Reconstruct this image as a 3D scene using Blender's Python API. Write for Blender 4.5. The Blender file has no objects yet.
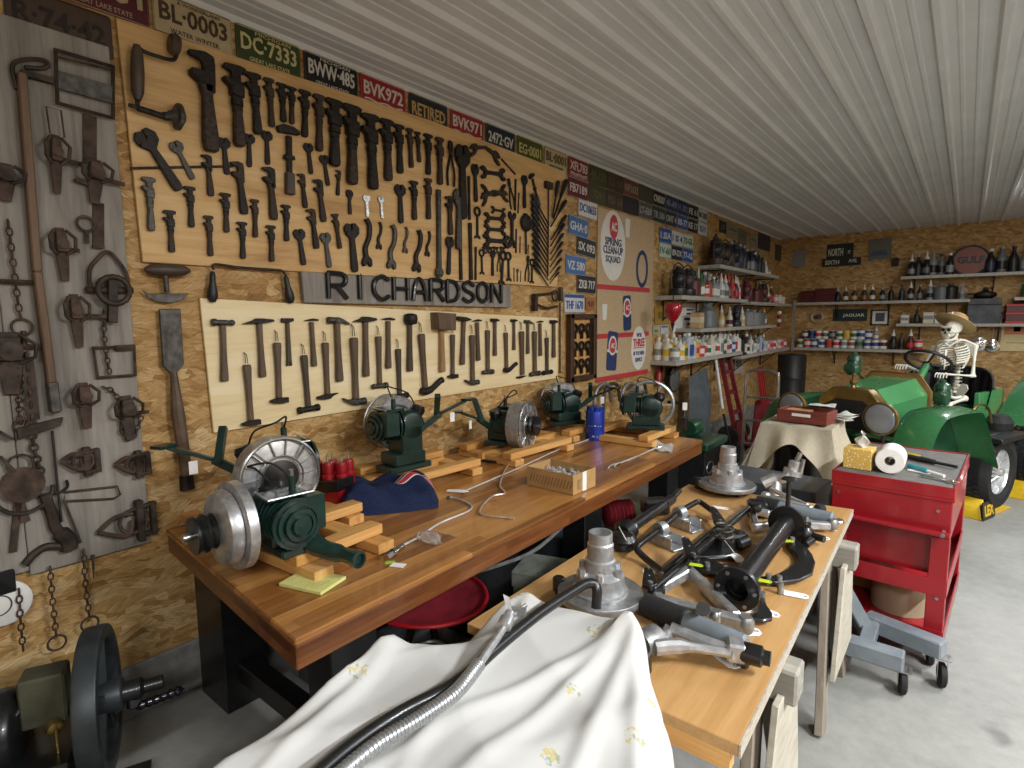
import bpy, bmesh, math, random
from mathutils import Vector as V, Matrix as M
R = random.Random(7)
SC = bpy.context.scene
COL = SC.collection
pi = math.pi
# ---------------------------------------------------------------- camera model (used to measure the place)
F = 566.0; CX, CY = 512, 384
CAM = V((2.55, 0, 1.60)); PITCH = math.atan(65.5 / F); ROLL = -0.008; YAW = math.radians(38.70)
FW = V((-math.sin(YAW) * math.cos(PITCH), math.cos(YAW) * math.cos(PITCH), -math.sin(PITCH)))
_r = V((math.cos(YAW), math.sin(YAW), 0)); _u = _r.cross(FW)
RT = _r * math.cos(ROLL) + _u * math.sin(ROLL); UP = _u * math.cos(ROLL) - _r * math.sin(ROLL)
def ray(x, y): return FW + RT * ((x - CX) / F) - UP * ((y - CY) / F)
def W(x, y, X=0.0): r = ray(x, y); return CAM + r * ((X - CAM.x) / r.x)      # on a plane parallel to the left wall
def B(x, y, Y=10.5): r = ray(x, y); return CAM + r * ((Y - CAM.y) / r.y)     # on a plane parallel to the back wall
def H(x, y, z): r = ray(x, y); return CAM + r * ((z - CAM.z) / r.z)          # at a height
# ---------------------------------------------------------------- colours and materials
def lin(h):
    if not isinstance(h, str): return (*h, 1) if len(h) == 3 else h
    h = h.lstrip('#'); c = [int(h[i:i + 2], 16) / 255 for i in (0, 2, 4)]
    return tuple(x / 12.92 if x <= .04045 else ((x + .055) / 1.055) ** 2.4 for x in c) + (1,)
MATS = {}
class NT:
    def __init__(s, name):
        s.m = bpy.data.materials.new(name); s.m.use_nodes = True; s.t = s.m.node_tree; s.n = s.t.nodes
        s.b = s.n['Principled BSDF']
    def new(s, ty, **k):
        n = s.n.new('ShaderNode' + ty)
        for a, v in k.items(): setattr(n, a, v)
        return n
    def link(s, a, b): s.t.links.new(a, b)
    def obj(s, scale=(1, 1, 1), rot=(0, 0, 0)):
        tc = s.new('TexCoord'); mp = s.new('Mapping'); mp.inputs['Scale'].default_value = scale; mp.inputs['Rotation'].default_value = rot
        s.link(tc.outputs['Object'], mp.inputs['Vector']); return mp.outputs['Vector']
    def noise(s, vec, scale=5, detail=4, rough=.55, dist=0):
        n = s.new('TexNoise'); n.inputs['Scale'].default_value = scale; n.inputs['Detail'].default_value = detail
        n.inputs['Roughness'].default_value = rough; n.inputs['Distortion'].default_value = dist
        s.link(vec, n.inputs['Vector']); return n.outputs['Fac']
    def ramp(s, fac, stops, interp='LINEAR'):
        r = s.new('ValToRGB'); r.color_ramp.interpolation = interp; e = r.color_ramp.elements
        while len(e) < len(stops): e.new(.5)
        for i, (p, c) in enumerate(stops): e[i].position = p; e[i].color = lin(c)
        s.link(fac, r.inputs['Fac']); return r.outputs['Color']
    def mix(s, a, b, fac, mode='MIX'):
        n = s.new('Mix', data_type='RGBA', blend_type=mode)
        for v, sock in ((a, n.inputs[6]), (b, n.inputs[7]), (fac, n.inputs[0])):
            if hasattr(v, 'links') or hasattr(v, 'is_linked'): s.link(v, sock)
            elif isinstance(v, (int, float)): sock.default_value = v
            else: sock.default_value = lin(v)
        return n.outputs[2]
    def math(s, op, a, b=0.0):
        n = s.new('Math', operation=op)
        for v, sock in ((a, n.inputs[0]), (b, n.inputs[1])):
            if hasattr(v, 'is_linked'): s.link(v, sock)
            else: sock.default_value = v
        return n.outputs[0]
    def bump(s, h, strength=.3, dist=.01):
        n = s.new('Bump'); n.inputs['Strength'].default_value = strength; n.inputs['Distance'].default_value = dist
        s.link(h, n.inputs['Height']); s.link(n.outputs['Normal'], s.b.inputs['Normal'])
    def fin(s, col=None, rough=.5, metal=0, spec=.5, coat=0):
        if col is not None: s.link(col, s.b.inputs['Base Color'])
        if hasattr(rough, 'is_linked'): s.link(rough, s.b.inputs['Roughness'])
        else: s.b.inputs['Roughness'].default_value = rough
        s.b.inputs['Metallic'].default_value = metal; s.b.inputs['Specular IOR Level'].default_value = spec
        s.b.inputs['Coat Weight'].default_value = coat
        MATS[s.m.name] = s.m; return s.m
def mat(name, c1, c2=None, rough=.5, metal=0, scale=25, stretch=(1, 1, 1), bump=0, lo=.35, hi=.65, spec=.5, coat=0, rv=.12, detail=4):
    if name in MATS: return MATS[name]
    n = NT(name); vec = n.obj(stretch); f = n.noise(vec, scale, detail)
    if c2 is None:
        l = lin(c1); c2 = tuple(max(0, x * .8) for x in l[:3])
    col = n.ramp(f, [(lo, c1), (hi, c2)])
    rr = n.math('MULTIPLY_ADD', f, rv); rr.node.inputs[2].default_value = max(.02, rough - rv / 2)
    if bump: n.bump(f, bump, .004)
    return n.fin(col, rr, metal, spec, coat)
def osb(name, axis, sc):
    n = NT(name); tc = n.new('TexCoord'); o = tc.outputs['Object']
    d = n.new('TexNoise'); d.inputs['Scale'].default_value = 9; d.inputs['Detail'].default_value = 2; n.link(o, d.inputs['Vector'])
    ad = n.new('VectorMath', operation='MULTIPLY_ADD'); n.link(d.outputs['Color'], ad.inputs[0]); ad.inputs[1].default_value = (.05,) * 3; n.link(o, ad.inputs[2])
    def layer(k, scl, ang):
        mp = n.new('Mapping'); mp.inputs['Scale'].default_value = [a * b for a, b in zip(sc, scl)]; n.link(ad.outputs[0], mp.inputs['Vector'])
        mp.inputs['Rotation'].default_value = [ang * a for a in axis]
        v = n.new('TexVoronoi'); v.inputs['Scale'].default_value = k; n.link(mp.outputs[0], v.inputs['Vector'])
        s = n.new('SeparateColor'); n.link(v.outputs['Color'], s.inputs[0]); return s.outputs, v.outputs['Distance']
    (r1, g1, b1), d1 = layer(1, (1, 1, 1), .25)
    (r2, g2, b2), d2 = layer(1.7, (1, 1, 1), -.45)
    an = n.math('MULTIPLY', n.math('SUBTRACT', r1, .5), 1.5)
    vr = n.new('VectorRotate', rotation_type='AXIS_ANGLE'); vr.inputs['Axis'].default_value = axis; n.link(o, vr.inputs['Vector']); n.link(an, vr.inputs['Angle'])
    mp = n.new('Mapping'); mp.inputs['Scale'].default_value = [7 if a else 1 for a in (sc[0] > 5, sc[1] > 5, 0)][:2] + [70]; n.link(vr.outputs[0], mp.inputs['Vector'])
    g = n.noise(mp.outputs[0], 2.2, 5, .65)
    pick = n.math('GREATER_THAN', b2, .55)
    val = n.mix(g1, g2, pick)
    col = n.ramp(val, [(0, '#a8844e'), (.12, '#bf985e'), (.5, '#d2b077'), (.85, '#dfc08c'), (1, '#ead2a4')])
    gr = n.ramp(g, [(.3, '#86735a'), (.5, '#ddd2c0'), (.7, '#ffffff')])
    col = n.mix(col, gr, .75, 'MULTIPLY')
    big = n.noise(o, 1.3, 3); col = n.mix(col, n.ramp(big, [(.3, '#d0c0a8'), (.7, '#ffffff')]), .6, 'MULTIPLY')
    n.bump(n.math('ADD', g, val), .35, .004)
    return n.fin(col, .62, spec=.35)
def wood(name, c1, c2, c3, axis=1, ring=14, rough=.45, strips=0, across=0, fine=90, coat=0, long=1.6):
    """grain that runs along AXIS; STRIPS > 0 glues staves of that width across ACROSS"""
    n = NT(name); tc = n.new('TexCoord'); o = tc.outputs['Object']
    s = [ring] * 3; s[axis] = long; mp = n.new('Mapping'); mp.inputs['Scale'].default_value = s; n.link(o, mp.inputs['Vector'])
    vec = mp.outputs[0]; tone = None
    if strips:
        sp = n.new('SeparateXYZ'); n.link(o, sp.inputs[0])
        k = n.math('FLOOR', n.math('DIVIDE', sp.outputs[across], strips))
        wn = n.new('TexWhiteNoise', noise_dimensions='1D'); n.link(k, wn.inputs['W'])
        seg = n.math('FLOOR', n.math('DIVIDE', n.math('ADD', sp.outputs[axis], n.math('MULTIPLY', wn.outputs['Value'], 3)), .8))
        w2 = n.new('TexWhiteNoise', noise_dimensions='2D'); cb = n.new('CombineXYZ'); n.link(k, cb.inputs[0]); n.link(seg, cb.inputs[1]); n.link(cb.outputs[0], w2.inputs['Vector'])
        tone = w2.outputs['Value']
        ad = n.new('VectorMath', operation='MULTIPLY_ADD'); n.link(w2.outputs['Color'], ad.inputs[0]); ad.inputs[1].default_value = (20,) * 3; n.link(vec, ad.inputs[2]); vec = ad.outputs[0]
    a = n.noise(vec, 1, 5, .6, .6)
    f2 = [fine] * 3; f2[axis] = 3; mp2 = n.new('Mapping'); mp2.inputs['Scale'].default_value = f2; n.link(o, mp2.inputs['Vector'])
    b = n.noise(mp2.outputs[0], 1, 3, .7)
    m_ = n.math('ADD', n.math('MULTIPLY', a, .7), n.math('MULTIPLY', b, .3))
    col = n.ramp(m_, [(.32, c1), (.5, c2), (.68, c3)])
    if tone is not None: col = n.mix(col, n.ramp(tone, [(0, '#a08a78'), (.5, '#e0d4c8'), (1, '#ffffff')]), .8, 'MULTIPLY')
    n.bump(m_, .12, .003)
    return n.fin(col, rough, coat=coat)
# ---------------------------------------------------------------- mesh builder
_TXT = {}
def text_geo(s, off=.0):
    k = (s, off)
    if k not in _TXT:
        c = bpy.data.curves.new('t', 'FONT'); c.body = s; c.size = 1; c.resolution_u = 2; c.offset = off; c.extrude = .04
        o = bpy.data.objects.new('t', c); COL.objects.link(o); bpy.context.view_layer.update()
        ev = o.evaluated_get(bpy.context.evaluated_depsgraph_get()); me = ev.to_mesh()
        vs = [v.co.copy() for v in me.vertices]; fs = [tuple(p.vertices) for p in me.polygons]; ev.to_mesh_clear()
        bpy.data.objects.remove(o); bpy.data.curves.remove(c)
        x0 = min(v.x for v in vs); x1 = max(v.x for v in vs); y0 = min(v.y for v in vs); y1 = max(v.y for v in vs)
        _TXT[k] = ([((v.x - x0) / (x1 - x0) - .5, (v.y - y0) / (y1 - y0) - .5, (v.z + .04) / .08) for v in vs], fs)
    return _TXT[k]
def basis(o, x, y, z): return M(((x[0], y[0], z[0], o[0]), (x[1], y[1], z[1], o[1]), (x[2], y[2], z[2], o[2]), (0, 0, 0, 1)))
def along(p0, p1):
    d = (V(p1) - V(p0)); L = d.length; d = d / L if L else V((0, 0, 1))
    a = V((0, 0, 1)) if abs(d.z) < .9 else V((1, 0, 0)); x = a.cross(d).normalized(); y = d.cross(x); return basis(p0, x, y, d), L
class MB:
    def __init__(s, *mats): s.v = []; s.f = []; s.mi = []; s.mats = list(mats); s.c = 0; s.T = None
    def m(s, i):
        if not isinstance(i, int):
            if i not in s.mats: s.mats.append(i)
            i = s.mats.index(i)
        s.c = i; return s
    def add(s, vs, fs, T=None):
        b = len(s.v)
        if T is not None: vs = [T @ V(v) for v in vs]
        if s.T is not None: vs = [s.T @ V(v) for v in vs]
        s.v += [tuple(v) for v in vs]; s.f += [tuple(b + i for i in f) for f in fs]; s.mi += [s.c] * len(fs); return s
    def box(s, c, size, rot=None):
        x, y, z = [a / 2 for a in size]; T = M.Translation(c)
        if rot is not None: T = T @ (rot if isinstance(rot, M) else M.Rotation(rot, 4, 'Z'))
        return s.add([(-x, -y, -z), (x, -y, -z), (x, y, -z), (-x, y, -z), (-x, -y, z), (x, -y, z), (x, y, z), (-x, y, z)],
                     [(3, 2, 1, 0), (4, 5, 6, 7), (0, 1, 5, 4), (1, 2, 6, 5), (2, 3, 7, 6), (3, 0, 4, 7)], T)
    def bb(s, x0, x1, y0, y1, z0, z1): return s.box(((x0 + x1) / 2, (y0 + y1) / 2, (z0 + z1) / 2), (abs(x1 - x0), abs(y1 - y0), abs(z1 - z0)))
    def bar(s, p0, p1, w, h=None, roll=0):
        T, L = along(p0, p1); h = h or w
        return s.add([(-w / 2, -h / 2, 0), (w / 2, -h / 2, 0), (w / 2, h / 2, 0), (-w / 2, h / 2, 0), (-w / 2, -h / 2, L), (w / 2, -h / 2, L), (w / 2, h / 2, L), (-w / 2, h / 2, L)],
                     [(3, 2, 1, 0), (4, 5, 6, 7), (0, 1, 5, 4), (1, 2, 6, 5), (2, 3, 7, 6), (3, 0, 4, 7)], T @ M.Rotation(roll, 4, 'Z'))
    def lathe(s, prof, o=(0, 0, 0), ax=(0, 0, 1), n=20, T=None, cap=True):
        if T is None: T, _ = along(o, V(o) + V(ax))
        vs = []; fs = []
        for r, z in prof:
            for i in range(n): a = 2 * pi * i / n; vs.append((r * math.cos(a), r * math.sin(a), z))
        for k in range(len(prof) - 1):
            for i in range(n):
                j = (i + 1) % n; fs.append((k * n + i, k * n + j, (k + 1) * n + j, (k + 1) * n + i))
        if cap and prof[0][0] > 1e-6: fs.append(tuple(range(n))[::-1])
        if cap and prof[-1][0] > 1e-6: fs.append(tuple((len(prof) - 1) * n + i for i in range(n)))
        return s.add(vs, fs, T)
    def cyl(s, p0, p1, r0, r1=None, n=14):
        T, L = along(p0, p1); return s.lathe([(r0, 0), (r0 if r1 is None else r1, L)], n=n, T=T)
    def tube(s, pts, r, n=8, closed=False, flat=1.0):
        pts = [V(p) for p in pts]; N = len(pts); rs = r if isinstance(r, (list, tuple)) else [r] * N; vs = []; fs = []; x = None
        for i, p in enumerate(pts):
            a = pts[(i - 1) % N] if (closed or i) else p; b = pts[(i + 1) % N] if (closed or i < N - 1) else p
            d = (b - a).normalized()
            if x is None: x = (V((0, 0, 1)) if abs(d.z) < .9 else V((1, 0, 0))).cross(d).normalized()
            x = (x - d * x.dot(d)).normalized(); y = d.cross(x)
            for k in range(n): t = 2 * pi * k / n; vs.append(p + (x * math.cos(t) + y * math.sin(t) * flat) * rs[i])
        for i in range(N if closed else N - 1):
            for k in range(n):
                l = (k + 1) % n; j = (i + 1) % N; fs.append((i * n + k, i * n + l, j * n + l, j * n + k))
        if not closed: fs += [tuple(range(n))[::-1], tuple((N - 1) * n + k for k in range(n))]
        return s.add(vs, fs)
    def prism(s, pts, t, T=None, z0=0.0):
        n = len(pts); vs = [(x, y, z0) for x, y in pts] + [(x, y, z0 + t) for x, y in pts]
        fs = [tuple(range(n))[::-1], tuple(range(n, 2 * n))] + [(i, (i + 1) % n, n + (i + 1) % n, n + i) for i in range(n)]
        return s.add(vs, fs, T)
    def ball(s, c, r, n=12, T=None):
        rx, ry, rz = r if isinstance(r, (tuple, list)) else (r, r, r); k = max(4, n // 2); vs = [(0, 0, -rz)]; fs = []
        for i in range(1, k):
            t = -pi / 2 + pi * i / k
            for j in range(n): a = 2 * pi * j / n; vs.append((rx * math.cos(t) * math.cos(a), ry * math.cos(t) * math.sin(a), rz * math.sin(t)))
        vs.append((0, 0, rz))
        for j in range(n): fs.append((0, 1 + (j + 1) % n, 1 + j))
        for i in range(k - 2):
            for j in range(n): a = 1 + i * n; fs.append((a + j, a + (j + 1) % n, a + n + (j + 1) % n, a + n + j))
        a = 1 + (k - 2) * n; fs += [(a + j, a + (j + 1) % n, len(vs) - 1) for j in range(n)]
        return s.add(vs, fs, M.Translation(c) @ T if T is not None else M.Translation(c))
    def grid(s, fn, nu, nv, T=None):
        vs = [fn(i / nu, j / nv) for j in range(nv + 1) for i in range(nu + 1)]; w = nu + 1
        return s.add(vs, [(j * w + i, j * w + i + 1, (j + 1) * w + i + 1, (j + 1) * w + i) for j in range(nv) for i in range(nu)], T)
    def text(s, txt, T, w, h, d=.0015, off=.0):
        vs, fs = text_geo(txt, off); return s.add(vs, fs, T @ M.Diagonal((w, h, d, 1)))
    def mesh(s, name, bevel=0, seg=1, sub=0, ang=.6, solid=0, weld=0):
        me = bpy.data.meshes.new(name); bm = bmesh.new(); vv = [bm.verts.new(v) for v in s.v]
        for f, k in zip(s.f, s.mi):
            try: q = bm.faces.new([vv[i] for i in f]); q.material_index = k; q.smooth = True
            except ValueError: pass
        if weld: bmesh.ops.remove_doubles(bm, verts=bm.verts, dist=weld)
        if solid: bmesh.ops.solidify(bm, geom=bm.faces[:], thickness=solid)
        bmesh.ops.recalc_face_normals(bm, faces=bm.faces)
        if bevel:
            es = [e for e in bm.edges if len(e.link_faces) == 2 and e.calc_face_angle(0) > .5]
            bmesh.ops.bevel(bm, geom=es, offset=bevel, segments=seg, affect='EDGES', profile=.6, clamp_overlap=True)
            for q in bm.faces: q.smooth = True
        bm.to_mesh(me); bm.free()
        for m_ in s.mats: me.materials.append(m_)
        me.set_sharp_from_angle(angle=ang); return me
    def build(s, name, parent=None, T=None, mods=None, **k):
        return put(name, s.mesh(name, **k), parent, T)
def put(name, me, parent=None, T=None):
    o = bpy.data.objects.new(name, me); COL.objects.link(o); o.parent = parent
    if T is not None: o.matrix_local = T if isinstance(T, M) else M.Translation(T)
    return o
def tag(o, label, cat, group=None, kind=None):
    o['label'] = label; o['category'] = cat
    if group: o['group'] = group
    if kind: o['kind'] = kind
    return o
def thing(name, label, cat, T=None, group=None):
    o = bpy.data.objects.new(name, None); COL.objects.link(o); o.empty_display_size = .05
    if T is not None: o.matrix_world = T if isinstance(T, M) else M.Translation(T)
    return tag(o, label, cat, group)
def one(name, mb, label, cat, T=None, group=None, **k):
    return tag(mb.build(name, T=T, **k), label, cat, group)
def struct(name, mb, **k):
    o = mb.build(name, **k); o['kind'] = 'structure'; return o
def place(proto, name, T, label, cat, group=None):
    """PROTO: [(part name, mesh, index of the part above or None)]; each call makes new objects that share the mesh data"""
    if len(proto) == 1: return tag(put(name, proto[0][1], None, T), label, cat, group)
    r = thing(name, label, cat, T, group); os = []
    for pn, me, up in proto: os.append(put(pn, me, r if up is None else os[up]))
    return r
def subsurf(o, lv=1):
    m_ = o.modifiers.new('s', 'SUBSURF'); m_.levels = lv; m_.render_levels = lv; return o
def TR(p, rz=0, s=1): return M.Translation(p) @ M.Rotation(rz, 4, 'Z') @ M.Diagonal((s, s, s, 1))
ORD = 'first second third fourth fifth sixth seventh eighth ninth tenth eleventh twelfth thirteenth fourteenth fifteenth sixteenth seventeenth eighteenth nineteenth twentieth'.split()
def nth(i):
    if i < 20: return ORD[i]
    t = ['twenty', 'thirty', 'forty', 'fifty', 'sixty', 'seventy'][(i + 1) // 10 - 2]; u = (i + 1) % 10
    return t[:-1] + 'ieth' if u == 0 else t + '-' + ORD[u - 1]
def circ(c, r, n=16, a0=0, a1=2 * pi, ax=(0, 1)):
    """points on an arc in the plane of two coordinate axes"""
    out = []
    full = abs(a1 - a0 - 2 * pi) < 1e-6
    for i in range(n if full else n + 1):
        a = a0 + (a1 - a0) * i / n; p = list(c); p[ax[0]] += r * math.cos(a); p[ax[1]] += r * math.sin(a); out.append(tuple(p))
    return out
def smoothpath(pts, k=6):
    P = [V(p) for p in pts]; out = []
    for i in range(len(P) - 1):
        p0 = P[max(i - 1, 0)]; p1 = P[i]; p2 = P[i + 1]; p3 = P[min(i + 2, len(P) - 1)]
        for j in range(k):
            t = j / k; out.append(.5 * ((2 * p1) + (p2 - p0) * t + (2 * p0 - 5 * p1 + 4 * p2 - p3) * t * t + (3 * p1 - p0 - 3 * p2 + p3) * t ** 3))
    out.append(P[-1]); return out
# ---------------------------------------------------------------- palette
iron = mat('dark_iron', '#37322e', '#1d1a18', .55, .55, 30, bump=.15)
iron2 = mat('brown_iron', '#4a3c32', '#2b231d', .65, .35, 25, bump=.2)
iron3 = mat('grey_iron', '#5d5a55', '#3a3835', .5, .6, 30, bump=.15)
rust = mat('rusty_iron', '#5a463a', '#332822', .8, .2, 20, bump=.25)
steel = mat('bright_steel', '#c2c2c0', '#9a9a98', .3, .9, 12)
chrome = mat('chrome', '#e4e6e8', '#d0d2d4', .1, 1, 8, rv=.02)
alu = mat('cast_aluminium', '#c9cacb', '#a6a8aa', .38, .75, 40, bump=.06)
alud = mat('dull_aluminium', '#9c9d9c', '#7a7b7a', .45, .7, 30, bump=.08)
black = mat('black_paint', '#1b1c1d', '#111213', .35, .1, 20, coat=.2)
blackr = mat('black_rubber', '#1c1c1d', '#141414', .75, 0, 40)
blackp = mat('black_plastic', '#222326', '#17181a', .45, 0, 30)
green_e = mat('engine_green', '#16352f', '#0f2622', .35, .05, 12, coat=.25)
green_c = mat('car_green', '#468853', '#3d7c4c', .28, 0, 4, coat=.6)
green_d = mat('dark_green_paint', '#1f4a31', '#183b28', .3, 0, 5, coat=.4)
brass = mat('aged_brass', '#97804c', '#766236', .35, .8, 10)
red = mat('tool_red', '#99141f', '#880f1a', .32, 0, 4, coat=.3)
redd = mat('faded_red', '#8a2630', '#6b1c24', .5, 0, 10)
white = mat('white_paint', '#e8e6e0', '#dcdad4', .5, 0, 8)
paper = mat('white_paper', '#eeece6', '#e2e0da', .8, 0, 20)
grey = mat('grey_paint', '#7c848a', '#6b7379', .4, 0, 10)
greyd = mat('dark_grey_paint', '#4a4e52', '#3e4246', .45, 0, 10)
shelfm = mat('shelf_board', '#b6b2a8', '#a29e94', .6, 0, 10, stretch=(3, 3, 3))
pine = wood('pine', '#b07a40', '#cf9b58', '#e0b878', 0, 20, .55)
piney = wood('pine_along', '#a9743c', '#c9934f', '#dcb070', 1, 20, .55)
hickory = wood('tool_handle', '#3e3025', '#594737', '#705a45', 1, 6, .5, fine=30, long=1)
hickd = wood('dark_handle', '#2e2620', '#44382d', '#57483a', 1, 6, .5, fine=30, long=1)
hickl = wood('pale_handle', '#77593a', '#9b7850', '#b89468', 1, 6, .5, fine=30, long=1)
glassm = mat('brown_glass', '#2b201a', '#1c1512', .12, 0, 5, spec=.8)
cardb = mat('cardboard', '#b5905c', '#a88352', .8, 0, 15)
tan = mat('tan_canvas', '#e6dcc4', '#dbd0b6', .85, 0, 60, bump=.1)
yellow = mat('yellow_paint', '#d9b426', '#c6a11d', .45, 0, 8)
clear = NT('clear_plastic'); clear.b.inputs['Transmission Weight'].default_value = .85; clear.b.inputs['IOR'].default_value = 1.15
clear.b.inputs['Base Color'].default_value = (.92, .92, .93, 1); clear = clear.fin(None, .18)
def flat(h, rough=.45, metal=0):
    return mat('colour_' + h.strip('#'), h, None, rough, metal, 12, lo=.2, hi=.95)
# ---------------------------------------------------------------- camera, light, room shell
cd = bpy.data.cameras.new('camera'); cam = bpy.data.objects.new('camera', cd); COL.objects.link(cam); SC.camera = cam
cd.sensor_width = 36; cd.lens = F / 1024 * 36; cd.clip_start = .02; cd.clip_end = 60
cam.matrix_world = basis(CAM, RT, UP, -FW)
SC.view_settings.view_transform = 'Standard'; SC.view_settings.look = 'None'; SC.view_settings.gamma = 1
SC.view_settings.use_curve_mapping = False; SC.view_settings.exposure = EXPOSURE = -0.05
w = bpy.data.worlds.new('world'); SC.world = w; w.use_nodes = True; w.node_tree.nodes['Background'].inputs[0].default_value = (.55, .6, .68, 1); w.node_tree.nodes['Background'].inputs[1].default_value = .03
YB = 10.5; HC = 2.9; XR = 8.0; YF = -3.6
osb_l = osb('osb_left', (1, 0, 0), (1, 10, 25)); osb_b = osb('osb_back', (0, 1, 0), (10, 1, 25))
n = NT('concrete'); o_ = n.obj(); a_ = n.noise(o_, 1.2, 6, .6); b_ = n.noise(o_, 14, 5, .7)
c_ = n.ramp(n.math('ADD', n.math('MULTIPLY', a_, .6), n.math('MULTIPLY', b_, .4)), [(.3, '#747470'), (.5, '#8d8d88'), (.7, '#9d9d98')])
sp_ = n.ramp(n.noise(n.obj((1, .8, 1)), 3.1, 3, .5), [(.27, '#6c6a64'), (.33, '#ffffff')]); c_ = n.mix(c_, sp_, .5, 'MULTIPLY')
n.bump(b_, .15, .004); concrete = n.fin(c_, .55)
curbm = mat('rough_concrete', '#8e8d88', '#757470', .85, 0, 18, bump=.4)
ceilm = mat('ceiling_metal', '#dadcdd', '#d2d4d5', .42, 0, 3)
struct('floor', MB(concrete).bb(-.2, XR + .2, YF - .2, YB + .2, -.1, 0))
struct('wall_left', MB(osb_l).bb(-.15, 0, YF, YB, .2, HC + .1))
struct('baseboard_left', MB(curbm).bb(-.15, .015, YF, YB, 0, .22), bevel=.006)
struct('wall_back', MB(osb_b).bb(-.15, XR + .15, YB, YB + .15, 0, HC + .1))
struct('wall_right', MB(osb_l).bb(XR, XR + .15, YF, YB, 0, HC + .1))
struct('wall_front', MB(osb_b).bb(-.15, XR + .15, YF - .15, YF, 0, HC + .1))
# ribbed metal ceiling: a profile along x swept along y
prof = []; x = -.04; P9 = .2375
while x < XR:
    for dx, dz in ((0, 0), (.014, -.026), (.04, -.026), (.054, 0), (.09, 0), (.097, -.005), (.112, -.005), (.119, 0), (.163, 0), (.17, -.005), (.185, -.005), (.192, 0)):
        prof.append((x + dx, HC + .0 + dz))
    x += P9
cm = MB(ceilm); N = len(prof)
cm.add([(a, YF, b) for a, b in prof] + [(a, YB, b) for a, b in prof], [(i, i + 1, N + i + 1, N + i) for i in range(N - 1)])
struct('ceiling', cm, ang=.3)
# fluorescent strips on the ceiling
lampm = NT('lamp_glow'); lampm.b.inputs['Emission Color'].default_value = (.96, .98, 1, 1); lampm.b.inputs['Emission Strength'].default_value = 14; lampm = lampm.fin(None, .5)
LAMP_W = 60
def ceiling_lamp(x, y, label, L=1.22, p=LAMP_W, colr=(.96, .98, 1)):
    t = thing('ceiling_light', label, 'ceiling light', (x, y, HC - .02), 'strip lights under the ceiling')
    MB(white).bb(-.06, .06, -L / 2, L / 2, -.035, 0).build('lamp_housing', t, bevel=.004)
    MB(lampm).bb(-.05, .05, -L / 2 + .03, L / 2 - .03, -.05, -.036).build('diffuser', t)
    ld = bpy.data.lights.new('lamp', 'AREA'); ld.shape = 'RECTANGLE'; ld.size = .1; ld.size_y = L - .06; ld.energy = p; ld.color = colr
    lo = bpy.data.objects.new('lamp', ld); COL.objects.link(lo); lo.location = (x, y, HC - .075)
# ================================================================ LEFT WALL
UPZ = V((0, 0, 1)); YY = V((0, 1, 0)); XX = V((1, 0, 0))
Z = {'A': (120, 30, 4), 'B': (340, 60, 4), 'C': (200, 220, 4), 'D': (400, 220, 4), 'E': (0, 180, 4), 'K': (440, 130, 7.314), 'L': (440, 190, 7.314),
     'P': (0, 0, 1), 'g': (0, 40, 3.84), 'h': (0, 220, 3.84), 'i': (0, 380, 3.84), 'j': (0, 480, 2.665)}
def zp(z, q): a, b, s = Z[z]; return a + q[0] / s, b + q[1] / s
def zw(z, q, X): return W(*zp(z, q), X)
def wallT(top, bot, s=True):
    y = (top - bot); L = y.length; y = y / L; x = y.cross(XX); k = L if s else 1
    return basis(bot, x, y, XX) @ M.Diagonal((k, k, k, 1)), L
# ---- boards
plyb = wood('plywood_gold', '#b08652', '#d2aa70', '#e0c08c', 1, 9, .6, long=1.2, fine=60)
plyw = wood('plywood_pale', '#d9c08e', '#ead6a8', '#f2e4c0', 1, 7, .6, long=1.0, fine=60)
weath = wood('weathered_boards', '#6a655e', '#8c867d', '#a09a90', 2, 14, .85, fine=60)
def board(name, px, mt, label, cat, t=.014, x=.004, bevel=.002):
    ps = [W(*q, x + t) for q in px]; mb = MB(mt)
    mb.prism([(p.y, p.z) for p in ps], t, basis((x, 0, 0), YY, UPZ, XX)); return one(name, mb, label, cat, bevel=bevel)
board('tool_board', [(116, 17), (117, 24), (143, 262), (557, 287), (566, 172), (430, 120)], plyb, 'big golden plywood board full of old wrenches under the license plates', 'tool board')
board('hammer_board', [(200, 298), (214, 433), (558, 378), (558, 318)], plyw, 'pale plywood board hung with rows of hammers above the workbench', 'tool board')
# weathered planks behind the traps
t = thing('weathered_panel', 'grey weathered plank panel covered with rusty traps and chains', 'panel', (0, 0, 0))
ya = W(122, 200, .03).y; zb = W(152, 540, .03).z; zt = 2.60
for a, b, o in ((-.45, -.02, 0), (-.017, .42, .003), (.423, ya, -.002)):
    MB(weath).bb(.004, .032 + o, a, b, zb + o * 4, zt).build('plank', t, bevel=.003)
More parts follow.
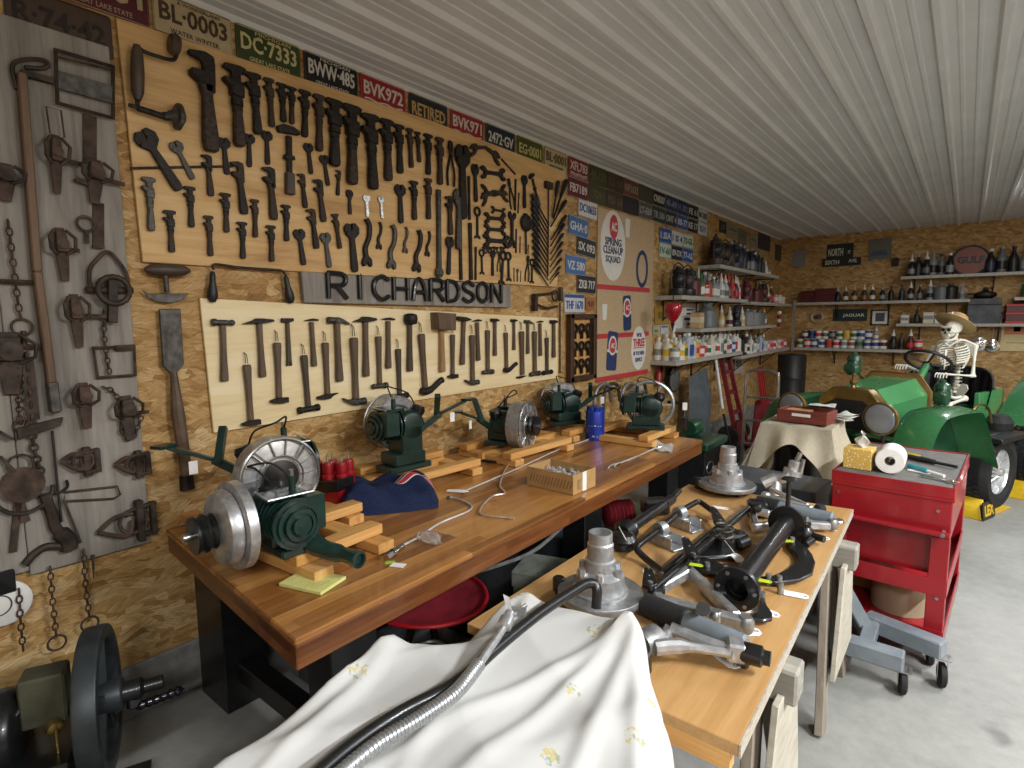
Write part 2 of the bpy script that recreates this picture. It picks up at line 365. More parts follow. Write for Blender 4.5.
# ---- wrench kinds (unit length, Y up the tool, Z out of the wall)
def P_(*parts): return [(n, mb.mesh(n, bevel=b), None) for n, mb, b in parts]
def monkey(m, m2, w=.1, jaw=.12, slim=1.0):
    h = MB(m2).prism([(-w * .42, .0), (w * .42, .0), (w * .56, .06), (w * .5, .2), (w * .36, .44), (-w * .36, .44), (-w * .5, .2), (-w * .56, .06)], .09, z0=.01)
    k = MB(m).prism([(-w * .45, .42), (w * .45, .42), (w * .45, .9), (jaw * .8, .92), (jaw * .85, .985), (jaw * .4, 1.0), (-jaw * .9, .985), (-jaw * 1.05, .93), (-w * .45, .90)], .07, z0=.02)
    s = MB(m).prism([(-w * .62, .62), (w * .62, .60), (w * .7, .70), (w * .62, .80), (-w * .5, .80), (-jaw * 1.05, .82), (-jaw * 1.0, .77), (-w * .62, .72)], .11, z0=.0)
    n = MB(m).cyl((0, .50, .055), (0, .58, .055), w * .62, n=10)
    return P_(('handle', h, .012), ('fixed_jaw', k, .008), ('sliding_jaw', s, .01), ('adjusting_nut', n, .004))
def pipe(m, m2, w=.085):
    h = MB(m2).prism([(-w * .6, 0), (w * .6, 0), (w * .75, .1), (w * .45, .55), (w * .6, .68), (-w * .8, .72), (-w * .45, .55), (-w * .75, .1)], .08, z0=.01)
    k = MB(m).prism([(-.02, .60), (.06, .60), (.075, .88), (.07, .97), (.0, 1.0), (-.13, .97), (-.12, .92), (-.03, .90), (-.02, .8)], .06, z0=.03)
    s = MB(m).prism([(-.12, .80), (-.12, .74), (-.03, .66), (.02, .68), (.02, .80)], .1, z0=.0)
    return P_(('handle', h, .012), ('hook_jaw', k, .008), ('heel_jaw', s, .008))
def cres(m, w=.105):
    h = MB(m).prism([(-w * .5, 0.02), (0, 0), (w * .5, .02), (w * .62, .1), (w * .42, .68), (w * 1.3, .78), (w * 1.4, .9), (w * .7, 1.0), (w * .1, .985), (w * .1, .86), (-w * .8, .84), (-w * 1.2, .78), (-w * .42, .68), (-w * .62, .1)], .06, z0=.01)
    j = MB(m).prism([(-w * 1.3, .80), (-w * .2, .83), (-w * .1, .97), (-w * .75, .985), (-w * 1.3, .9)], .05, z0=.015)
    return P_(('handle', h, .01), ('sliding_jaw', j, .008))
def swrench(m, k=.05):
    path = smoothpath([(0, .97, .03), (.055, .84, .03), (.035, .6, .03), (-.05, .38, .03), (-.035, .16, .03)], 5)
    h = MB(m).tube(path, [.042 + .014 * abs(i / (len(path) - 1) - .5) for i in range(len(path))], 8)
    a = MB(m).prism([(-.10, .2), (-.02, .24), (.05, .17), (.06, .05), (.02, .0), (-.01, .06), (-.05, .10), (-.06, .04), (-.11, .01), (-.14, .09)], .07)
    return P_(('handle', h, 0), ('jaw', a, .01))
def openend(m, w=.13, bend=0.0):
    o = []
    def c(x, y): return (x + bend * math.sin(pi * y), y)
    pts = [c(*q) for q in [(-w * .4, .24), (-w * 1.2, .16), (-w * 1.35, .06), (-w * .9, 0), (-w * .45, .06), (-w * .4, .12), (w * .25, .12), (w * .3, .05), (w * .8, -.01), (w * 1.25, .07), (w * 1.1, .17), (w * .4, .24), (w * .34, .5),
          (w * .4, .76), (w * 1.1, .83), (w * 1.25, .93), (w * .8, 1.01), (w * .3, .95), (w * .25, .88), (-w * .4, .88), (-w * .45, .94), (-w * .9, 1.0), (-w * 1.35, .94), (-w * 1.2, .84), (-w * .4, .76), (-w * .34, .5)]]
    mb = MB(m).prism(pts, .07); return [('wrench', mb.mesh('wrench', bevel=.012), None)]
def barw(m, w=.035, ring=0):
    mb = MB(m).prism([(-w, 0), (w, 0), (w * .8, .5), (w, 1), (-w, 1), (-w * .8, .5)], .05)
    if ring: mb.tube(circ((0, ring * .6, .03), ring, 14), ring * .38, 8, True)
    return [('bar', mb.mesh('bar', bevel=.008), None)]
def ringw(m):
    mb = MB(m).tube(circ((0, .84, .03), .12, 16), .04, 8, True).prism([(-.045, .08), (.045, .08), (.035, .74), (-.035, .74)], .05)
    mb.prism([(-.03, .12), (-.12, .1), (-.13, 0), (-.05, .04), (.05, .04), (.13, 0), (.12, .1), (.03, .12)], .05); return [('wrench', mb.mesh('wrench', bevel=.008), None)]
def screw(m, m2):
    h = MB(m2).lathe([(.0, 1), (.045, .99), (.056, .94), (.05, .8), (.038, .62), (.03, .56), (.0, .555)][::-1], (0, 0, .07), (0, 1, 0), 10)
    s = MB(m).cyl((0, 0, .07), (0, .58, .07), .02, .024, 8)
    return P_(('shank', s, 0), ('handle', h, 0))
def plier(m):
    a = MB(m).tube(smoothpath([(-.09, 0, .03), (-.10, .3, .03), (-.02, .62, .03), (.05, .8, .03), (.03, 1, .03)]), [.028] * 19 + [.04] * 5 + [.02], 7)
    b = MB(m).tube(smoothpath([(.09, 0, .05), (.10, .3, .05), (.02, .62, .05), (-.05, .8, .05), (-.02, 1, .05)]), [.028] * 19 + [.04] * 5 + [.02], 7).cyl((0, .66, .01), (0, .66, .09), .035, n=8)
    return P_(('handle', a, 0), ('handle', b, 0))
def axewrench(m, m2):
    h = MB(m2).prism([(-.055, 0), (.055, 0), (.05, .32), (-.05, .32)], .08); s = MB(m).prism([(-.03, .3), (.03, .3), (.035, .85), (-.035, .85)], .05, z0=.015)
    s.prism([(-.13, .86), (.13, .90), (.14, .96), (.06, 1.0), (-.07, 1.0), (-.15, .94)], .07); s.prism([(-.07, .5), (.07, .52), (.06, .58), (-.06, .57)], .07)
    return P_(('handle', h, .01), ('head', s, .01))
MK = [monkey(iron, iron2), monkey(iron, iron), monkey(iron2, iron2, .09, .1), monkey(iron, iron, .12, .13)]
MKG = monkey(iron3, iron3, .085, .1); PW = [pipe(iron, iron2), pipe(iron2, iron)]; CR = [cres(iron), cres(iron3)]; CRS = cres(steel); SW = swrench(iron); SWG = swrench(iron3)
OE = [openend(iron), openend(iron2, .1, .2), openend(iron, .12, -.16)]; BW = barw(iron); BWR = barw(iron3, .03, .05); RW = ringw(iron); SD = screw(iron, blackp); PL = plier(iron); AX = axewrench(iron, hickd)
TB = .02
def tools(z, rows, proto, name, fmt, cat, group, flip=False):
    for i, q in enumerate(rows):
        a, b = V(q[:2]), V(q[2:4]); pr = proto[i % len(proto)] if isinstance(proto[0], list) else proto
        T, L = wallT(zw(z, a, TB), zw(z, b, TB))
        if name not in ('flat_bar', 'eye_bar', 'small_tool', 'open_end_wrench', 'long_wrench', 'tongs', 'ring_wrench', 'fork_wrench', 'ladle'): T = T @ M.Diagonal((1.28, 1, 1.1, 1))
        place(pr, name, T, fmt.format(n=nth(i)), cat, group)
G1 = 'old wrenches on the plywood tool board'
tools('A', [(450, 145, 470, 470), (525, 175, 545, 420), (590, 195, 602, 390), (642, 215, 650, 370), (683, 230, 683, 378), (735, 245, 733, 430), (790, 262, 790, 487), (850, 282, 850, 547), (918, 305, 918, 620), (990, 340, 1003, 640)],
      MK, 'monkey_wrench', '{n} dark monkey wrench after the big pipe wrench in the top row', 'wrench', G1)
tools('B', [(178, 240, 185, 485), (228, 260, 234, 455), (272, 275, 280, 432), (305, 288, 313, 410), (347, 298, 347, 460), (392, 312, 393, 500)], MK[:3], 'monkey_wrench', '{n} wrench of the six descending under the RETIRED plate', 'wrench', G1)
tools('A', [(325, 95, 357, 490)], PW[0], 'pipe_wrench', 'largest pipe wrench beside the bit brace on the tool board', 'wrench', G1)
tools('A', [(75, 400, 235, 645), (210, 445, 290, 600)], CR, 'adjustable_wrench', '{n} wrench leaning diagonally below the bit brace', 'wrench', G1)
tools('A', [(410, 430, 425, 580), (513, 415, 515, 550), (583, 403, 588, 540), (748, 452, 762, 578), (810, 500, 830, 625)], CR[:1], 'adjustable_wrench', '{n} short adjustable wrench in the second row of the tool board', 'wrench', G1)
tools('A', [(668, 385, 674, 660)], AX, 'wagon_wrench', 'hammer-headed wagon wrench standing among the short wrenches', 'wrench', G1)
tools('A', [(345, 500, 360, 665), (465, 528, 492, 738), (592, 550, 610, 760), (722, 575, 738, 712), (788, 598, 810, 768), (872, 562, 868, 662), (915, 640, 917, 738)], PW, 'pipe_wrench', '{n} small pipe wrench in the third row under the brace', 'wrench', G1)
tools('A', [(985, 660, 988, 748)], CRS, 'adjustable_wrench', 'tiny bright wrench at the end of the third row', 'wrench', G1)
tools('B', [(35, 520, 37, 617)], CR[0], 'adjustable_wrench', 'tiny dark wrench beside the two bright small wrenches', 'wrench', G1)
tools('B', [(100, 540, 108, 628), (160, 545, 167, 635)], CRS, 'adjustable_wrench', '{n} small bright wrench under the long monkey wrenches', 'wrench', G1)
tools('E', [(590, -10, 600, 205)], MKG, 'monkey_wrench', 'worn monkey wrench with bright spots near the weathered panel', 'wrench', G1)
tools('E', [(675, 122, 683, 290), (755, 27, 762, 190), (830, 143, 838, 305), (898, 53, 902, 210), (965, 168, 968, 315), (1015, 78, 1017, 230)], MK[:3], 'monkey_wrench', '{n} short wrench of the staggered lower row after the worn one', 'wrench', G1)
tools('C', [(280, 22, 283, 167), (340, -60, 342, 85), (390, 35, 412, 182), (440, -45, 462, 115), (495, 50, 515, 192), (535, -25, 555, 115), (598, 12, 615, 210)], [MK[0], MK[1], CR[0], PW[1], CR[1], MK[2], CR[0]], 'adjustable_wrench', '{n} short wrench above the RICHARDSON sign before the curved wrenches', 'wrench', G1)
tools('C', [(660, -10, 672, 190), (715, 5, 718, 120), (765, 15, 768, 200), (820, 25, 822, 135), (870, 35, 868, 212), (912, 42, 910, 148)], [SW, SW, SWG, SWG, SW, SW], 'curved_wrench', '{n} S-curved wrench above the sign letters', 'wrench', G1)
tools('B', [(235, 497, 240, 655), (290, 485, 292, 640), (347, 475, 348, 638), (432, 545, 437, 700)], [CR[0], MK[0], MK[2], PW[0]], 'pipe_wrench', '{n} middle row wrench below the six descending wrenches', 'wrench', G1)
tools('B', [(480, 338, 485, 640)], CR[0], 'long_wrench', 'very long narrow wrench beside the bent open-end wrenches', 'wrench', G1)
tools('B', [(437, 325, 440, 505)], PL, 'tongs', 'long thin tongs at the end of the top row', 'tongs', G1)
tools('B', [(388, 520, 391, 860)], BWR, 'eye_bar', 'long grey bar with a ring at its lower end', 'bar', G1)
tools('B', [(512, 465, 515, 640), (535, 415, 540, 570), (470, 515, 468, 760)], [BW, CR[0], CR[1]], 'flat_bar', '{n} flat bar tool left of the stacked open-end wrenches'.replace('left of', 'beside'), 'bar', G1)
tools('D', [(195, 65, 190, 220), (237, 38, 241, 240), (276, 12, 281, 240), (301, 108, 300, 240)], [CR[0], BW, BW, BW], 'flat_bar', '{n} tall dark bar in the lower corner above the sign end', 'bar', G1)
# open-end wrenches lying across, each from its inner to its outer end
tools('K', [(210, 160, 430, 235), (290, 305, 470, 330), (295, 430, 475, 430), (295, 530, 490, 500), (370, 580, 475, 598), (318, 640, 475, 655)], [OE[1], OE[0], OE[2], OE[1], OE[0], OE[0]], 'open_end_wrench', '{n} sideways open-end wrench down the middle column of the board', 'wrench', G1)
tools('L', [(318, 285, 475, 295), (310, 365, 500, 380)], [OE[0], OE[0]], 'open_end_wrench', '{n} sideways open-end wrench just above the small hooks', 'wrench', G1)
tools('K', [(445, 212, 548, 325), (495, 355, 530, 580), (550, 360, 545, 590), (610, 330, 612, 575), (575, 460, 568, 610), (660, 320, 720, 560)], [BW, PL, BW, CR[0], BW, AX], 'small_tool', '{n} slim tool between the open-end wrenches and the fan', 'tool', G1)
tools('L', [(268, 120, 270, 360)], RW, 'ring_wrench', 'ring-headed wrench standing beside the sideways wrenches', 'wrench', G1)
tools('L', [(520, 425, 520, 160)], openend(iron, .13), 'fork_wrench', 'forked wrench pointing up beside the round ladle', 'wrench', G1)
lad = MB(iron).lathe([(0, 0), (.2, .0), (.24, .05), (.2, .11), (0, .12)], (0, .83, .0), (0, 0, 1), 16).cyl((0, 0, .04), (0, .7, .04), .028, n=8).box((0, 1.0, .03), (.16, .16, .06))
tools('L', [(620, 195, 622, 470)], [('ladle', lad.mesh('ladle', bevel=.01), None)], 'ladle', 'small round black ladle hanging beside the fan of screwdrivers', 'ladle', G1)
tools('L', [(555, 285, 553, 460), (585, 340, 583, 460), (645, 400, 640, 470), (300, 430, 305, 620), (380, 440, 380, 630), (430, 450, 425, 600), (460, 440, 445, 690), (495, 450, 500, 670), (540, 570, 540, 670), (565, 575, 563, 670), (590, 590, 588, 670), (640, 480, 630, 670), (670, 500, 668, 685)],
      [BW, BW, PL, RW, CR[0], PL, RW, RW, BW, CR[1], BW, PL, RW], 'small_tool', '{n} small tool of the cramped lower corner beside the fan', 'tool', G1)
for i, x in enumerate((325, 358, 400, 450)):
    mb = MB(iron).tube(circ((0, 0, .01), .016, 12), .005, 7, True).box((0, .02, .01), (.05, .012, .012))
    p = zw('L', (x, 445), TB); one('shackle', mb, nth(i) + ' small iron shackle in the row under the open-end wrenches', 'shackle', basis(p, YY, UPZ, XX), G1)
# the fan of screwdrivers around a thin rod
fan = []
for i in range(12):
    f = i / 11; y0 = 470 + i * 47.5; inner = 690 + i * 41; fan.append(((655 + 22 * f, y0), (780, inner + 8 * (1 - f)), 'nearer the wrenches', i))
rt_ = [(905, 370), (905, 520), (905, 630), (895, 690), (888, 760), (885, 820), (880, 880), (878, 940), (870, 1000), (862, 1040)]
for i, q in enumerate(rt_): fan.append((q, (795 if i else 810, q[1] + (280 if i == 0 else 200 - i * 13)), 'nearer the plates', i))
fan.append(((850, 375), (806, 640), 'in the middle', 0))
for a, b, sd, i in fan:
    T, L = wallT(zw('K', a, TB), zw('K', b, TB)); place(SD, 'screwdriver', T, f'{nth(i)} screwdriver from the top of the fan, on the side {sd}', 'screwdriver', 'fan of screwdrivers')
mb = MB(iron2).cyl(zw('K', (795, 430), .03), zw('K', (788, 1075), .03), .006, n=8); mb.box(zw('K', (795, 405), .035), (.03, .085, .05))
one('branding_iron', mb, 'thin upright rod with a flat head in the middle of the fan', 'rod', bevel=.002)
# bit brace, rod
mb = thing('bit_brace', 'large old bit brace at the upper corner of the tool board', 'brace', (0, 0, 0), G1); X0 = .05
q = lambda x, y, X=X0: zw('A', (x, y), X)
MB(iron).tube(smoothpath([q(230, 75), q(215, 118), q(150, 105), q(95, 85), q(68, 62)], 5), .0075, 8).tube([q(68, 62), q(70, 310)], .008, 8).tube([q(70, 310), q(35, 300)], .008, 8).tube([q(70, 312), q(190, 350)], .012, 8).build('crank', mb)
MB(hickd).lathe([(.012, 0), (.022, .03), (.024, .1), (.02, .17), (.012, .2)], q(71, 280), q(68, 85) - q(71, 280), 12).build('grip', mb)
MB(hickd).lathe([(0, 0), (.034, .004), (.042, .018), (.036, .034), (.015, .04)], q(195, 50), q(245, 90) - q(195, 50) + V((0, 0, .02)), 14).build('head_knob', mb)
MB(iron3).lathe([(.012, -.03), (.03, -.004), (.05, .0), (.052, .012), (.02, .03), (0, .034)], q(225, 345), q(250, 352) - q(225, 345), 14).cyl(q(175, 345), q(222, 345), .016, n=10).build('breast_plate', mb)
one('long_rod', MB(iron2).cyl(q(40, 553, .026), q(450, 545, .026), .005, n=8), 'thin iron rod lying across the leaning wrenches', 'rod')
# ---- hammers
def hshape(hd, hm=hickory):
    hl = MB(hm).prism([(-.055, 0), (.055, 0), (.06, .06), (.047, .3), (.04, .6), (.044, .9), (-.044, .9), (-.04, .6), (-.047, .3), (-.06, .06)], .075, z0=.005)
    return [('handle', hl.mesh('handle', bevel=.014), None), ('head', hd.mesh('head', bevel=.008), None)]
def cylx(mb, x0, x1, r0, r1, y=.94, z=.05): return mb.cyl((x0, y, z), (x1, y, z), r0, r1, 12)
def ballp(): m_ = MB(iron3); cylx(m_, -.17, -.1, .06, .06); cylx(m_, -.1, .08, .045, .045); m_.ball((.14, .94, .05), .055, 10); cylx(m_, .06, .13, .04, .035); return hshape(m_)
def pick(w=.28): return hshape(MB(iron).prism([(-w, .90), (-w * .4, .95), (-.05, .985), (.05, .985), (w * .9, .965), (w * .95, .93), (.05, .90), (-.05, .90), (-w * .5, .90)], .075))
def cross(w=.15, m_=None): h = MB(m_ or iron).prism([(-w, .9), (-w, .985), (-.05, .985), (.04, .985), (w, .955), (w, .93), (.04, .9), (-.05, .9)], .09); return hshape(h)
def tack(): return hshape(MB(iron).prism([(-.16, .93), (-.05, .955), (.05, .97), (.17, .95), (.17, .92), (.04, .925), (-.04, .92)], .05))
def clawh():
    m_ = MB(iron3); cylx(m_, -.16, -.02, .055, .045); m_.prism([(-.04, .9), (.02, .89), (.12, .90), (.22, .86), (.2, .9), (.1, .955), (.02, .985), (-.04, .985)], .08); return hshape(m_)
def cold():
    m_ = MB(iron); cylx(m_, -.18, .18, .05, .05); cylx(m_, -.2, -.14, .065, .065); cylx(m_, .14, .2, .065, .065); return hshape(m_, hickd)
def bent(): return hshape(MB(iron).tube(smoothpath([(.1, .93, .05), (.0, .96, .05), (-.15, .93, .05), (-.33, .84, .05), (-.4, .82, .05)]), [.06] * 12 + [.05] * 8 + [.055] * 5, 9), hickory)
def mallet(): m_ = MB(iron); m_.lathe([(.03, -.1), (.11, -.08), (.125, 0), (.11, .08), (.04, .1)], (0, .92, .07), (0, 1, 0), 14); return hshape(m_, hickd)
def woodm(): return hshape(MB(hickory).prism([(-.2, .72), (.2, .70), (.215, .98), (-.215, 1.0)], .19), hickl)
def notch():
    hd = MB(iron).prism([(-.13, .9), (-.13, .985), (.13, .985), (.13, .93), (.04, .9)], .08)
    hl = MB(hickd).prism([(-.06, 0), (-.02, .0), (-.01, .08), (.01, .08), (.02, 0), (.06, 0), (.05, .15), (.035, .9), (-.035, .9), (-.05, .15)], .07); return [('handle', hl.mesh('handle', bevel=.01), None), ('head', hd.mesh('head', bevel=.008), None)]
HB, HP, HX, HT, HC_, HD_, HBt, HM, HW, HN = ballp(), pick(), cross(), tack(), clawh(), cold(), bent(), mallet(), woodm(), notch()
G2 = 'old hammers on the pale board'
UPH = [('C', 85, 395, 93, 645, HB, 'ball-peen hammer'), ('C', 230, 390, 245, 628, HP, 'pick hammer with long points'), ('C', 345, 390, 353, 583, HN, 'hammer with a notched handle end'), ('C', 440, 388, 452, 585, HT, 'slim tack hammer'), ('C', 540, 385, 552, 645, HC_, 'claw hammer'),
       ('C', 655, 383, 658, 625, pick(.24), 'broad pick hammer'), ('C', 747, 383, 748, 593, HT, 'tack hammer with pale handle'), ('C', 832, 378, 833, 605, HM, 'round black mallet'), ('C', 958, 370, 962, 607, HW, 'big square wooden mallet'),
       ('D', 250, 385, 243, 578, cross(.19), 'block hammer beside the wooden mallet'), ('D', 303, 392, 308, 562, HT, 'thin pale-handled hammer'), ('D', 375, 392, 375, 543, HX, 'cross-peen hammer'), ('D', 452, 395, 452, 520, HX, 'short wide hammer'), ('D', 507, 398, 507, 535, HC_, 'claw hammer near the board end'), ('D', 555, 398, 557, 543, HT, 'slim hammer second from the board end'), ('D', 610, 398, 610, 550, HX, 'last upright hammer at the board end')]
for i, (z, x0, y0, x1, y1, pr, d) in enumerate(UPH):
    T, L = wallT(zw(z, (x0, y0), TB), zw(z, (x1, y1), TB))
    place(pr, 'mallet' if 'mallet' in d else 'hammer', T, f'{d}, {nth(i)} in the upper row of the pale board', 'hammer', G2)
DNH = [('C', 182, 578, 200, 825, HX), ('C', 303, 490, 312, 735, HX), ('C', 410, 540, 430, 768, HD_), ('C', 495, 490, 506, 718, HP and pick(.22)), ('C', 608, 470, 618, 742, HC_), ('C', 708, 465, 714, 675, HB), ('C', 787, 515, 794, 715, HD_), ('C', 878, 455, 896, 695, HBt), ('C', 1005, 458, 1006, 635, HX),
       ('D', 205, 455, 206, 638, HX), ('D', 282, 460, 285, 662, HC_), ('D', 345, 440, 346, 618, HB), ('D', 418, 450, 422, 608, HBt), ('D', 480, 445, 484, 638, HT), ('D', 532, 445, 534, 625, HB), ('D', 582, 470, 584, 618, HD_)]
DNH.pop(9)
wl = [('wire_loop', MB(iron).tube([(-.02, -.02, .04), (-.012, -.16, .03), (.03, -.2, .02), (.012, -.16, .03), (.02, -.02, .04)], .006, 5).mesh('wire_loop'), None)]
for i, (z, x0, y0, x1, y1, pr) in enumerate(DNH):
    T, L = wallT(zw(z, (x1, y1), TB), zw(z, (x0, y0), TB)); T = T @ M.Diagonal((1, 1, 1, 1))
    place(pr + wl, 'hammer', T, f'{nth(i)} hammer hanging head down by a wire in the lower row', 'hammer', G2)
# ---- sign with the horseshoe letters
def quadboard(px, x, t): ps = [W(*q, x + t) for q in px]; return [(p.y, p.z) for p in ps]
sg = thing('name_sign', 'grey weathered board sign spelling RICHARDSON in black iron letters', 'sign', (0, 0, 0))
c4 = quadboard([(301.5, 271.5), (304.5, 302.5), (511, 307.5), (511, 285.5)], .012, .02)
MB(weath).prism(c4, .02, basis((.012, 0, 0), YY, UPZ, XX)).build('sign_board', sg, bevel=.002)
SL = {'R': [[(0, 0), (0, 1)], [(0, 1), (.5, .98), (.62, .76), (.5, .54), (.05, .5)], [(.3, .5), (.65, 0)]], 'I': [[(.3, 0), (.3, 1)]], 'C': [[(.62, .85), (.35, 1), (.08, .8), (0, .5), (.08, .2), (.35, 0), (.62, .15)]],
      'H': [[(0, 0), (0, 1)], [(.6, 0), (.6, 1)], [(0, .5), (.6, .5)]], 'A': [[(0, 0), (.1, .7), (.3, 1), (.5, .7), (.62, 0)], [(.08, .38), (.54, .38)]], 'D': [[(0, 0), (0, 1)], [(0, 1), (.42, .92), (.6, .5), (.42, .08), (0, 0)]],
      'S': [[(.6, .82), (.3, 1), (.03, .8), (.15, .58), (.48, .42), (.6, .2), (.32, 0), (0, .16)]], 'O': [[(.3, 0), (.05, .2), (0, .5), (.05, .8), (.3, 1), (.55, .8), (.6, .5), (.55, .2), (.3, 0)]], 'N': [[(0, 0), (0, 1)], [(0, 1), (.6, 0)], [(.6, 0), (.6, 1)]]}
y0 = W(328, 285, .035).y; y1 = W(501, 290, .035).y; zc = W(410, 290, .035).z; hh = .125; st = (y1 - y0) / 9.76
for i, ch in enumerate('RICHARDSON'):
    mb = MB(black)
    for s_ in SL[ch]:
        pts = [(.044, y0 + st * (i + a_ * 1.2) - (st * .03), zc + .004 + (b_ - .5) * hh) for a_, b_ in s_]
        mb.tube(smoothpath(pts, 5) if len(pts) > 2 else pts, .0125, 8)
    for s_ in SL[ch][:1]:
        for a_, b_ in (s_[0], s_[-1]): mb.m(iron3).ball((.054, y0 + st * (i + a_ * 1.2) - st * .03, zc + .004 + (b_ - .5) * hh), .005, 6).m(black)
    mb.build('horseshoe_letter', sg)
# ---- single old tools around the boards
mb = thing('leather_knife', 'crescent blade chopping knife with wooden grip beside the hammer board', 'knife', (0, 0, 0)); q = lambda x, y, X=.03: zw('E', (x, y), X)
MB(hickd).lathe([(.008, 0), (.022, .02), (.026, .08), (.022, .14), (.008, .165)], q(580, 358), q(735, 362) - q(580, 358), 12).build('grip', mb)
MB(iron3).cyl(q(660, 372), q(668, 450), .012, .01, 8).prism([(p.y, p.z) for p in [q(*a_) for a_ in ((568, 438), (600, 455), (660, 452), (720, 456), (758, 452), (735, 478), (690, 492), (640, 490), (595, 472))]], .006, basis((.022, 0, 0), YY, UPZ, XX)).build('blade', mb, bevel=.002)
mb = thing('ice_chisel', 'long wide chisel with wooden handle leaning beside the weathered panel', 'chisel', (0, 0, 0))
pts = [W(x, y, .03) for x, y in ((159, 309), (180.5, 308.5), (184, 364), (176, 374), (171, 374), (163, 366))]
MB(iron3).prism([(p.y, p.z) for p in pts], .012, basis((.02, 0, 0), YY, UPZ, XX)).build('blade', mb, bevel=.003)
MB(hickory).tube([W(173.5, 372, .035), W(178, 415, .035), W(184, 455, .035), W(186, 476, .035)], [.013, .027, .024, .02], 10).build('handle', mb)
MB(iron).cyl(W(186, 475, .035), W(187.5, 489, .035), .026, .03, 10).build('ferrule', mb)
mb = thing('wire_saw', 'cable with two dark pull handles hung above the hammer board', 'saw', (0, 0, 0)); q = lambda x, y, X=.03: zw('C', (x, y), X)
MB(iron).tube(smoothpath([q(55, 200), q(60, 178), q(160, 190), q(300, 200), q(330, 205), q(345, 225)], 5), .006, 6).build('cable', mb)
for a_, b_ in (((50, 205), (50, 305)), ((342, 222), (360, 315))): MB(blackp).lathe([(.006, 0), (.011, .01), (.013, .05), (.02, .085), (.022, .11), (.012, .13), (0, .132)], q(*a_), q(*b_) - q(*a_), 12).build('pull_handle', mb)
mb = thing('wooden_clamp', 'dark iron clamp with wooden jaw mounted beside the hammer board', 'clamp', (0, 0, 0)); q = lambda x, y, X=.035: zw('D', (x, y), X)
MB(iron2).bar(q(540, 295), q(540, 365), .035, .03).tube([q(545, 300), q(620, 292)], .009, 8).tube(smoothpath([q(552, 340), q(590, 352), q(630, 345)], 4), .009, 8).tube(circ(q(620, 303), .04, 14, ax=(1, 2)), .007, 6, True).build('frame', mb)
MB(hickd).bar(q(643, 268), q(643, 325), .03, .03).build('jaw', mb, bevel=.003)
one('thin_rod', MB(iron).cyl(q(640, 330, .02), q(640, 612, .02), .006, n=8), 'thin dark rod upright against the wall at the hammer board end', 'rod')
# shadow box of iron pieces
sb = thing('shadow_box', 'shallow brown wooden frame holding rows of small iron pieces', 'shadow box', (0, 0, 0)); a_ = W(570.5, 314, .05); b_ = W(596, 378, .05)
y0, y1, z1, z0 = a_.y, b_.y, a_.z, b_.z; fr = mat('walnut_frame', '#4c3222', '#392519', .5)
MB(pine).bb(.004, .012, y0, y1, z0, z1).build('back_panel', sb)
m_ = MB(fr)
for c_ in ((y0, y0 + .05, z0, z1), (y1 - .05, y1, z0, z1), (y0, y1, z0, z0 + .04), (y0, y1, z1 - .04, z1)): m_.bb(.004, .06, *c_)
m_.build('frame', sb, bevel=.004)
for r_ in range(3):
    for k in range(3):
        yy = y0 + .1 + k * (y1 - y0 - .2) / 2; zz = z1 - .12 - r_ * (z1 - z0 - .2) / 2.4
        MB(iron).tube(circ((.03, yy, zz), .035, 12, ax=(1, 2)), .011, 6, True).box((.03, yy, zz - .05), (.02, .02, .07)).build('iron_piece', sb)
# ---- license plates
def plate(y, z, bg, fg, txt, label, sub=None, waves=False, tilt=0, w=.305, h=.152, x=.006, bar=None, name='license_plate'):
    mb = MB(bg).prism(roundrect(w, h, .012), .0025); mb.m(fg)
    fr = [(-w / 2 + .004, -h / 2 + .004), (w / 2 - .004, -h / 2 + .004), (w / 2 - .004, h / 2 - .004), (-w / 2 + .004, h / 2 - .004)]
    mb.tube([(a, b, .0025) for a, b in fr], .0018, 4, True)
    yo = .012 if (sub or waves) else -.002
    if bar: mb.m(bar); mb.prism([(-w / 2 + .006, h / 2 - .03), (w / 2 - .006, h / 2 - .03), (w / 2 - .006, h / 2 - .006), (-w / 2 + .006, h / 2 - .006)], .0005, z0=.0026); mb.m(fg); yo -= .01
    if txt: mb.text(txt, M.Translation((0, yo, .0025)), w * (.86 if len(txt) > 4 else .6), h * .46, .003, .02)
    if sub:
        mb.text(sub[0], M.Translation((0, -h * .35, .0025)), w * .62, h * .12, .002)
        if len(sub) > 1: mb.text(sub[1], M.Translation((.02, h * .39, .0025)), w * .55, h * .09, .002)
    if waves:
        for k in (0, 1): mb.tube([(-w * .42 + w * .84 * i / 16, -h * (.29 + k * .09) + .004 * math.sin(i * .9), .003) for i in range(17)], .004, 5)
    return one(name, mb, label, 'license plate', basis((x, y, z), YY, UPZ, XX) @ M.Rotation(tilt, 4, 'Z'), 'license plates along the ceiling')
def roundrect(w, h, r, k=4):
    o = []
    for cx_, cy_, a in ((w / 2 - r, h / 2 - r, 0), (-w / 2 + r, h / 2 - r, pi / 2), (-w / 2 + r, -h / 2 + r, pi), (w / 2 - r, -h / 2 + r, 1.5 * pi)):
        o += [(cx_ + r * math.cos(a + pi / 2 * i / k), cy_ + r * math.sin(a + pi / 2 * i / k)) for i in range(k + 1)]
    return o
def pm(h): return mat('plate_' + h, '#' + h, None, .45, .15, 30, lo=.3, hi=.8)
cream, gold, whit = pm('b9a986'), pm('c9a64a'), pm('dcdad2'); dkr, nav, blk, olv, brn = pm('7d1f2a'), pm('1d2a44'), pm('17181c'), pm('46512c'), pm('4a372a')
zr = 2.80
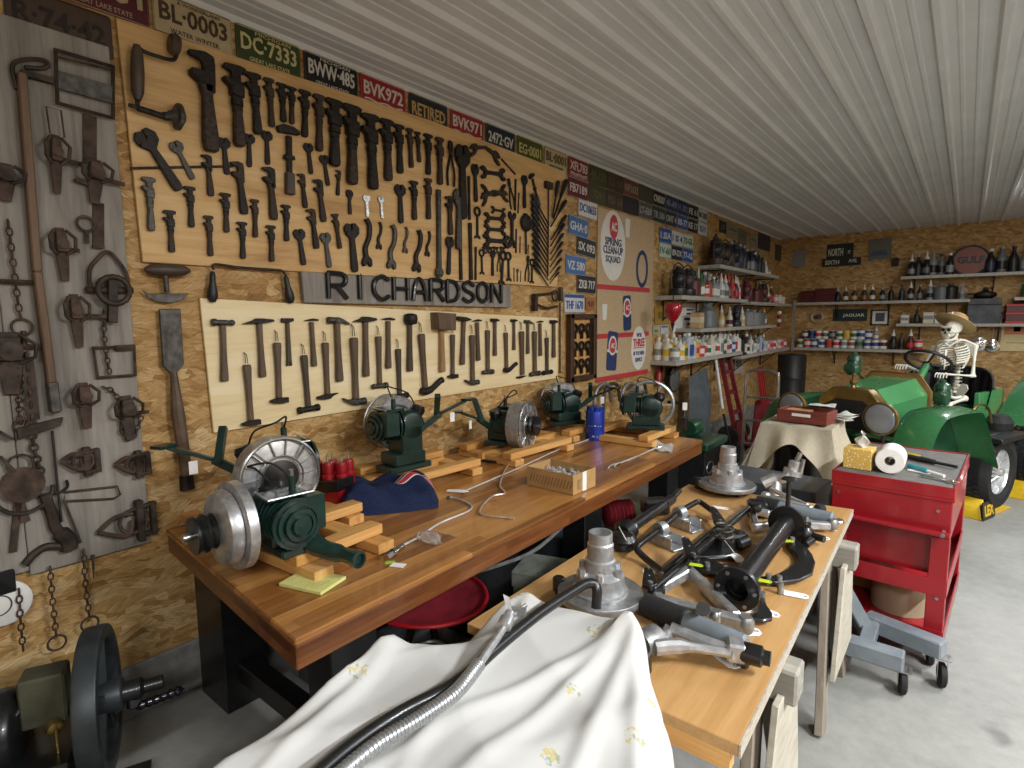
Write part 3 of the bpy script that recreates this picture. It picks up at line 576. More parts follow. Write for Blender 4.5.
ROW = [(150 - 78, pm('5d2530'), cream, '\u00b70001', 'dark maroon plate above the R-74-42 plate', ('GREAT LAKE STATE',), 0), (193, pm('c0b08c'), pm('4c3d2e'), 'BL\u00b70003', 'cream plate reading BL 0003', ('WATER WINTER', 'A WONDERLAND'), 0), (267, pm('3c4a28'), pm('d8cf98'), 'DC\u00b77333', 'green plate reading DC 7333', ('GREAT LAKE STATE', 'MICHIGAN'), 0),
       (329, blk, whit, 'BWW\u00b7485', 'black plate reading BWW 485', ('GREAT LAKE STATE', 'MICHIGAN'), 0), (383, pm('9c2530'), whit, 'BVK972', 'red plate reading BVK972 with white waves', None, 1), (427, pm('26303c'), pm('c8a96a'), 'RETIRED', 'dark plate reading RETIRED in gold letters', None, 0), (465, pm('9c2530'), whit, 'BVK971', 'red plate reading BVK971 with white waves', None, 1),
       (498, pm('1f3040'), whit, '2472\u00b7GV', 'navy plate reading 2472 GV', None, 0), (528, pm('4c5a2a'), pm('cfca7e'), 'EG\u00b70001', 'olive green plate reading EG 0001', None, 0), (554.5, pm('c2b48c'), pm('5d5334'), 'BL\u00b70001', 'cream plate reading BL 0001', ('WINTER WONDER',), 0)]
for i, (px, bg, fg, tx, lb, sub, wv) in enumerate(ROW):
    y = [.80, 1.12, 1.44, 1.765, 2.085, 2.415, 2.745, 3.075, 3.405, 3.735][i]
    plate(y, zr, bg, fg, tx, lb, sub, wv)
plate(.67, 2.64, brn, pm('241a14'), 'R\u00b774\u00b742', 'rusty brown plate reading R 74 42 above the weathered panel', x=.004)
# the patchwork of plates further along: (pixel centre, colours, text, label, width, height)
def pp(px, py, bg, fg, tx, lb, w=.305, h=.152, tilt=0, **k): p = W(px, py, .006); return plate(p.y, p.z, bg, fg, tx, lb, w=w, h=h, tilt=tilt, x=.004 + R.random() * .003, **k)
slate, bwn2 = pm('2b2c33'), pm('5d4638'); blu, wht2, grn = pm('2f5aa0'), pm('cfd2d2'), pm('6d9a6a')
ya = 4.06; 
GR = [(0, 0, pm('8e2733'), whit, 'XFL783', 'red plate reading XFL 783', 1), (0, 1, pm('6d2230'), whit, 'FB7189', 'maroon plate reading FB7189 under XFL 783', 0),
      (1, 0, pm('47492f'), pm('6d6d4a'), '48-126', 'olive faded plate beside XFL 783', 0), (1, 1, pm('4d4c33'), pm('6f6c4c'), '7091', 'olive faded plate beside FB7189', 0), (2, 0, pm('493b30'), pm('6a5a4a'), '52 84', 'dark brown faded plate in the top row', 0), (2, 1, pm('4c4136'), pm('786a5a'), 'RD 66', 'dark brown faded plate in the second row', 0),
      (3, 0, pm('6d4438'), pm('b0a08c'), 'NP1633', 'rusty red plate in the top row', 0), (3, 1, pm('2b2930'), pm('44424a'), '', 'plain blackened plate under the rusty red plate', 0), (4, 0, pm('4a443a'), pm('5d564a'), '', 'plain grey-brown plate in the top row', 0), (4, 1, pm('5a5c58'), pm('b4b6b0'), 'LT-E69', 'grey plate with pale characters under the plain grey-brown plate', 0),
      (5, 0, blk, whit, 'CNB287', 'black plate reading CNB287', 0), (5, 1, pm('2c3a36'), pm('9aa49c'), 'TR 580', 'dark green plate under CNB287', 0), (6, 0, pm('26365c'), pm('9aa8c8'), '41-A9', 'navy plate beside CNB287', 0), (6, 1, pm('2e3238'), pm('b4b8bc'), 'ONT 4', 'charcoal plate under the navy plate', 0),
      (7, 0, pm('232e50'), pm('7f8cb0'), 'H 302', 'dark blue plate in the top row', 0), (7, 1, blu, wht2, '8B-77', 'bright blue plate in the second row', 0), (8, 0, blk, wht2, 'FE 61', 'black plate with white characters beside the dark blue plate', 0), (8, 1, pm('22241f'), wht2, 'KE 17', 'black plate in the second row beside the bright blue plate', 0),
      (9, 0, wht2, pm('44506a'), 'M-205', 'white plate near the end of the top row', 0), (9, 1, wht2, pm('55606c'), 'KU 9', 'pale plate near the end of the second row', 0),
      (6, 2, blu, wht2, '1.ISA', 'blue plate in the third row', 0), (7, 2, wht2, pm('44618e'), '1 IS 4', 'white plate in the third row', 0), (8, 2, pm('c8d2c4'), pm('4c7a50'), '73-GL', 'white and green plate in the third row', 0), (6, 3, pm('c8d4c8'), pm('4c8a58'), '1V-60', 'white and green plate in the lowest row', 0), (7, 3, pm('26282a'), wht2, '89-DX', 'black plate in the lowest row', 0), (8, 3, blu, wht2, '77-A2', 'blue plate in the lowest row', 0)]
for c_, r_, bg, fg, tx, lb, wv in GR: plate(ya + c_ * .309 - (.13 if r_ > 1 else 0), zr + .0 - r_ * .157 - (.0 if r_ < 2 else .03), bg, fg, tx, lb + ' above the shelves' if c_ > 4 else lb, None, wv, tilt=R.uniform(-.015, .015))
plate(7.55, 2.75, blk, pm('6a6c70'), '2-07', 'small black plate last along the ceiling', w=.26, h=.152)
pp(588, 209, pm('dcdcd4'), pm('3a5a9c'), 'DC10655', 'white plate with blue characters at the top beside the poster', tilt=-.03)
pp(578.5, 227, pm('4a72ac'), whit, 'GHA\u00b70', 'blue and white plate tilted beside the poster', tilt=-.06)
pp(586.5, 247.5, pm('2c2e30'), whit, 'SX 093', 'black plate with white characters beside the poster', tilt=-.08)
pp(576, 265.5, pm('4a76b4'), whit, 'VZ 580', 'pale blue plate reading VZ 580 above the ZKB plate', tilt=-.03)
pp(586.5, 284.5, pm('2a2b2e'), whit, 'ZKB 717', 'black plate reading ZKB 717', tilt=-.02)
pp(574.5, 303.5, pm('d4d8dc'), pm('38579c'), 'THF 1670', 'white plate reading THF 1670 with blue top band', tilt=0, bar=pm('38579c'))
one('small_tag', MB(pm('a8743c')).prism(roundrect(.16, .11, .01), .003).m(pm('4c3a6a')).text('M-07', M.Translation((0, 0, .003)), .1, .05, .002), 'small ochre tag beside the THF 1670 plate', 'tag', basis(W(590.5, 304, .006), YY, UPZ, XX))
# ---- the poster
po = [W(*q, .012) for q in ((599, 209), (656.5, 222), (649, 371), (595.5, 381.5))]
py0, py1 = (po[0].y + po[3].y) / 2, (po[1].y + po[2].y) / 2; pz0, pz1 = (po[2].z + po[3].z) / 2, (po[0].z + po[1].z) / 2
pw, ph = py1 - py0, pz1 - pz0; T = basis((.006, py0, pz0), YY, UPZ, XX)
pst = thing('poster', 'tall beige AC Spring Clean-Up Squad advertising poster with red stripes', 'poster', T)
def U(px, py): p = W(px, py, .012); return p.y - py0, p.z - pz0
beige = mat('poster_beige', '#c3ab88', '#b89f7c', .5, 0, 40); pred = flat('#c23a44'); pnav = flat('#263c68'); pwh = flat('#e6e4dc')
MB(beige).bb(0, pw, 0, ph, 0, .006).build('poster_sheet', pst)
ms = MB(pred)
for ya_, yb_ in ((288, 289), (336, 334), (380, 371)):
    z_ = (U(598, ya_)[1] + U(648, yb_)[1]) / 2; ms.bb(.0, pw * .93, z_ - .022, z_ + .022, .006, .008)
ms.build('red_stripe', pst)
def oval(cx_, cz_, rx, rz, m_, nm, z0=.006, d=.003): return MB(m_).prism([(cx_ + rx * math.cos(a * pi / 16), cz_ + rz * math.sin(a * pi / 16)) for a in range(32)], d, z0=z0).build(nm, pst)
c_ = U(613, 246); ov = oval(c_[0], c_[1], .23, .31, pwh, 'white_oval'); c2 = U(613.5, 227); oval(c2[0], c2[1], .075, .105, pred, 'badge', .009)
MB(pwh).text('AC', M.Translation((c2[0], c2[1], .012)), .1, .08, .003, .03).build('badge_lettering', pst)
m_ = MB(pnav)
for s_, zy, wd in (('SPRING', 242, .3), ('CLEAN-UP', 250.5, .36), ('SQUAD', 260, .27)): a_ = U(613, zy); m_.text(s_, M.Translation((c_[0], a_[1], .009)), wd, .07, .003, .02)
m_.build('lettering', pst)
c_ = U(638.5, 348); oval(c_[0], c_[1], .16, .215, pwh, 'white_oval')
m_ = MB(pnav)
for s_, dz, wd in (("WE'RE", .13, .11), ('OF YOU NEED', -.05, .24), ('SERVICE', -.115, .15)): m_.text(s_, M.Translation((c_[0], c_[1] + dz, .009)), wd, .04, .003, .01)
m_.m(pred).text('THREE', M.Translation((c_[0], c_[1] + .055, .009)), .25, .08, .003, .03).bb(c_[0] - .12, c_[0] + .12, c_[1] + .0, c_[1] + .008, .009, .011); m_.build('lettering', pst)
# printed oil filter cans (the cartoon figures of the advert are left out)
for (cx_, cy_, w_, h_, rot) in ((612, 351, .19, .36, -.1), (627, 313, .16, .33, .08)):
    a_ = U(cx_, cy_); TT = M.Translation((a_[0], a_[1], .006)) @ M.Rotation(rot, 4, 'Z')
    m_ = MB(pnav); m_.T = TT; m_.prism(roundrect(w_, h_, .03), .003); m_.m(pwh).prism(roundrect(w_, .03, .01), .004); m_.v = m_.v
    m_.prism([(.075 * math.cos(k * pi / 10), .05 + .09 * math.sin(k * pi / 10)) for k in range(20)], .004); m_.m(pred).prism([(.055 * math.cos(k * pi / 10), .05 + .07 * math.sin(k * pi / 10)) for k in range(20)], .005)
    m_.m(pwh).text('AC', M.Translation((0, .05, .005)), .07, .05, .002, .03); m_.T = None; m_.build('printed_can', pst)
a_ = U(642, 269); MB(pnav).tube([(a_[0] + .11 * math.cos(k * pi / 12), a_[1] + .16 * math.sin(k * pi / 12), .008) for k in range(24)], .022, 6, True, .12).build('printed_ring', pst)
for px, py, w_, h_ in ((627.5, 228, .1, .17), (604.5, 312, .09, .14)):
    a_ = U(px, py); MB(pwh).prism([(-w_ / 2 + a_[0], h_ / 2 + a_[1]), (w_ / 2 + a_[0], h_ / 2 + a_[1]), (w_ * .36 + a_[0], -h_ / 2 + a_[1]), (-w_ * .36 + a_[0], -h_ / 2 + a_[1])], .003, z0=.006).build('printed_cup', pst)
# ---- dial and box under the weathered panel
one('black_box', MB(black).bb(.0, .05, W(-30, 590, .05).y, W(17, 590, .05).y, W(8, 594, .05).z, W(8, 571, .05).z), 'small black box on the wall under the weathered panel', 'box', bevel=.004)
dl = thing('wall_dial', 'round white dial on the wall under the weathered panel', 'dial', basis(W(3, 603, .03), YY, UPZ, XX))
MB(white).lathe([(.075, -.03), (.078, .01), (.072, .014), (0, .014)], n=24).build('dial_face', dl); MB(iron3).tube(circ((-.015, 0, .018), .035, 20), .002, 5, True).build('dial_ring', dl)
# ---- traps, chains and irons on the weathered panel
G3 = 'rusty traps and irons on the weathered panel'; XT = .045
def g(z, x, y, X=XT): return zw(z, (x, y), X)
def chain(name, pts, label, r=.0028, ln=.03, ring=None, mt=None, wide=.008):
    pts = smoothpath(pts, 8); mb = MB(mt or rust); acc = 0; i = 0
    d = [0]
    for a, b in zip(pts, pts[1:]): d.append(d[-1] + (b - a).length)
    n_ = max(2, int(d[-1] / (ln * .78)))
    def at(s_):
        for j in range(len(pts) - 1):
            if d[j + 1] >= s_: return pts[j].lerp(pts[j + 1], (s_ - d[j]) / max(1e-9, d[j + 1] - d[j]))
        return pts[-1]
    for k in range(n_):
        a, b = at(d[-1] * k / n_), at(d[-1] * (k + 1) / n_); c = (a + b) / 2; dr = (b - a).normalized(); sd = dr.cross(XX).normalized(); nn = sd if k % 2 else XX
        mb.tube([c + dr * (ln * .5 * math.cos(t)) + nn * (wide * math.sin(t)) for t in [2 * pi * q_ / 8 for q_ in range(8)]], r, 5, True)
    if ring: mb.tube(circ(pts[-1] - V((0, 0, ring)), ring, 18, ax=(1, 2)), .004, 6, True)
    return one(name, mb, label, 'chain', group=G3)
def trap(p_top, p_bot, label, wd=.05, jaws=True, loop=0, side=0, mt=None):
    mt = mt or rust; T, L = wallT(p_top, p_bot, False); T = T; t = thing('leg_trap', label, 'trap', T, G3)
    MB(mt).prism([(-wd * .2, 0), (wd * .2, 0), (wd * .35, L * .5), (wd * .25, L), (-wd * .25, L), (-wd * .35, L * .5)], .008).prism([(-wd * .3, L * .55), (wd * .3, L * .55), (wd * .26, L * .92), (-wd * .26, L * .92)], .02, z0=.006).build('spring', t, bevel=.002)
    MB(mt).lathe([(0, 0), (wd * .3, 0), (wd * .33, .006), (0, .01)], (0, L * .7, .028), (0, 0, 1), 12).build('pan', t)
    if jaws: 
        for k in (-1, 1): MB(mt).tube([(k * wd * .25, L * .5, .012), (k * wd * .62, L * .6, .03), (k * wd * .66, L * .8, .035), (k * wd * .3, L * .95, .015)], .006, 6).build('jaw', t)
    if side: MB(mt).bar((0, L * .6, .012), (side, L * .58, .012), .014, .01).build('cross_bar', t)
    if loop: MB(mt).tube([(-wd * .3, L, .01), (-wd * .45, L + loop, .01), (wd * .35, L + loop, .01), (wd * .5, L * .98, .01)], .003, 5).build('wire_loop', t)
    return t
t = thing('bed_grate', 'rectangular iron frame with a solid middle band at the top of the weathered panel', 'grate', (0, 0, 0), G3)
c4 = [W(*q, .05) for q in ((55.5, 50), (113, 66.5), (113, 118), (57.5, 103))]
MB(iron2).tube(c4, .008, 6, True).tube([c4[0].lerp(c4[3], .12), c4[1].lerp(c4[2], .08)], .004, 6).build('wire_frame', t)
m4 = [c4[0].lerp(c4[3], .38), c4[1].lerp(c4[2], .38), c4[1].lerp(c4[2], .72), c4[0].lerp(c4[3], .72)]
MB(iron3).prism([(p.y, p.z) for p in m4], .01, basis((.045, 0, 0), YY, UPZ, XX)).build('band', t)
t = thing('log_hook', 'long brown wooden pole with an iron hook at its top on the weathered panel', 'pole', (0, 0, 0), G3)
pl = [g('g', 80, 130), g('h', 140, 200), g('h', 210, 740)]
MB(wood('brown_pole', '#4a372a', '#67503d', '#7c6450', 2, 10, .7)).bar(pl[0], pl[1], .025, .05, 0).bar(pl[1], pl[2], .025, .052, 0).build('pole', t, bevel=.004)
MB(iron2).tube(smoothpath([g('g', 65, 190), g('g', 48, 100), g('g', 100, 75), g('g', 170, 78), g('g', 185, 95), g('g', 165, 108), g('g', 95, 105)], 5), .007, 7).bar(g('g', 80, 125), g('g', 205, 158), .02, .02).build('hook', t)
MB(iron3).bar(g('h', 195, 620), g('h', 210, 735), .03, .058).build('iron_shoe', t, bevel=.003)
trap(g('g', 210, 365), g('g', 218, 590), 'wire-looped trap under the rectangular iron frame', .05, True, .085, .07)
trap(g('g', 365, 460), g('g', 362, 630), 'dark broad trap with spikes either side below the iron frame', .07, True, 0, .09)
one('spike', MB(rust).bar(g('g', 285, 535), g('g', 335, 555), .02, .012), 'short rusty spike beside the broad dark trap', 'spike', group=G3, bevel=.003)
one('hanging_strap', MB(rust).bar(g('g', 345, 290, .036), g('g', 345, 470, .036), .04, .008), 'grey-brown strap hanging under the rectangular iron frame', 'strap', group=G3)
trap(g('g', 18, 475), g('g', 22, 620), 'trap at the panel edge above the long chain', .07)
chain('chain', [g('h', 30, 0), g('h', 52, 180), g('h', 72, 340), g('h', 82, 380)], 'long vertical chain ending in a ring on the weathered panel', ring=.028)
one('cross_bar', MB(rust).tube([g('h', 0, 235), g('h', 125, 240)], .009, 6), 'iron cross bar behind the long chain on the panel', 'bar', group=G3)
one('swivel_bar', MB(rust).tube([g('h', 90, 425), g('h', 95, 482)], .008, 6).tube([g('h', 35, 482), g('h', 155, 488)], .009, 6), 'T-shaped iron bar on the panel under the chain ring', 'bar', group=G3)
trap(g('h', 225, 30), g('h', 250, 235), 'narrow trap with a small ring beside the wooden pole', .055, True, 0, .05)
one('ring', MB(rust).tube(circ(g('h', 330, 15), .026, 18, ax=(1, 2)), .005, 6, True).bar(g('h', 332, 40), g('h', 335, 90), .012, .008), 'iron ring on a short bar above the arched iron', 'ring', group=G3)
one('hanging_strap', MB(rust).bar(g('g', 378, 625, .036), g('h', 378, 105, .036), .034, .008).bar(g('h', 355, 102), g('h', 400, 105), .012, .01), 'long flat rusty strap ending above the arched iron', 'strap', group=G3)
t = thing('stirrup_iron', 'arched iron bow with a clevis in its cross bar', 'iron', (0, 0, 0), G3)
MB(rust).tube(smoothpath([g('h', 345, 262), g('h', 345, 190), g('h', 380, 145), g('h', 405, 124), g('h', 435, 135), g('h', 485, 205), g('h', 492, 265)], 5), .007, 7).tube([g('h', 330, 268), g('h', 510, 270)], .012, 7).build('bow', t)
MB(iron2).bar(g('h', 432, 215, .06), g('h', 432, 395, .06), .03, .02).tube(circ(g('h', 438, 270, .07), .05, 16, ax=(1, 2)), .011, 7, True).build('clevis', t, bevel=.002)
trap(g('h', 280, 285), g('h', 305, 490), 'trap with a side bar level with the leather knife', .055, True, 0, .09)
chain('chain', [g('h', 400, 345), g('h', 400, 450), g('h', 420, 590)], 'short chain from the arched iron to the square frame', ln=.024)
one('square_frame', MB(rust).tube([g('h', 358, 490), g('h', 515, 485), g('h', 520, 595), g('h', 375, 605)], .007, 6, True).tube([g('h', 440, 492), g('h', 515, 488)], .012, 6), 'square iron frame in the middle of the weathered panel', 'frame', group=G3)
one('saw_blade', MB(iron2).prism([(-.018 + (.006 if k % 2 else 0), .012 * k) for k in range(19)] + [(.02, .21), (.02, 0)], .004, basis(g('h', 125, 768), YY, UPZ, XX)), 'short toothed saw blade strip beside the wooden pole', 'saw blade', group=G3)
chain('chain', [g('h', 100, 510), g('h', 112, 640), g('h', 122, 768), g('i', 130, 260), g('i', 165, 380)], 'thick twisted chain running down beside the wooden pole', .004, .026, wide=.011)
trap(g('h', 30, 430), g('h', 45, 670), 'large dark trap at the panel edge beside the saw blade', .10, True, 0, 0, iron2)
chain('chain', [g('h', 65, 520), g('h', 75, 768), g('i', 85, 150)], 'thin chain ending in a ring below the dark edge trap', ln=.02, ring=.024)
trap(g('i', 315, 10), g('i', 335, 185), 'narrow trap under the square iron frame', .06, True, 0, -.03)
t = trap(g('i', 480, 60), g('i', 500, 230), 'chain-wrapped trap at the panel edge beside the long chisel', .07, True, 0, .07, iron2)
chain('chain', [g('i', 395, 25), g('i', 440, 50), g('i', 470, 130), g('i', 465, 190), g('i', 505, 230), g('i', 545, 140)], 'looped chain hanging over the trap beside the long chisel', ln=.022)
def boxtrap(a, b, label, s_=1):
    p, q_ = g('i', *a), g('i', *b); t = thing('coil_trap', label, 'trap', (0, 0, 0), G3); L = (q_ - p)
    MB(rust).tube(smoothpath([p, p.lerp(q_, .25) + V((.01, 0, -.02 * s_)), p.lerp(q_, .5) + V((.02, 0, -.03 * s_)), p.lerp(q_, .6)], 4), .009, 7).tube(smoothpath([p, p.lerp(q_, .3) + V((.01, 0, .025 * s_)), p.lerp(q_, .6) + V((.01, 0, .02 * s_))], 4), .008, 7).build('spring', t)
    c = p.lerp(q_, .72); MB(iron2).bar(c + V((.01, 0, -.06 * s_)), c + V((.01, 0, .05 * s_)), .025, .022 * s_).bar(c + V((.016, .03 * s_, -.05 * s_)), c + V((.016, .03 * s_, .04 * s_)), .02, .018 * s_).bar(c + V((.014, -.01, .03 * s_)), c + V((.014, .04 * s_, .035 * s_)), .02, .014).bar(c + V((.014, -.01, -.045 * s_)), c + V((.014, .04 * s_, -.04 * s_)), .02, .014).build('frame_bar', t, bevel=.003)
    MB(rust).tube(circ(p.lerp(q_, .6) + V((.015, 0, 0)), .032 * s_, 12, ax=(1, 2)), .007, 6, True).build('jaw', t)
boxtrap((238, 312), (365, 305), 'small coil trap right of the thin rod, level with the rear engine pedal'.replace('right of', 'beside'))
boxtrap((445, 325), (560, 315), 'small coil trap at the panel edge above the large coil trap')
boxtrap((375, 585), (590, 510), 'largest coil trap in the lower corner of the weathered panel', 1.5)
one('wire_triangle', MB(rust).tube([g('i', 310, 625), g('i', 245, 460), g('i', 250, 430), g('i', 450, 408), g('i', 462, 440), g('i', 440, 455), g('i', 250, 465)], .004, 6), 'bent wire triangle beside the largest coil trap', 'wire', group=G3)
t = thing('round_trap', 'round pan trap with loop and strap low on the panel edge', 'trap', (0, 0, 0), G3)
c = g('i', 85, 400); MB(rust).lathe([(0, 0), (.06, 0), (.062, .012), (0, .018)], c, XX, 18).build('pan', t); MB(iron2).tube(circ(c + V((.01, 0, -.02)), .08, 20, pi, 2 * pi, (1, 2)), .007, 6).tube(circ(c + V((.01, 0, .07)), .035, 14, ax=(1, 2)), .004, 6, True).build('jaw', t)
MB(rust).bar(g('i', 70, 460), g('i', 50, 660), .02, .01).bar(g('i', 70, 460), g('i', 95, 545), .03, .01).build('strap', t)
t = thing('trap_hames', 'dark curved iron with a forked foot beside the thin long rod', 'iron', (0, 0, 0), G3)
MB(iron2).tube(smoothpath([g('i', 170, 440), g('i', 200, 520), g('i', 215, 570), g('i', 255, 610), g('i', 265, 650)], 5), [.018] * 12 + [.028] * 9, 8).tube(smoothpath([g('i', 250, 640), g('i', 180, 640), g('i', 130, 670), g('i', 95, 710)], 5), .014, 8).build('iron_bow', t)
one('thin_rod', MB(iron).tube([g('i', 200, 195), g('i', 222, 420), g('i', 236, 545)], .004, 6).tube(smoothpath([g('i', 145, 440), g('i', 225, 432), g('i', 258, 410), g('i', 255, 385)], 4), .005, 6), 'long thin rod with a hooked cross wire low on the panel', 'rod', group=G3)
one('axe_head', MB(iron2).prism([(-.07, 0), (.05, .03), (.06, .06), (-.07, .04)], .015, basis(g('i', 165, 215), YY, UPZ, XX)), 'flat iron wedge at the foot of the wooden pole', 'wedge', group=G3, bevel=.002)
one('strap_end', MB(iron2).bar(g('i', 0, 200), g('i', 45, 225), .05, .01).bar(g('i', 0, 295), g('i', 55, 350), .03, .01), 'flat iron strap ends at the edge of the panel above the round trap', 'strap', group=G3)
chain('chain', [g('j', 50, 290, .05), g('j', 55, 380, .05), g('j', 62, 455, .05)], 'short chain below the panel in front of the white dial')
chain('chain', [g('j', 133, 232, .05), g('j', 140, 320, .05), g('j', 150, 415, .05)], 'middle chain with a ring hanging below the weathered panel', ring=.027)
chain('chain', [g('j', 222, 185, .05), g('j', 228, 280, .05), g('j', 238, 365, .05)], 'chain with a half hidden ring hanging behind the flywheel', ring=.027)
one('spike', MB(rust).cyl(g('j', 247, 200, .04), g('j', 250, 262, .04), .006, .002, 6), 'thin iron pin hanging below the panel beside the chain', 'pin', group=G3)
# ================================================================ WORKBENCH
def D(x, y, t): return CAM + ray(x, y) * t
HB_Z = .75
benchw = wood('bench_wood', '#8a5828', '#b27c42', '#cc9a58', 1, 10, .3, strips=.055, across=0, coat=.25, long=1.0)
benche = wood('bench_edge', '#553016', '#784824', '#93613a', 1, 10, .35, strips=.03, across=2, coat=.2)
wb = thing('workbench', 'long brown butcher-block workbench with black steel legs along the tool wall', 'workbench', (0, 0, 0))
bc = [H(295, 640, HB_Z), H(703, 440, HB_Z), V((.03, 3.93, HB_Z)), H(160, 525, HB_Z)]
bc[3] = V((.03, H(163, 528, HB_Z).y, HB_Z))
MB(benchw).prism([(p.x, p.y) for p in bc], .02, z0=HB_Z - .02).build('bench_top', wb, bevel=.004)
ins = .004
MB(benche).prism([(bc[0].x - ins, bc[0].y + ins), (bc[1].x - ins, bc[1].y - ins), (.034, 3.92), (.034, bc[3].y + ins)], .075, z0=HB_Z - .096).build('bench_edge', wb, bevel=.004)
for y in (1.03, 2.55, 3.6):
    for x0, x1 in ((.06, .3), (.92, 1.06)): MB(black).bb(x0, x1, y - .09, y + .09, 0, HB_Z - .096).build('leg', wb, bevel=.004)
    MB(black).bb(.3, .92, y - .04, y + .04, .12, .2).build('stretcher', wb, bevel=.004)
MB(black).bb(.95, 1.03, 1.1, 3.5, HB_Z - .16, HB_Z - .096).build('rail', wb)
# ---- small engines on wooden skids
ribs = green_e
def engine(c, rz, label, pulley=True, screen=True, hc=.2, exhaust=True, tagp=True, pedal=True, fly=.145, wire=True, openw=False):
    t = thing('hit_engine', label, 'engine', M.Translation(c - V((0, 0, hc))) @ M.Rotation(rz, 4, 'Z'), 'small green engines on the workbench')
    MB(green_e).bb(-.1, .16, -.02, .12, .0, .03).bb(-.07, .12, -.03, .11, .03, .09).lathe([(.0, 0), (.075, 0), (.085, .02), (.085, .12), (.07, .14), (0, .14)], (0, -.04, hc), (0, 1, 0), 20).bb(-.06, .07, -.03, .1, .08, hc).build('crankcase', t, bevel=.006)
    cy = MB(green_e).cyl((.03, .03, hc + .01), (.17, .03, hc + .01), .055, n=18)
    for k in range(7): x = .055 + k * .018; cy.lathe([(.05, 0), (.088 - .003 * k, .001), (.088 - .003 * k, .007), (.05, .008)], (x, .03, hc + .01), (1, 0, 0), 24)
    cy.lathe([(.085, 0), (.085, .004), (.072, .005), (.072, .016), (.06, .017), (.06, .01), (.052, .01), (.052, .026), (.04, .027), (.04, .02), (.03, .02), (.03, .034), (0, .036)], (.175, .03, hc + .01), (1, 0, 0), 24); cy.build('cylinder', t)
    MB(green_e).bb(.04, .14, -.05, .09, hc + .085, hc + .1).cyl((.09, .06, hc + .08), (.09, .06, hc + .15), .012).bb(.10, .18, .06, .13, hc - .03, hc + .09).build('cylinder_head', t, bevel=.005)
    dome = exhaust and pulley; f = MB(alu)
    if openw:
        f.tube(circ((0, -.09, hc), fly * .95, 40, ax=(0, 2)), .014, 8, True).lathe([(0, -.02), (.045, -.02), (.05, 0), (.045, .03), (0, .03)], (0, -.09, hc), (0, -1, 0), 24)
        for k in range(6): a = k * pi / 3; f.bar((.03 * math.cos(a), -.09, hc + .03 * math.sin(a)), (fly * .95 * math.cos(a), -.09, hc + fly * .95 * math.sin(a)), .022, .012)
    else: f.lathe([(.0, -.02), (fly * .9, -.02), (fly, -.012), (fly, .018), (fly * .93, .022), (0, .022)] if dome else [(.02, -.02), (.05, -.03), (.07, -.025), (.10, -.05), (fly * .93, -.05), (fly, -.04), (fly, .03), (fly * .9, .035), (.0, .035)], (0, -.09, hc), (0, -1, 0), 36)
    vn = f.m(alud)
    for k in range(0 if openw or (exhaust and pulley) else 14):
        a = 2 * pi * k / 14; T = M.Translation((0, -.127, hc)) @ M.Rotation(a, 4, 'Y'); vn.box((0, 0, 0), (1, 1, 1)); vn.v[-8:] = [tuple(T @ V((x_ * fly * .4 + fly * .75, y_ * .02 + .002, z_ * .004 + x_ * .006))) for x_, y_, z_ in vn.v[-8:]]
    if exhaust and pulley: f.m(alu).lathe([(.1, -.0), (.122, .005), (.124, .02), (.116, .04), (.09, .052), (.05, .056), (0, .056)], (0, -.11, hc), (0, -1, 0), 36)
    f.build('flywheel', t)
    if screen:
        s_ = MB(steel).tube(circ((0, -.135, hc), fly * .99, 30, ax=(0, 2)), .006, 6, True).tube(circ((0, -.142, hc), fly * .55, 24, ax=(0, 2)), .004, 5, True)
        for k in range(4): a = pi / 4 + k * pi / 2; s_.tube([(fly * .55 * math.cos(a), -.142, hc + fly * .55 * math.sin(a)), (fly * .99 * math.cos(a), -.135, hc + fly * .99 * math.sin(a))], .004, 5)
        s_.build('fan_guard', t)
    if pulley:
        MB(black).lathe([(0, 0), (.055, 0), (.06, .005), (.05, .018), (.06, .03), (.062, .036), (.05, .048), (.06, .06), (.058, .068), (.02, .07), (0, .07)], (0, -.13 - (.028 if exhaust else 0), hc), (0, -1, 0), 26).build('pulley', t)
        MB(steel).cyl((0, -.2 - (.028 if exhaust else 0), hc), (0, -.225 - (.028 if exhaust else 0), hc), .012).build('crank_nut', t)
    else: MB(black).lathe([(0, 0), (.06, 0), (.065, .01), (.02, .02), (0, .02)], (0, -.13, hc), (0, -1, 0), 22).build('hub', t)
    MB(black).lathe([(0, 0), (.035, .003), (.04, .03), (.03, .05), (0, .05)], (-.055, .05, hc + .05), (-.3, .2, 1), 14).cyl((-.02, .06, hc), (-.06, .09, hc + .09), .014).build('carburettor', t)
    if exhaust: MB(green_e).tube(smoothpath([(.12, .07, hc - .06), (.2, .1, hc - .09), (.27, .13, hc - .1), (.33, .14, hc - .1)], 4), [.035] * 4 + [.03] * 4 + [.024] * 5, 12).lathe([(.024, 0), (.028, .004), (.028, .03), (.02, .032), (.016, .02), (0, .02)], (.32, .138, hc - .1), (1, .1, 0), 14).build('exhaust_pipe', t)
    if pedal: MB(green_e).bar((-.05, .08, hc - .03), (-.16, .12, hc + .05), .035, .03).bar((-.16, .12, hc + .05), (-.3, .17, hc + .11), .03, .014).bar((-.15, .1, hc + .03), (-.1, .18, hc + .16), .03, .025).box((-.31, .175, hc + .115), (.07, .06, .012), .5).build('foot_pedal', t, bevel=.003)
    if wire: MB(blackr).tube(smoothpath([(.09, .06, hc + .14), (.08, .0, hc + .2), (.02, -.05, hc + .19), (-.04, .0, hc + .16), (-.05, .05, hc + .1)], 5), .004, 6).build('spark_wire', t)
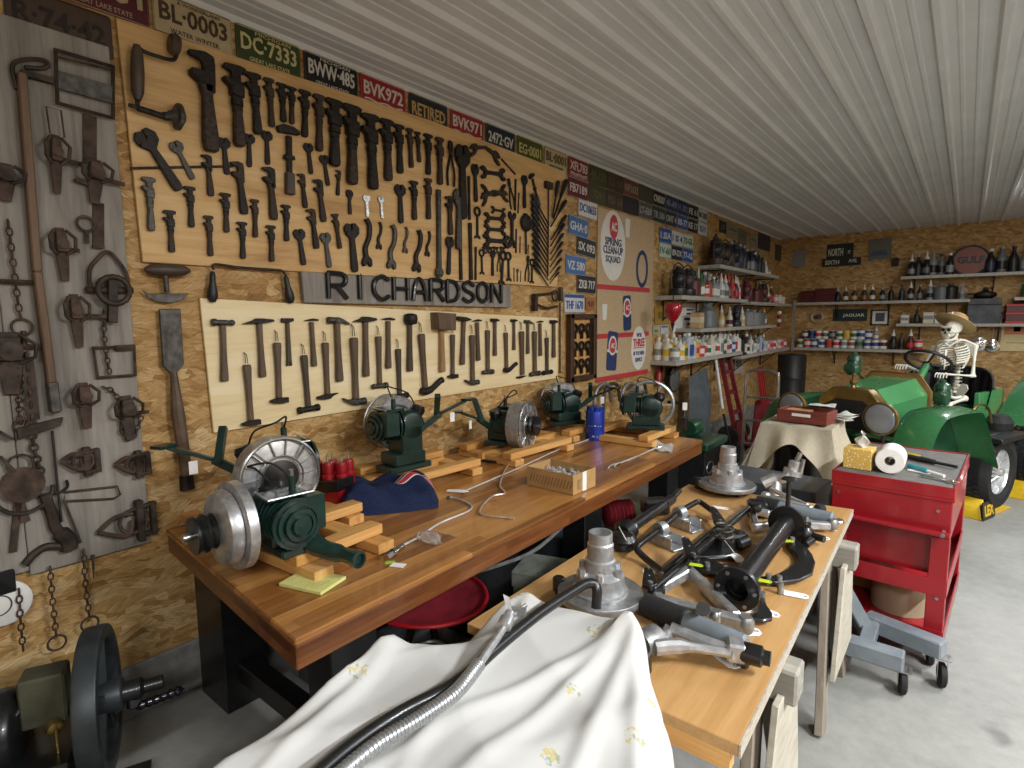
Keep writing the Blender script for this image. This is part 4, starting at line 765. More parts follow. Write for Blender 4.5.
    MB(steel).cyl((.09, .06, hc + .14), (.09, .06, hc + .17), .008).tube([(.03, -.04, hc + .1), (.15, -.05, hc + .1), (.16, .1, hc + .1)], .004, 6).build('spark_plug', t)
    if tagp: MB(paper).bb(-.24, -.21, .14, .143, hc - .0, hc + .05).build('paper_tag', t)
    return t
E1 = D(264, 517, 1.93); E2 = D(268, 470, 2.2); E3 = D(402, 424, 2.98); E4 = D(508, 424, 3.5); E5 = D(566, 403, 4.2); E6 = D(650, 406, 3.98)
engine(E1, -.05, 'front green engine with black pulley and silver flywheel at the bench corner', True, False, E1.z - .83, pedal=False)
engine(E2, pi / 2 - .15, 'green engine with ringed silver flywheel behind the front engine', False, True, E2.z - .83, exhaust=False)
engine(E3, -pi / 2 - .1, 'green engine with pedal beyond the navy sweatshirt', False, True, E3.z - .83, exhaust=False)
engine(E4, pi / 2 + .25, 'green engine with its silver flywheel facing out, in the middle of the bench', True, True, E4.z - .83, exhaust=False)
engine(E5, -pi / 2 - .5, 'green engine behind the blue canister', False, True, E5.z - .83, exhaust=False)
engine(E6, pi + .45, 'green engine with a big spoked ring at the far bench end', False, False, E6.z - .83, exhaust=False, fly=.17, pedal=False, openw=True)
def skid(x0, x1, y0, y1, label, rot=0, mt=None, runner_out=.0):
    cx_, cy_ = (x0 + x1) / 2, (y0 + y1) / 2; t = thing('wooden_skid', label, 'skid', TR((cx_, cy_, HB_Z), rot), 'wooden skids under the engines')
    a, b = (x1 - x0) / 2, (y1 - y0) / 2
    for s_ in (-1, 1): MB(pine).box((runner_out, s_ * (b - .05), .0205), (2 * a, .075, .038)).build('runner', t, bevel=.003)
    for s_ in (-1, 1): MB(piney).box((s_ * (a - .06), 0, .0605), (.07, 2 * b, .038)).build('cross_rail', t, bevel=.003)
    return t
skid(.44, .90, .93, 1.30, 'wooden skid under the front engine at the bench corner', .06, runner_out=.05)
skid(.2, .62, .95, 1.42, 'wooden skid under the ringed flywheel engine', 0)
skid(.06, .5, 1.74, 2.3, 'wooden skid under the engine beyond the sweatshirt', -.08)
skid(.12, .6, 2.48, 3.08, 'wooden skid under the middle engine', -.05)
skid(.06, .5, 3.22, 3.8, 'wooden skid under the engine behind the blue canister', 0)
skid(.5, 1.0, 3.38, 3.84, 'wooden skid under the far end engine', 0)
# loose boards
one('timber_block', MB(piney).box(H(200, 528, HB_Z) + V((0, 0, .022)), (.34, .07, .04), -.1), 'short pale timber lying at the bench end behind the pulley', 'timber', bevel=.003)
one('timber_block', MB(piney).bar(H(345, 492, HB_Z + .02), H(442, 462, HB_Z + .02), .038, .07), 'long pale rail in front of the engine beyond the sweatshirt', 'timber', bevel=.003)
one('timber_block', MB(piney).bar(H(480, 458, HB_Z + .02), H(553, 437, HB_Z + .02), .038, .07), 'long pale rail in front of the middle engine', 'timber', bevel=.003)
one('metal_latch', MB(black).prism([(0, 0), (.02, .005), (.04, -.01), (.1, -.005), (.12, .01), (.11, .025), (.04, .02), (.0, .02)], .015, TR(H(481, 462, HB_Z), .3)), 'black metal latch between the two pale rails', 'latch', bevel=.002)
# ---- notepad, caddy, sweatshirt, box, canister
ylw = mat('yellow_paper', '#dcd98a', '#cfcc78', .8, 0, 30)
nc = H(313, 583, HB_Z); T = TR(nc, .28)
np_ = thing('note_pad', 'yellow note pad beside the front engine skid', 'note pad', T)
MB(ylw).bb(-.085, .085, -.06, .06, .001, .012).build('pages', np_, bevel=.001)
li = MB(mat('pencil_line', '#8d8c52', None, .8))
for k in range(9): li.bb(-.06 + k * .014, -.0595 + k * .014, -.05, .05, .012, .0123)
li.build('ruled_line', np_)
cc = H(328, 512, HB_Z) + V((-.05, .06, 0)); t = thing('tool_caddy', 'small red metal caddy behind the front engine cylinder', 'caddy', TR(cc, .25))
MB(red).bb(-.08, .08, -.055, .055, .002, .012).bb(-.08, -.074, -.055, .055, .012, .06).bb(.074, .08, -.055, .055, .012, .09).bb(-.08, .08, -.055, -.05, .012, .09).bb(-.08, .08, .05, .055, .012, .09).build('caddy_tray', t, bevel=.002)
MB(black).prism([(-.08, .06), (.08, .09), (.08, .14), (-.08, .12)], .112, M.Translation((0, .056, .002)) @ M.Rotation(pi / 2, 4, 'X')).build('caddy_back', t, bevel=.002)
rb = [('can_body', MB(red).lathe([(0, 0), (.026, 0), (.028, .004), (.028, .085), (.02, .095), (.024, .1), (.026, .13), (.022, .145), (.0, .15)], n=18).mesh('b'), None), ('spout', MB(steel).cyl((0, 0, .148), (0, 0, .19), .006, .002, 8).mesh('s'), None)]
for i, (dx, dy) in enumerate(((-.05, -.09), (.01, -.07), (.055, -.02), (-.02, -.02), (.03, .04))): place(rb, 'oil_can', M.Translation(cc + V((dx * .9 - .02, dy * .9 + .05, .06))), nth(i) + ' red oiler can standing in the red caddy', 'oil can', 'red oilers in the caddy')
navy = NT('navy_fleece'); o_ = navy.obj(); f_ = navy.noise(o_, 120, 3); navy.bump(navy.noise(o_, 260, 2), .3, .003); navy = navy.fin(navy.ramp(f_, [(.3, '#161f38'), (.7, '#222d4c')]), .9, spec=.2)
sc_ = H(392, 505, HB_Z) + V((-.05, .02, 0)); sw = thing('sweatshirt', 'folded navy sweatshirt with a red and white stripe on the bench', 'sweatshirt', TR(sc_, .95))
def shirt(u, v):
    x, y = (u - .5) * .46, (v - .5) * .35; e = min(u, 1 - u, v, 1 - v); h = .105 * (1 - math.exp(-e * 13)) * (1 + .18 * math.sin(u * 7 + v * 3) + .1 * math.sin(v * 11 - u * 5)) + .012 * math.sin(u * 19 + v * 13) * min(1, e * 8)
    k = 1 - .22 * max(0, abs(u - .5) + abs(v - .5) - .62)
    return (x * k, y * k, max(.002, h))
MB(navy).grid(shirt, 34, 26).build('folded_body', sw)
def strip(m_, v0, v1, nm):
    MB(m_).grid(lambda u, v: tuple(V(shirt(.56 + .42 * u, v0 + (v1 - v0) * v + .1 * u)) + V((0, 0, .0035))), 20, 3).build(nm, sw)
strip(flat('#c8324a'), .38, .46, 'red_stripe'); strip(pwh, .46, .48, 'white_stripe'); strip(pwh, .36, .38, 'white_stripe'); strip(pwh, .52, .535, 'white_stripe')
bt = [H(527, 487 - 2, HB_Z), H(573, 496, HB_Z), H(603, 478, HB_Z)]; ex = (bt[1] - bt[0]); L1 = ex.length; ex.normalize(); ey = V((-ex.y, ex.x, 0)); L2 = .2
t = thing('cardboard_box', 'open printed cardboard box on the bench edge with a plastic bag inside', 'box', basis(bt[0], ex, ey, UPZ)); hb = .1
cb = MB(cardb)
cb.bb(0, L1, 0, L2, .002, .006).bb(0, L1, 0, .005, .006, hb).bb(0, L1, L2 - .005, L2, .006, hb).bb(0, .005, .005, L2 - .005, .006, hb).bb(L1 - .005, L1, .005, L2 - .005, .006, hb); cb.build('box_walls', t, bevel=.001)
pr = MB(mat('box_print', '#8a6a42', None, .8))
for k in range(14): x = .015 + k * L1 / 15; pr.add([(x, -.0008, .025), (x + .006, -.0008, .025), (x + .022, -.0008, .07), (x + .016, -.0008, .07)], [(0, 1, 2, 3)])
for k in range(4): pr.bb(L1 + .0002, L1 + .0009, .035 + k * .008, .038 + k * .008, .02, .07)
pr.build('box_print', t)
MB(paper).bb(L1 - .06 + .065, L1 + .001, .075, .11, .006, hb + .001).build('paper_label', t)
def bag(u, v): return (.01 + u * (L1 - .02), .01 + v * (L2 - .02), .055 + .02 * math.sin(u * 17 + v * 5) * math.sin(v * 13 + u * 4) + .016 * math.sin(u * 31) * math.sin(v * 27))
MB(clear).grid(bag, 26, 22).build('plastic_bag', t, solid=.001)
cn = H(595, 439, HB_Z); t = thing('canister', 'blue ribbed canister standing on the bench before the far engines', 'canister', M.Translation(cn + V((0, 0, .001)))); blue = mat('blue_can', '#1f3da8', '#1a3594', .3, .3, 5, coat=.3)
cr_ = .066; m_ = MB(blue).lathe([(0, 0), (cr_, 0), (cr_, .2), (cr_ * .93, .205), (0, .205)], n=28)
for k in range(6): a = k * pi / 3 + .3; m_.cyl((cr_ * .55 * math.cos(a), cr_ * .55 * math.sin(a), .2), (cr_ * .55 * math.cos(a), cr_ * .55 * math.sin(a), .232), .024, n=14)
m_.build('can_body', t, bevel=.001)
dv = (CAM - cn); dv.z = 0; dv.normalize(); sx = UPZ.cross(dv)
lm = MB(pwh); arc = text_geo('MARVEL', .01) if False else None
for s_, hz, wd, hgt in (('- - = - -', .105, .085, .008), ('= -', .03, .04, .01)):
    vs, fs = text_geo(s_, .01); lm.add([(math.cos(math.atan2(dv.y, dv.x) + x_ * wd / cr_) * (cr_ + .0004 + z_ * .0006), math.sin(math.atan2(dv.y, dv.x) + x_ * wd / cr_) * (cr_ + .0004 + z_ * .0006), hz + y_ * hgt) for x_, y_, z_ in vs], fs)
lm.build('lettering', t)
# ---- brake lines and fittings lying on the bench
zt_ = HB_Z + .007
lsteel = mat('line_steel', '#d6d4ce', '#bcbab4', .35, .35, 20)
def line(name, pxs, label, r=.0045, m_=None, zs=None, k=6, cat='brake line', ends=True):
    pts = [H(x, y, (zs[i] if zs else zt_)) for i, (x, y) in enumerate(pxs)]; t = thing(name, label, cat, (0, 0, 0))
    MB(m_ or lsteel).tube(smoothpath(pts, k), r, 8).build('tube', t)
    if ends:
        for a, b in ((pts[0], pts[1]), (pts[-1], pts[-2])): MB(m_ or steel).cyl(a, a + (b - a).normalized() * .02, r * 1.9, n=6).build('fitting', t)
    return t
line('brake_line', [(402, 546), (420, 536), (440, 523), (470, 510), (468, 503), (455, 498), (447, 497)], 'bent steel brake line running from the wrapped fitting up the bench')
line('brake_line', [(462, 492), (500, 476), (525, 465), (560, 449), (587, 440), (597, 433)], 'long straight brake line from the paper tab to the blue canister')
line('brake_line', [(513, 458), (505, 470), (500, 485), (505, 493), (493, 496), (483, 505), (480, 513), (490, 516), (514, 518)], 'crook shaped brake line with a zigzag bend before the cardboard box', .005, mat('copper_line', '#c8a48c', '#d8d0c8', .35, .6))
one('paper_tab', MB(paper).prism([(-.05, -.012), (.03, -.02), (.06, .0), (.03, .02), (-.05, .012)], .003, TR(H(457, 494, HB_Z) + V((0, 0, .0145)), .5)), 'white paper tab around the straight brake line', 'tab')
t = thing('brass_fitting', 'nickel hose fitting with a white tag near the bench edge', 'fitting', (0, 0, 0)); p0, p1 = H(386, 558, HB_Z + .016), H(403, 546, HB_Z + .016)
MB(chrome).cyl(p0, p0.lerp(p1, .5), .014, n=6).cyl(p0.lerp(p1, .5), p1, .011, n=14).cyl(p0.lerp(p1, .35), p0.lerp(p1, .45), .017, n=14).build('body', t)
MB(paper).box(H(398, 566, HB_Z) + V((0, 0, .003)), (.05, .03, .002), .4).build('paper_tag', t); MB(flat('#9cc23a')).box(H(390, 563, HB_Z) + V((0, 0, .002)), (.035, .02, .002), .9).build('green_tag', t)
def blob(c, r, nm, lb, cat): 
    mb = MB(clear); mb.grid(lambda u, v: tuple(V(c) + V((r[0] * math.cos(2 * pi * u) * math.sin(pi * v) * (1 + .25 * math.sin(9 * u * pi + 5 * v)), r[1] * math.sin(2 * pi * u) * math.sin(pi * v) * (1 + .2 * math.cos(7 * u * pi)), r[2] * (1 - math.cos(pi * v)) * .5 * (1 + .2 * math.sin(12 * u + 8 * v))))), 20, 10); return one(nm, mb, lb, cat)
blob(H(430, 543, HB_Z) + V((0, 0, .001)), (.06, .03, .04), 'plastic_wrap', 'crumpled clear plastic wrap on the brake line near the bench edge', 'plastic wrap')
for i, dx in enumerate((0, 6, 12)): line('brake_line', [(607 + dx, 470 - dx * .5), (612 + dx, 465 - dx * .3), (630 + dx, 460 - dx * .5), (648 + dx * .6, 451 - dx * .2), (660, 447)], nth(i) + ' silver line of the bundle lying before the far engine', .004, zs=[zt_, zt_ + .01 * i, zt_ + .006 * i, zt_, zt_ + .012])
one('paper_wrapper', MB(paper).grid(lambda u, v: tuple(H(652 + 22 * u - 3 * v, 441 + 8 * v + 6 * u, HB_Z) + V((0, 0, .012 + .012 * math.sin(u * 9) * math.sin(v * 6 + 1)))), 10, 6), 'crumpled white wrapper at the end of the silver line bundle', 'wrapper', solid=.001)
# ---- things under the bench
bx = thing('metal_stool', 'red round tractor-seat stool under the workbench', 'stool', M.Translation(H(432, 618, .0) * 0 + V((.90, 1.49, 0))))
MB(redd).grid(lambda u, v: ((.235 * v) * math.cos(2 * pi * u) * (1.0 + .1 * math.cos(2 * pi * u)), (.235 * v) * math.sin(2 * pi * u), .44 + .05 * v ** 3 - .01 * v), 40, 8).build('seat', bx, solid=-.006, weld=.0005)
MB(red).tube([((.235 * (1 + .1 * math.cos(a))) * math.cos(a), .235 * math.sin(a), .482) for a in [k * pi / 24 for k in range(48)]], .009, 8, True).build('seat_rim', bx)
for k in range(3): a = k * 2 * pi / 3; MB(iron).bar((.04 * math.cos(a), .04 * math.sin(a), .43), (.17 * math.cos(a), .17 * math.sin(a), 0), .022, .022).build('leg', bx)
def box(name, c, s, mt, label, cat, rot=0, lid=None, bevel=.006):
    t = thing(name, label, cat, TR((c[0], c[1], c[2] if len(c) > 2 else 0), rot)); a, b, h = s
    MB(mt).bb(-a / 2, a / 2, -b / 2, b / 2, .001, h).build('body', t, bevel=bevel)
    MB(lid or mt).bb(-a / 2 - .006, a / 2 + .006, -b / 2 - .006, b / 2 + .006, h * .86, h + .004).build('lid', t, bevel=bevel); return t
olive = mat('olive_box', '#5b6b50', '#4a5842', .6, 0, 12)
box('ammo_box', (1.16, 1.98), (.26, .2, .5), olive, 'green grey metal box standing between the bench and the parts table', 'box', .3, mat('dusty_lid', '#6e7268', '#5a5e55', .7))
box('storage_crate', (.5, 1.5), (.4, .5, .3), greyd, 'dark crate under the near half of the bench', 'crate')
box('storage_crate', (.5, 2.15), (.4, .4, .36), blackp, 'black crate under the middle of the bench', 'crate')
box('storage_crate', (.55, 3.0), (.5, .6, .3), greyd, 'dark crate under the far half of the bench', 'crate')
t = thing('hand_grinder', 'round grey motor housing with a cover ring, beside the red stool', 'motor', (H(430, 648, .36).x, H(430, 648, .36).y, 0)); MB(greyd).lathe([(0, 0), (.12, 0), (.13, .02), (.13, .3), (.1, .34), (.05, .35), (0, .35)], n=24).bb(-.2, .02, -.22, .1, .001, .28).build('housing', t, bevel=.004); MB(alud).tube(circ((0, 0, .35), .06, 20), .008, 6, True).build('cover_ring', t)
one('brush_roll', MB(redd).lathe([(.02, 0)] + [((.075 if k % 2 else .055), .01 + k * .012) for k in range(14)] + [(.02, .18)], (1.02, 2.72, .5), (.6, .8, 0), 22), 'dark red finned roll showing under the bench near the green box', 'roll')
box('tool_case', (1.12, 2.98), (.36, .24, .46), olive, 'pale green machine box behind the red finned roll', 'box', .2)
one('loose_hose', MB(alud).tube(smoothpath([V((.95, 1.75, .5)), V((1.08, 1.95, .55)), V((1.12, 2.15, .62)), V((1.05, 2.35, .6))], 6), .009, 7), 'pale hose hanging in a curve under the bench edge', 'hose')
# ================================================================ PARTS TABLE
TZ = .72
tablew = wood('table_ply', '#9c7242', '#b48a55', '#c49e6a', 1, 8, .5, long=1.3, fine=70)
pt = thing('parts_table', 'plywood table top covered with black and silver suspension parts', 'table', (0, 0, 0))
tc4 = [(1.47, 1.13), (2.238, 1.13), (2.195, 2.93), (1.45, 2.86)]
MB(tablew).prism(tc4, .03, z0=TZ - .03).build('table_top', pt, bevel=.002)
e_ = mat('plywood_edge', '#b9b0a0', '#9c9384', .7, 0, 40, stretch=(1, 1, 6))
MB(e_).add([(2.2385, 1.13, TZ - .03), (2.1955, 2.93, TZ - .03), (2.2, 2.93, TZ - .03), (2.243, 1.13, TZ - .03), (2.2385, 1.13, TZ - .0), (2.1955, 2.93, TZ), (2.2, 2.93, TZ), (2.243, 1.13, TZ)], [(0, 1, 2, 3), (4, 5, 6, 7), (0, 1, 5, 4), (1, 2, 6, 5), (2, 3, 7, 6), (3, 0, 4, 7)]).build('edge_band', pt)
MB(pine).bb(1.49, 2.22, 1.135, 1.165, TZ - .075, TZ - .03).build('apron', pt)
oldw = wood('old_lumber', '#6f665a', '#8b8172', '#a19786', 2, 12, .75, fine=60); oldx = wood('old_beam', '#77736a', '#8e8a80', '#a5a196', 0, 12, .75, fine=60)
def sawhorse(y, label, board_):
    t = thing('sawhorse', label, 'sawhorse', (1.84, y, 0), 'sawhorses under the parts table')
    MB(oldx).bb(-.42, .43, -.045, .045, TZ - .125, TZ - .032).build('top_beam', t, bevel=.006)
    for sx in (-1, 1):
        for sy in (-1, 1): MB(oldw).bar((sx * .33, sy * .045, TZ - .06), (sx * .37, sy * .24, 0), .09, .03, pi / 2 if False else 0).build('leg', t, bevel=.003)
        if board_: MB(mat('grey_panel', '#b8b2a2', '#a39c8c', .7, 0, 10, stretch=(1, 1, 4))).prism([(-.1, .62), (.1, .62), (.2, .2), (-.2, .2)], .018, basis((sx * .385, 0, 0), YY, UPZ, XX)).build('gusset', t, bevel=.002)
    return t
sawhorse(1.55, 'weathered sawhorse carrying the near end of the parts table', True)
sawhorse(2.55, 'weathered sawhorse carrying the far end of the parts table', True)
def Q(x, y, dz=0.0): return H(x, y, TZ + dz)
G4 = 'suspension parts on the parts table'
def hub(px, py, rd, label, s=1):
    c = Q(px, py, .045); t = thing('brake_hub', label, 'brake hub', M.Translation((c.x, c.y, TZ + .001)) @ M.Diagonal((s, s, s, 1)), G4)
    MB(alud).lathe([(.04, .03), (rd, .03), (rd + .002, .033), (rd + .002, .048), (rd, .051), (.04, .052)], n=48).build('brake_disc', t)
    h = MB(alu).lathe([(.0, .05), (.085, .05), (.085, .056), (.076, .06), (.072, .105), (.06, .112), (.048, .12), (.046, .15), (.04, .155), (.04, .2), (.036, .205), (.036, .235), (.03, .235), (.03, .16), (0, .16)], n=32)
    for k in range(6): a = k * pi / 3; h.cyl((.062 * math.cos(a), .062 * math.sin(a), .1), (.062 * math.cos(a), .062 * math.sin(a), .128), .011, n=6)
    h.build('hub_bell', t)
    MB(black).bb(-rd - .02, -rd * .55, -.03, .03, .0, .03).bb(.03, rd * .6, -.05, .03, .0, .03).cyl((0, -.02, 0), (0, -.02, .03), .05).cyl((-rd - .01, -.02, .015), (-rd - .01, -.02, .06), .02).build('caliper_bracket', t, bevel=.004)
    return t
hub(600, 592, .128, 'silver brake disc hub beside the draped sheet, near end of the table')
hub(727, 484, .135, 'silver brake disc hub at the far end of the parts table')
def bent_bar(name, pts, r, label, m_=None, k=5, parts=()):
    t = thing(name, label, 'bar', (0, 0, 0), G4); MB(m_ or black).tube(smoothpath(pts, k), r, 12).build('bar', t); return t
# anti-roll bar with two aluminium brackets
rr = .0125
t = bent_bar('sway_bar', [Q(664, 573, .02), Q(655, 566, .02), Q(645, 558, .025), Q(637, 549, .045), Q(641, 543, .055), Q(660, 529, .055), Q(680, 512, .055), Q(693, 504, .055), Q(699, 502, .05), Q(707, 507, .04), Q(717, 515, .03)], rr, 'black U-shaped anti-roll bar held in two silver brackets')
for px, py in ((661, 529), (680, 513)):
    c = Q(px, py, .055); w_ = thing('bar_bracket', f'silver mounting bracket on the anti-roll bar, {"near the hub disc" if px < 670 else "near the bar bend"}', 'bracket', TR((c.x, c.y, TZ + .001), -.35), G4)
    MB(alu).bb(-.02, .1, -.035, .035, 0, .008).bb(-.02, .085, -.035, -.027, .008, .045).bb(-.02, .085, .027, .035, .008, .045).bb(-.02, .03, -.03, .03, .008, .035).build('bracket_base', w_, bevel=.002)
    MB(alu).lathe([(rr + .001, -.018), (.028, -.018), (.03, 0), (.028, .018), (rr + .001, .018)], (0, 0, .054), Q(680, 513, .055) - Q(661, 529, .055), 18, T=None).build('clamp_ring', w_)
# twin torsion bars with black lever arms
for i, (a, b, hz) in enumerate((((655, 588), (748, 509), .05), ((662, 574), (722, 524), .03))):
    t = thing('torsion_bar', ('longer' if i == 0 else 'shorter') + ' straight black torsion bar beside the anti-roll bar', 'bar', (0, 0, 0), G4)
    p, q_ = Q(*a, hz), Q(*b, hz); MB(black).cyl(p, q_, .0125, n=14).build('bar', t); d = (q_ - p).normalized()
    MB(steel).cyl(p - d * .01, p, .01).cyl(q_, q_ + d * .012, .01).build('bar_end', t)
def lever(p0, p1, label, h=.02):
    t = thing('lever_arm', label, 'lever arm', (0, 0, 0), G4); p, q_ = Q(*p0, h), Q(*p1, h); d = q_ - p; L = d.length; d.normalize(); n_ = UPZ.cross(d).normalized()
    MB(black).prism([(0, -.024), (L, -.013), (L + .012, 0), (L, .013), (0, .024), (-.022, 0)], .016, basis(p, d, n_, d.cross(n_))).m(alud).cyl(p + UPZ * .014, p + UPZ * .022, .009, n=12).cyl(p + d * L * .5 + UPZ * .012, p + d * L * .5 + UPZ * .018, .005, n=10).cyl(q_ + UPZ * .014, q_ + UPZ * .02, .007, n=10).build('arm', t, bevel=.002); return t
lever((720, 525), (713, 511), 'black lever arm at the far end of the torsion bars', .04); lever((693, 559), (685, 542), 'black lever arm lying across the middle of the torsion bars', .075)
t = lever((650, 588), (648, 573), 'black clamp block at the near end of the torsion bars', .05); MB(black).box(Q(656, 592, .03), (.05, .06, .055), .5).build('clamp_block', t, bevel=.005)
# dark half shaft at the table's inner edge
t = thing('steering_rack', 'black shaft with rubber boot along the inner edge of the table', 'shaft', (0, 0, 0), G4)
p, q_ = Q(625, 532, .05), Q(672, 499, .05); d = (q_ - p).normalized()
MB(black).cyl(p, q_, .022, n=14).lathe([(.03, 0), (.04, .01), (.034, .02), (.045, .03), (.036, .04), (.05, .05), (.03, .07), (0, .07)], p + d * .05, -d, 16).build('shaft', t)
MB(black).box(Q(655, 506, .04), (.12, .07, .07), .8).cyl(q_, q_ + d * .1 + UPZ * .02, .014).build('housing', t, bevel=.01); MB(paper).tube(smoothpath([Q(619, 527, .08), Q(624, 536, .08), Q(628, 544, .02)], 4), .002, 5).build('tag_string', t)
one('black_boot', MB(black).lathe([(.02, 0), (.05, .01), (.045, .03), (.055, .04), (.04, .06), (.0, .07)], Q(623, 549, .0) + V((0, 0, .001)), (0, 0, 1), 16), 'small black rubber boot at the inner edge of the table', 'boot', group=G4)
# big black drive tube with two flanges
t = thing('drive_shaft', 'thick black tube with bolted flanges lying along the table', 'drive shaft', (0, 0, 0), G4)
p, q_ = Q(736, 590, .068), Q(787, 522, .068); d = (q_ - p).normalized()
MB(black).lathe([(0, .07), (.036, .07), (.037, 0), (.042, 0), (.042, .03), (.034, .04), (.034, (q_ - p).length)], p, d, 26).build('tube', t)
for c, k in ((p, 1), (q_, -1)):
    f = MB(black).lathe([(.035, .0), (.066, 0), (.067, .002), (.067, .018), (.035, .02), (.035, 0)], c, d * k, 30, None, False); f.build('flange', t)
    bs = MB(alud); s_ = d.cross(UPZ).normalized(); u_ = s_.cross(d)
    for j in range(6): a = j * pi / 3; o_ = c + (s_ * math.cos(a) + u_ * math.sin(a)) * .053; bs.cyl(o_ - d * .004, o_ + d * .024, .006, n=6)
    bs.build('flange_bolt', t)
MB(black).cyl(q_ + UPZ * .05, q_ + UPZ * .175, .009, n=10).lathe([(.0, 0), (.03, .004), (.02, .012), (.01, .014)], q_ + UPZ * .17, UPZ, 16).build('threaded_stud', t)
# wishbones (A-shaped arms)
def arms(name, segs, label, m_=alu, balls=(), h=.02, blocks=()):
    t = thing(name, label, 'control arm', (0, 0, 0), G4)
    for a, b, w_, hh in segs: MB(m_).bar(Q(*a, h), Q(*b, h), w_, hh).build('arm', t, bevel=.005)
    for c, r, m2 in balls: MB(m2).lathe([(0, -r), (r * .8, -r), (r, -r * .6), (r, r * .5), (r * .7, r), (0, r)], Q(*c, h), (0, 0, 1), 16).build('bushing', t)
    return t
arms('control_arm', [((660, 588), (689, 571), .035, .035), ((689, 571), (737, 618), .03, .035), ((657, 600), (745, 624), .035, .035), ((655, 592), (662, 604), .03, .03)], 'square-section silver control arm beside the near end of the drive shaft', alu, (((746, 624), .022, alud), ((716, 617), .02, steel), ((660, 587), .02, black)), .03)
arms('control_arm', [((748, 510), (770, 514), .03, .03), ((752, 511), (756, 527), .025, .03), ((753, 527), (785, 523), .025, .03), ((770, 513), (815, 524), .024, .026), ((800, 524), (830, 526), .035, .03)], 'silver triangular control arm beyond the drive shaft stud', alu, (((833, 524), .02, alud),), .03)
arms('control_arm', [((764, 497), (812, 510), .03, .03), ((770, 489), (808, 506), .02, .02)], 'silver casting with a black tip at the far table edge', alu, (((820, 510), .024, blackr), ((766, 497), .022, alu)), .05)
t = thing('control_arm', 'polished Y-shaped silver arm lying in front by the draped sheet', 'control arm', (0, 0, 0), G4); h = .05
MB(alu).tube(smoothpath([Q(649, 644, h), Q(660, 640, h), Q(668, 632, h), Q(671, 627, h + .01)], 4), [.022] * 6 + [.016] * 7, 10).tube([Q(671, 628, h + .01), Q(700, 640, h), Q(728, 650, h)], .016, 10).tube(smoothpath([Q(654, 648, h), Q(680, 646, h), Q(725, 652, h), Q(735, 655, h)], 4), [.02] * 5 + [.013] * 8, 10).build('arm', t)
MB(alu).box(Q(736, 650, h), (.045, .05, .05), .4).build('knuckle', t, bevel=.006); MB(black).lathe([(.022, 0), (.026, .01), (.026, .05), (.018, .055), (.018, .07), (0, .072)], Q(740, 651, h), Q(762, 657, h) - Q(740, 651, h), 16).cyl(Q(744, 656, h), Q(743, 664, .0), .012, .017, 10).build('ball_joint', t)
MB(alud).lathe([(.03, 0), (.034, .01), (.034, .06), (.025, .07), (0, .07)], Q(641, 645, .05), Q(650, 640, .05) - Q(641, 645, .05), 16).build('bushing', t); MB(black).box(Q(640, 662, .03), (.05, .04, .06)).build('bracket', t, bevel=.006)
def damper(p0, p1, label, split=.45, hz=.036):
    t = thing('shock_absorber', label, 'shock absorber', (0, 0, 0), G4); p, q_ = Q(*p0, hz), Q(*p1, hz); d = q_ - p; L = d.length; d.normalize()
    MB(blackr).lathe([(.02, 0), (.034, .005), (.036, L * split), (.03, L * split + .004), (0, L * split + .004)], p, d, 20).build('dust_cover', t)
    MB(grey).lathe([(.0, L * split), (.031, L * split), (.031, L * .93), (.024, L * .95), (.0, L * .95)], p, d, 20).build('cylinder', t)
    MB(steel).cyl(p + d * L * .94, q_, .009).tube([q_ + (d * math.cos(a) + d.cross(UPZ) * math.sin(a)) * .016 for a in [2 * pi * k / 12 for k in range(12)]], .008, 7, True).build('eye', t)
    return t
damper((644, 604), (752, 650), 'black and grey shock absorber near the draped sheet', .42); damper((756, 503), (838, 521), 'grey shock absorber at the far table end', .3)
t = thing('steering_knuckle', 'cast aluminium knuckle standing at the far end of the table', 'knuckle', (0, 0, 0), G4); c = Q(785, 496, 0)
MB(alu).tube(smoothpath([c + V((-.1, -.02, .05)), c + V((-.05, 0, .08)), c + V((0, .0, .09)), c + V((.03, .03, .14))], 4), [.03] * 5 + [.026] * 8, 10).lathe([(.02, 0), (.045, .005), (.045, .03), (.03, .035), (.03, .07), (.02, .075), (0, .075)], c + V((.02, .03, .1)), (.2, .1, 1), 16).cyl(c + V((-.04, -.02, .001)), c + V((-.04, 0, .08)), .03, .022).build('casting', t)
MB(steel).cyl(c + V((.035, .04, .17)), c + V((.05, .05, .215)), .012).build('stud', t); MB(steel).cyl(c + V((.06, .02, .12)), c + V((.07, .02, .19)), .01).build('stud', t)
one('black_mount', MB(black).box(Q(757, 508, .035), (.08, .07, .07), .4).cyl(Q(757, 508, .04), Q(757, 508, .09), .02), 'black mount at the end of the far shock absorber', 'mount', group=G4, bevel=.01)
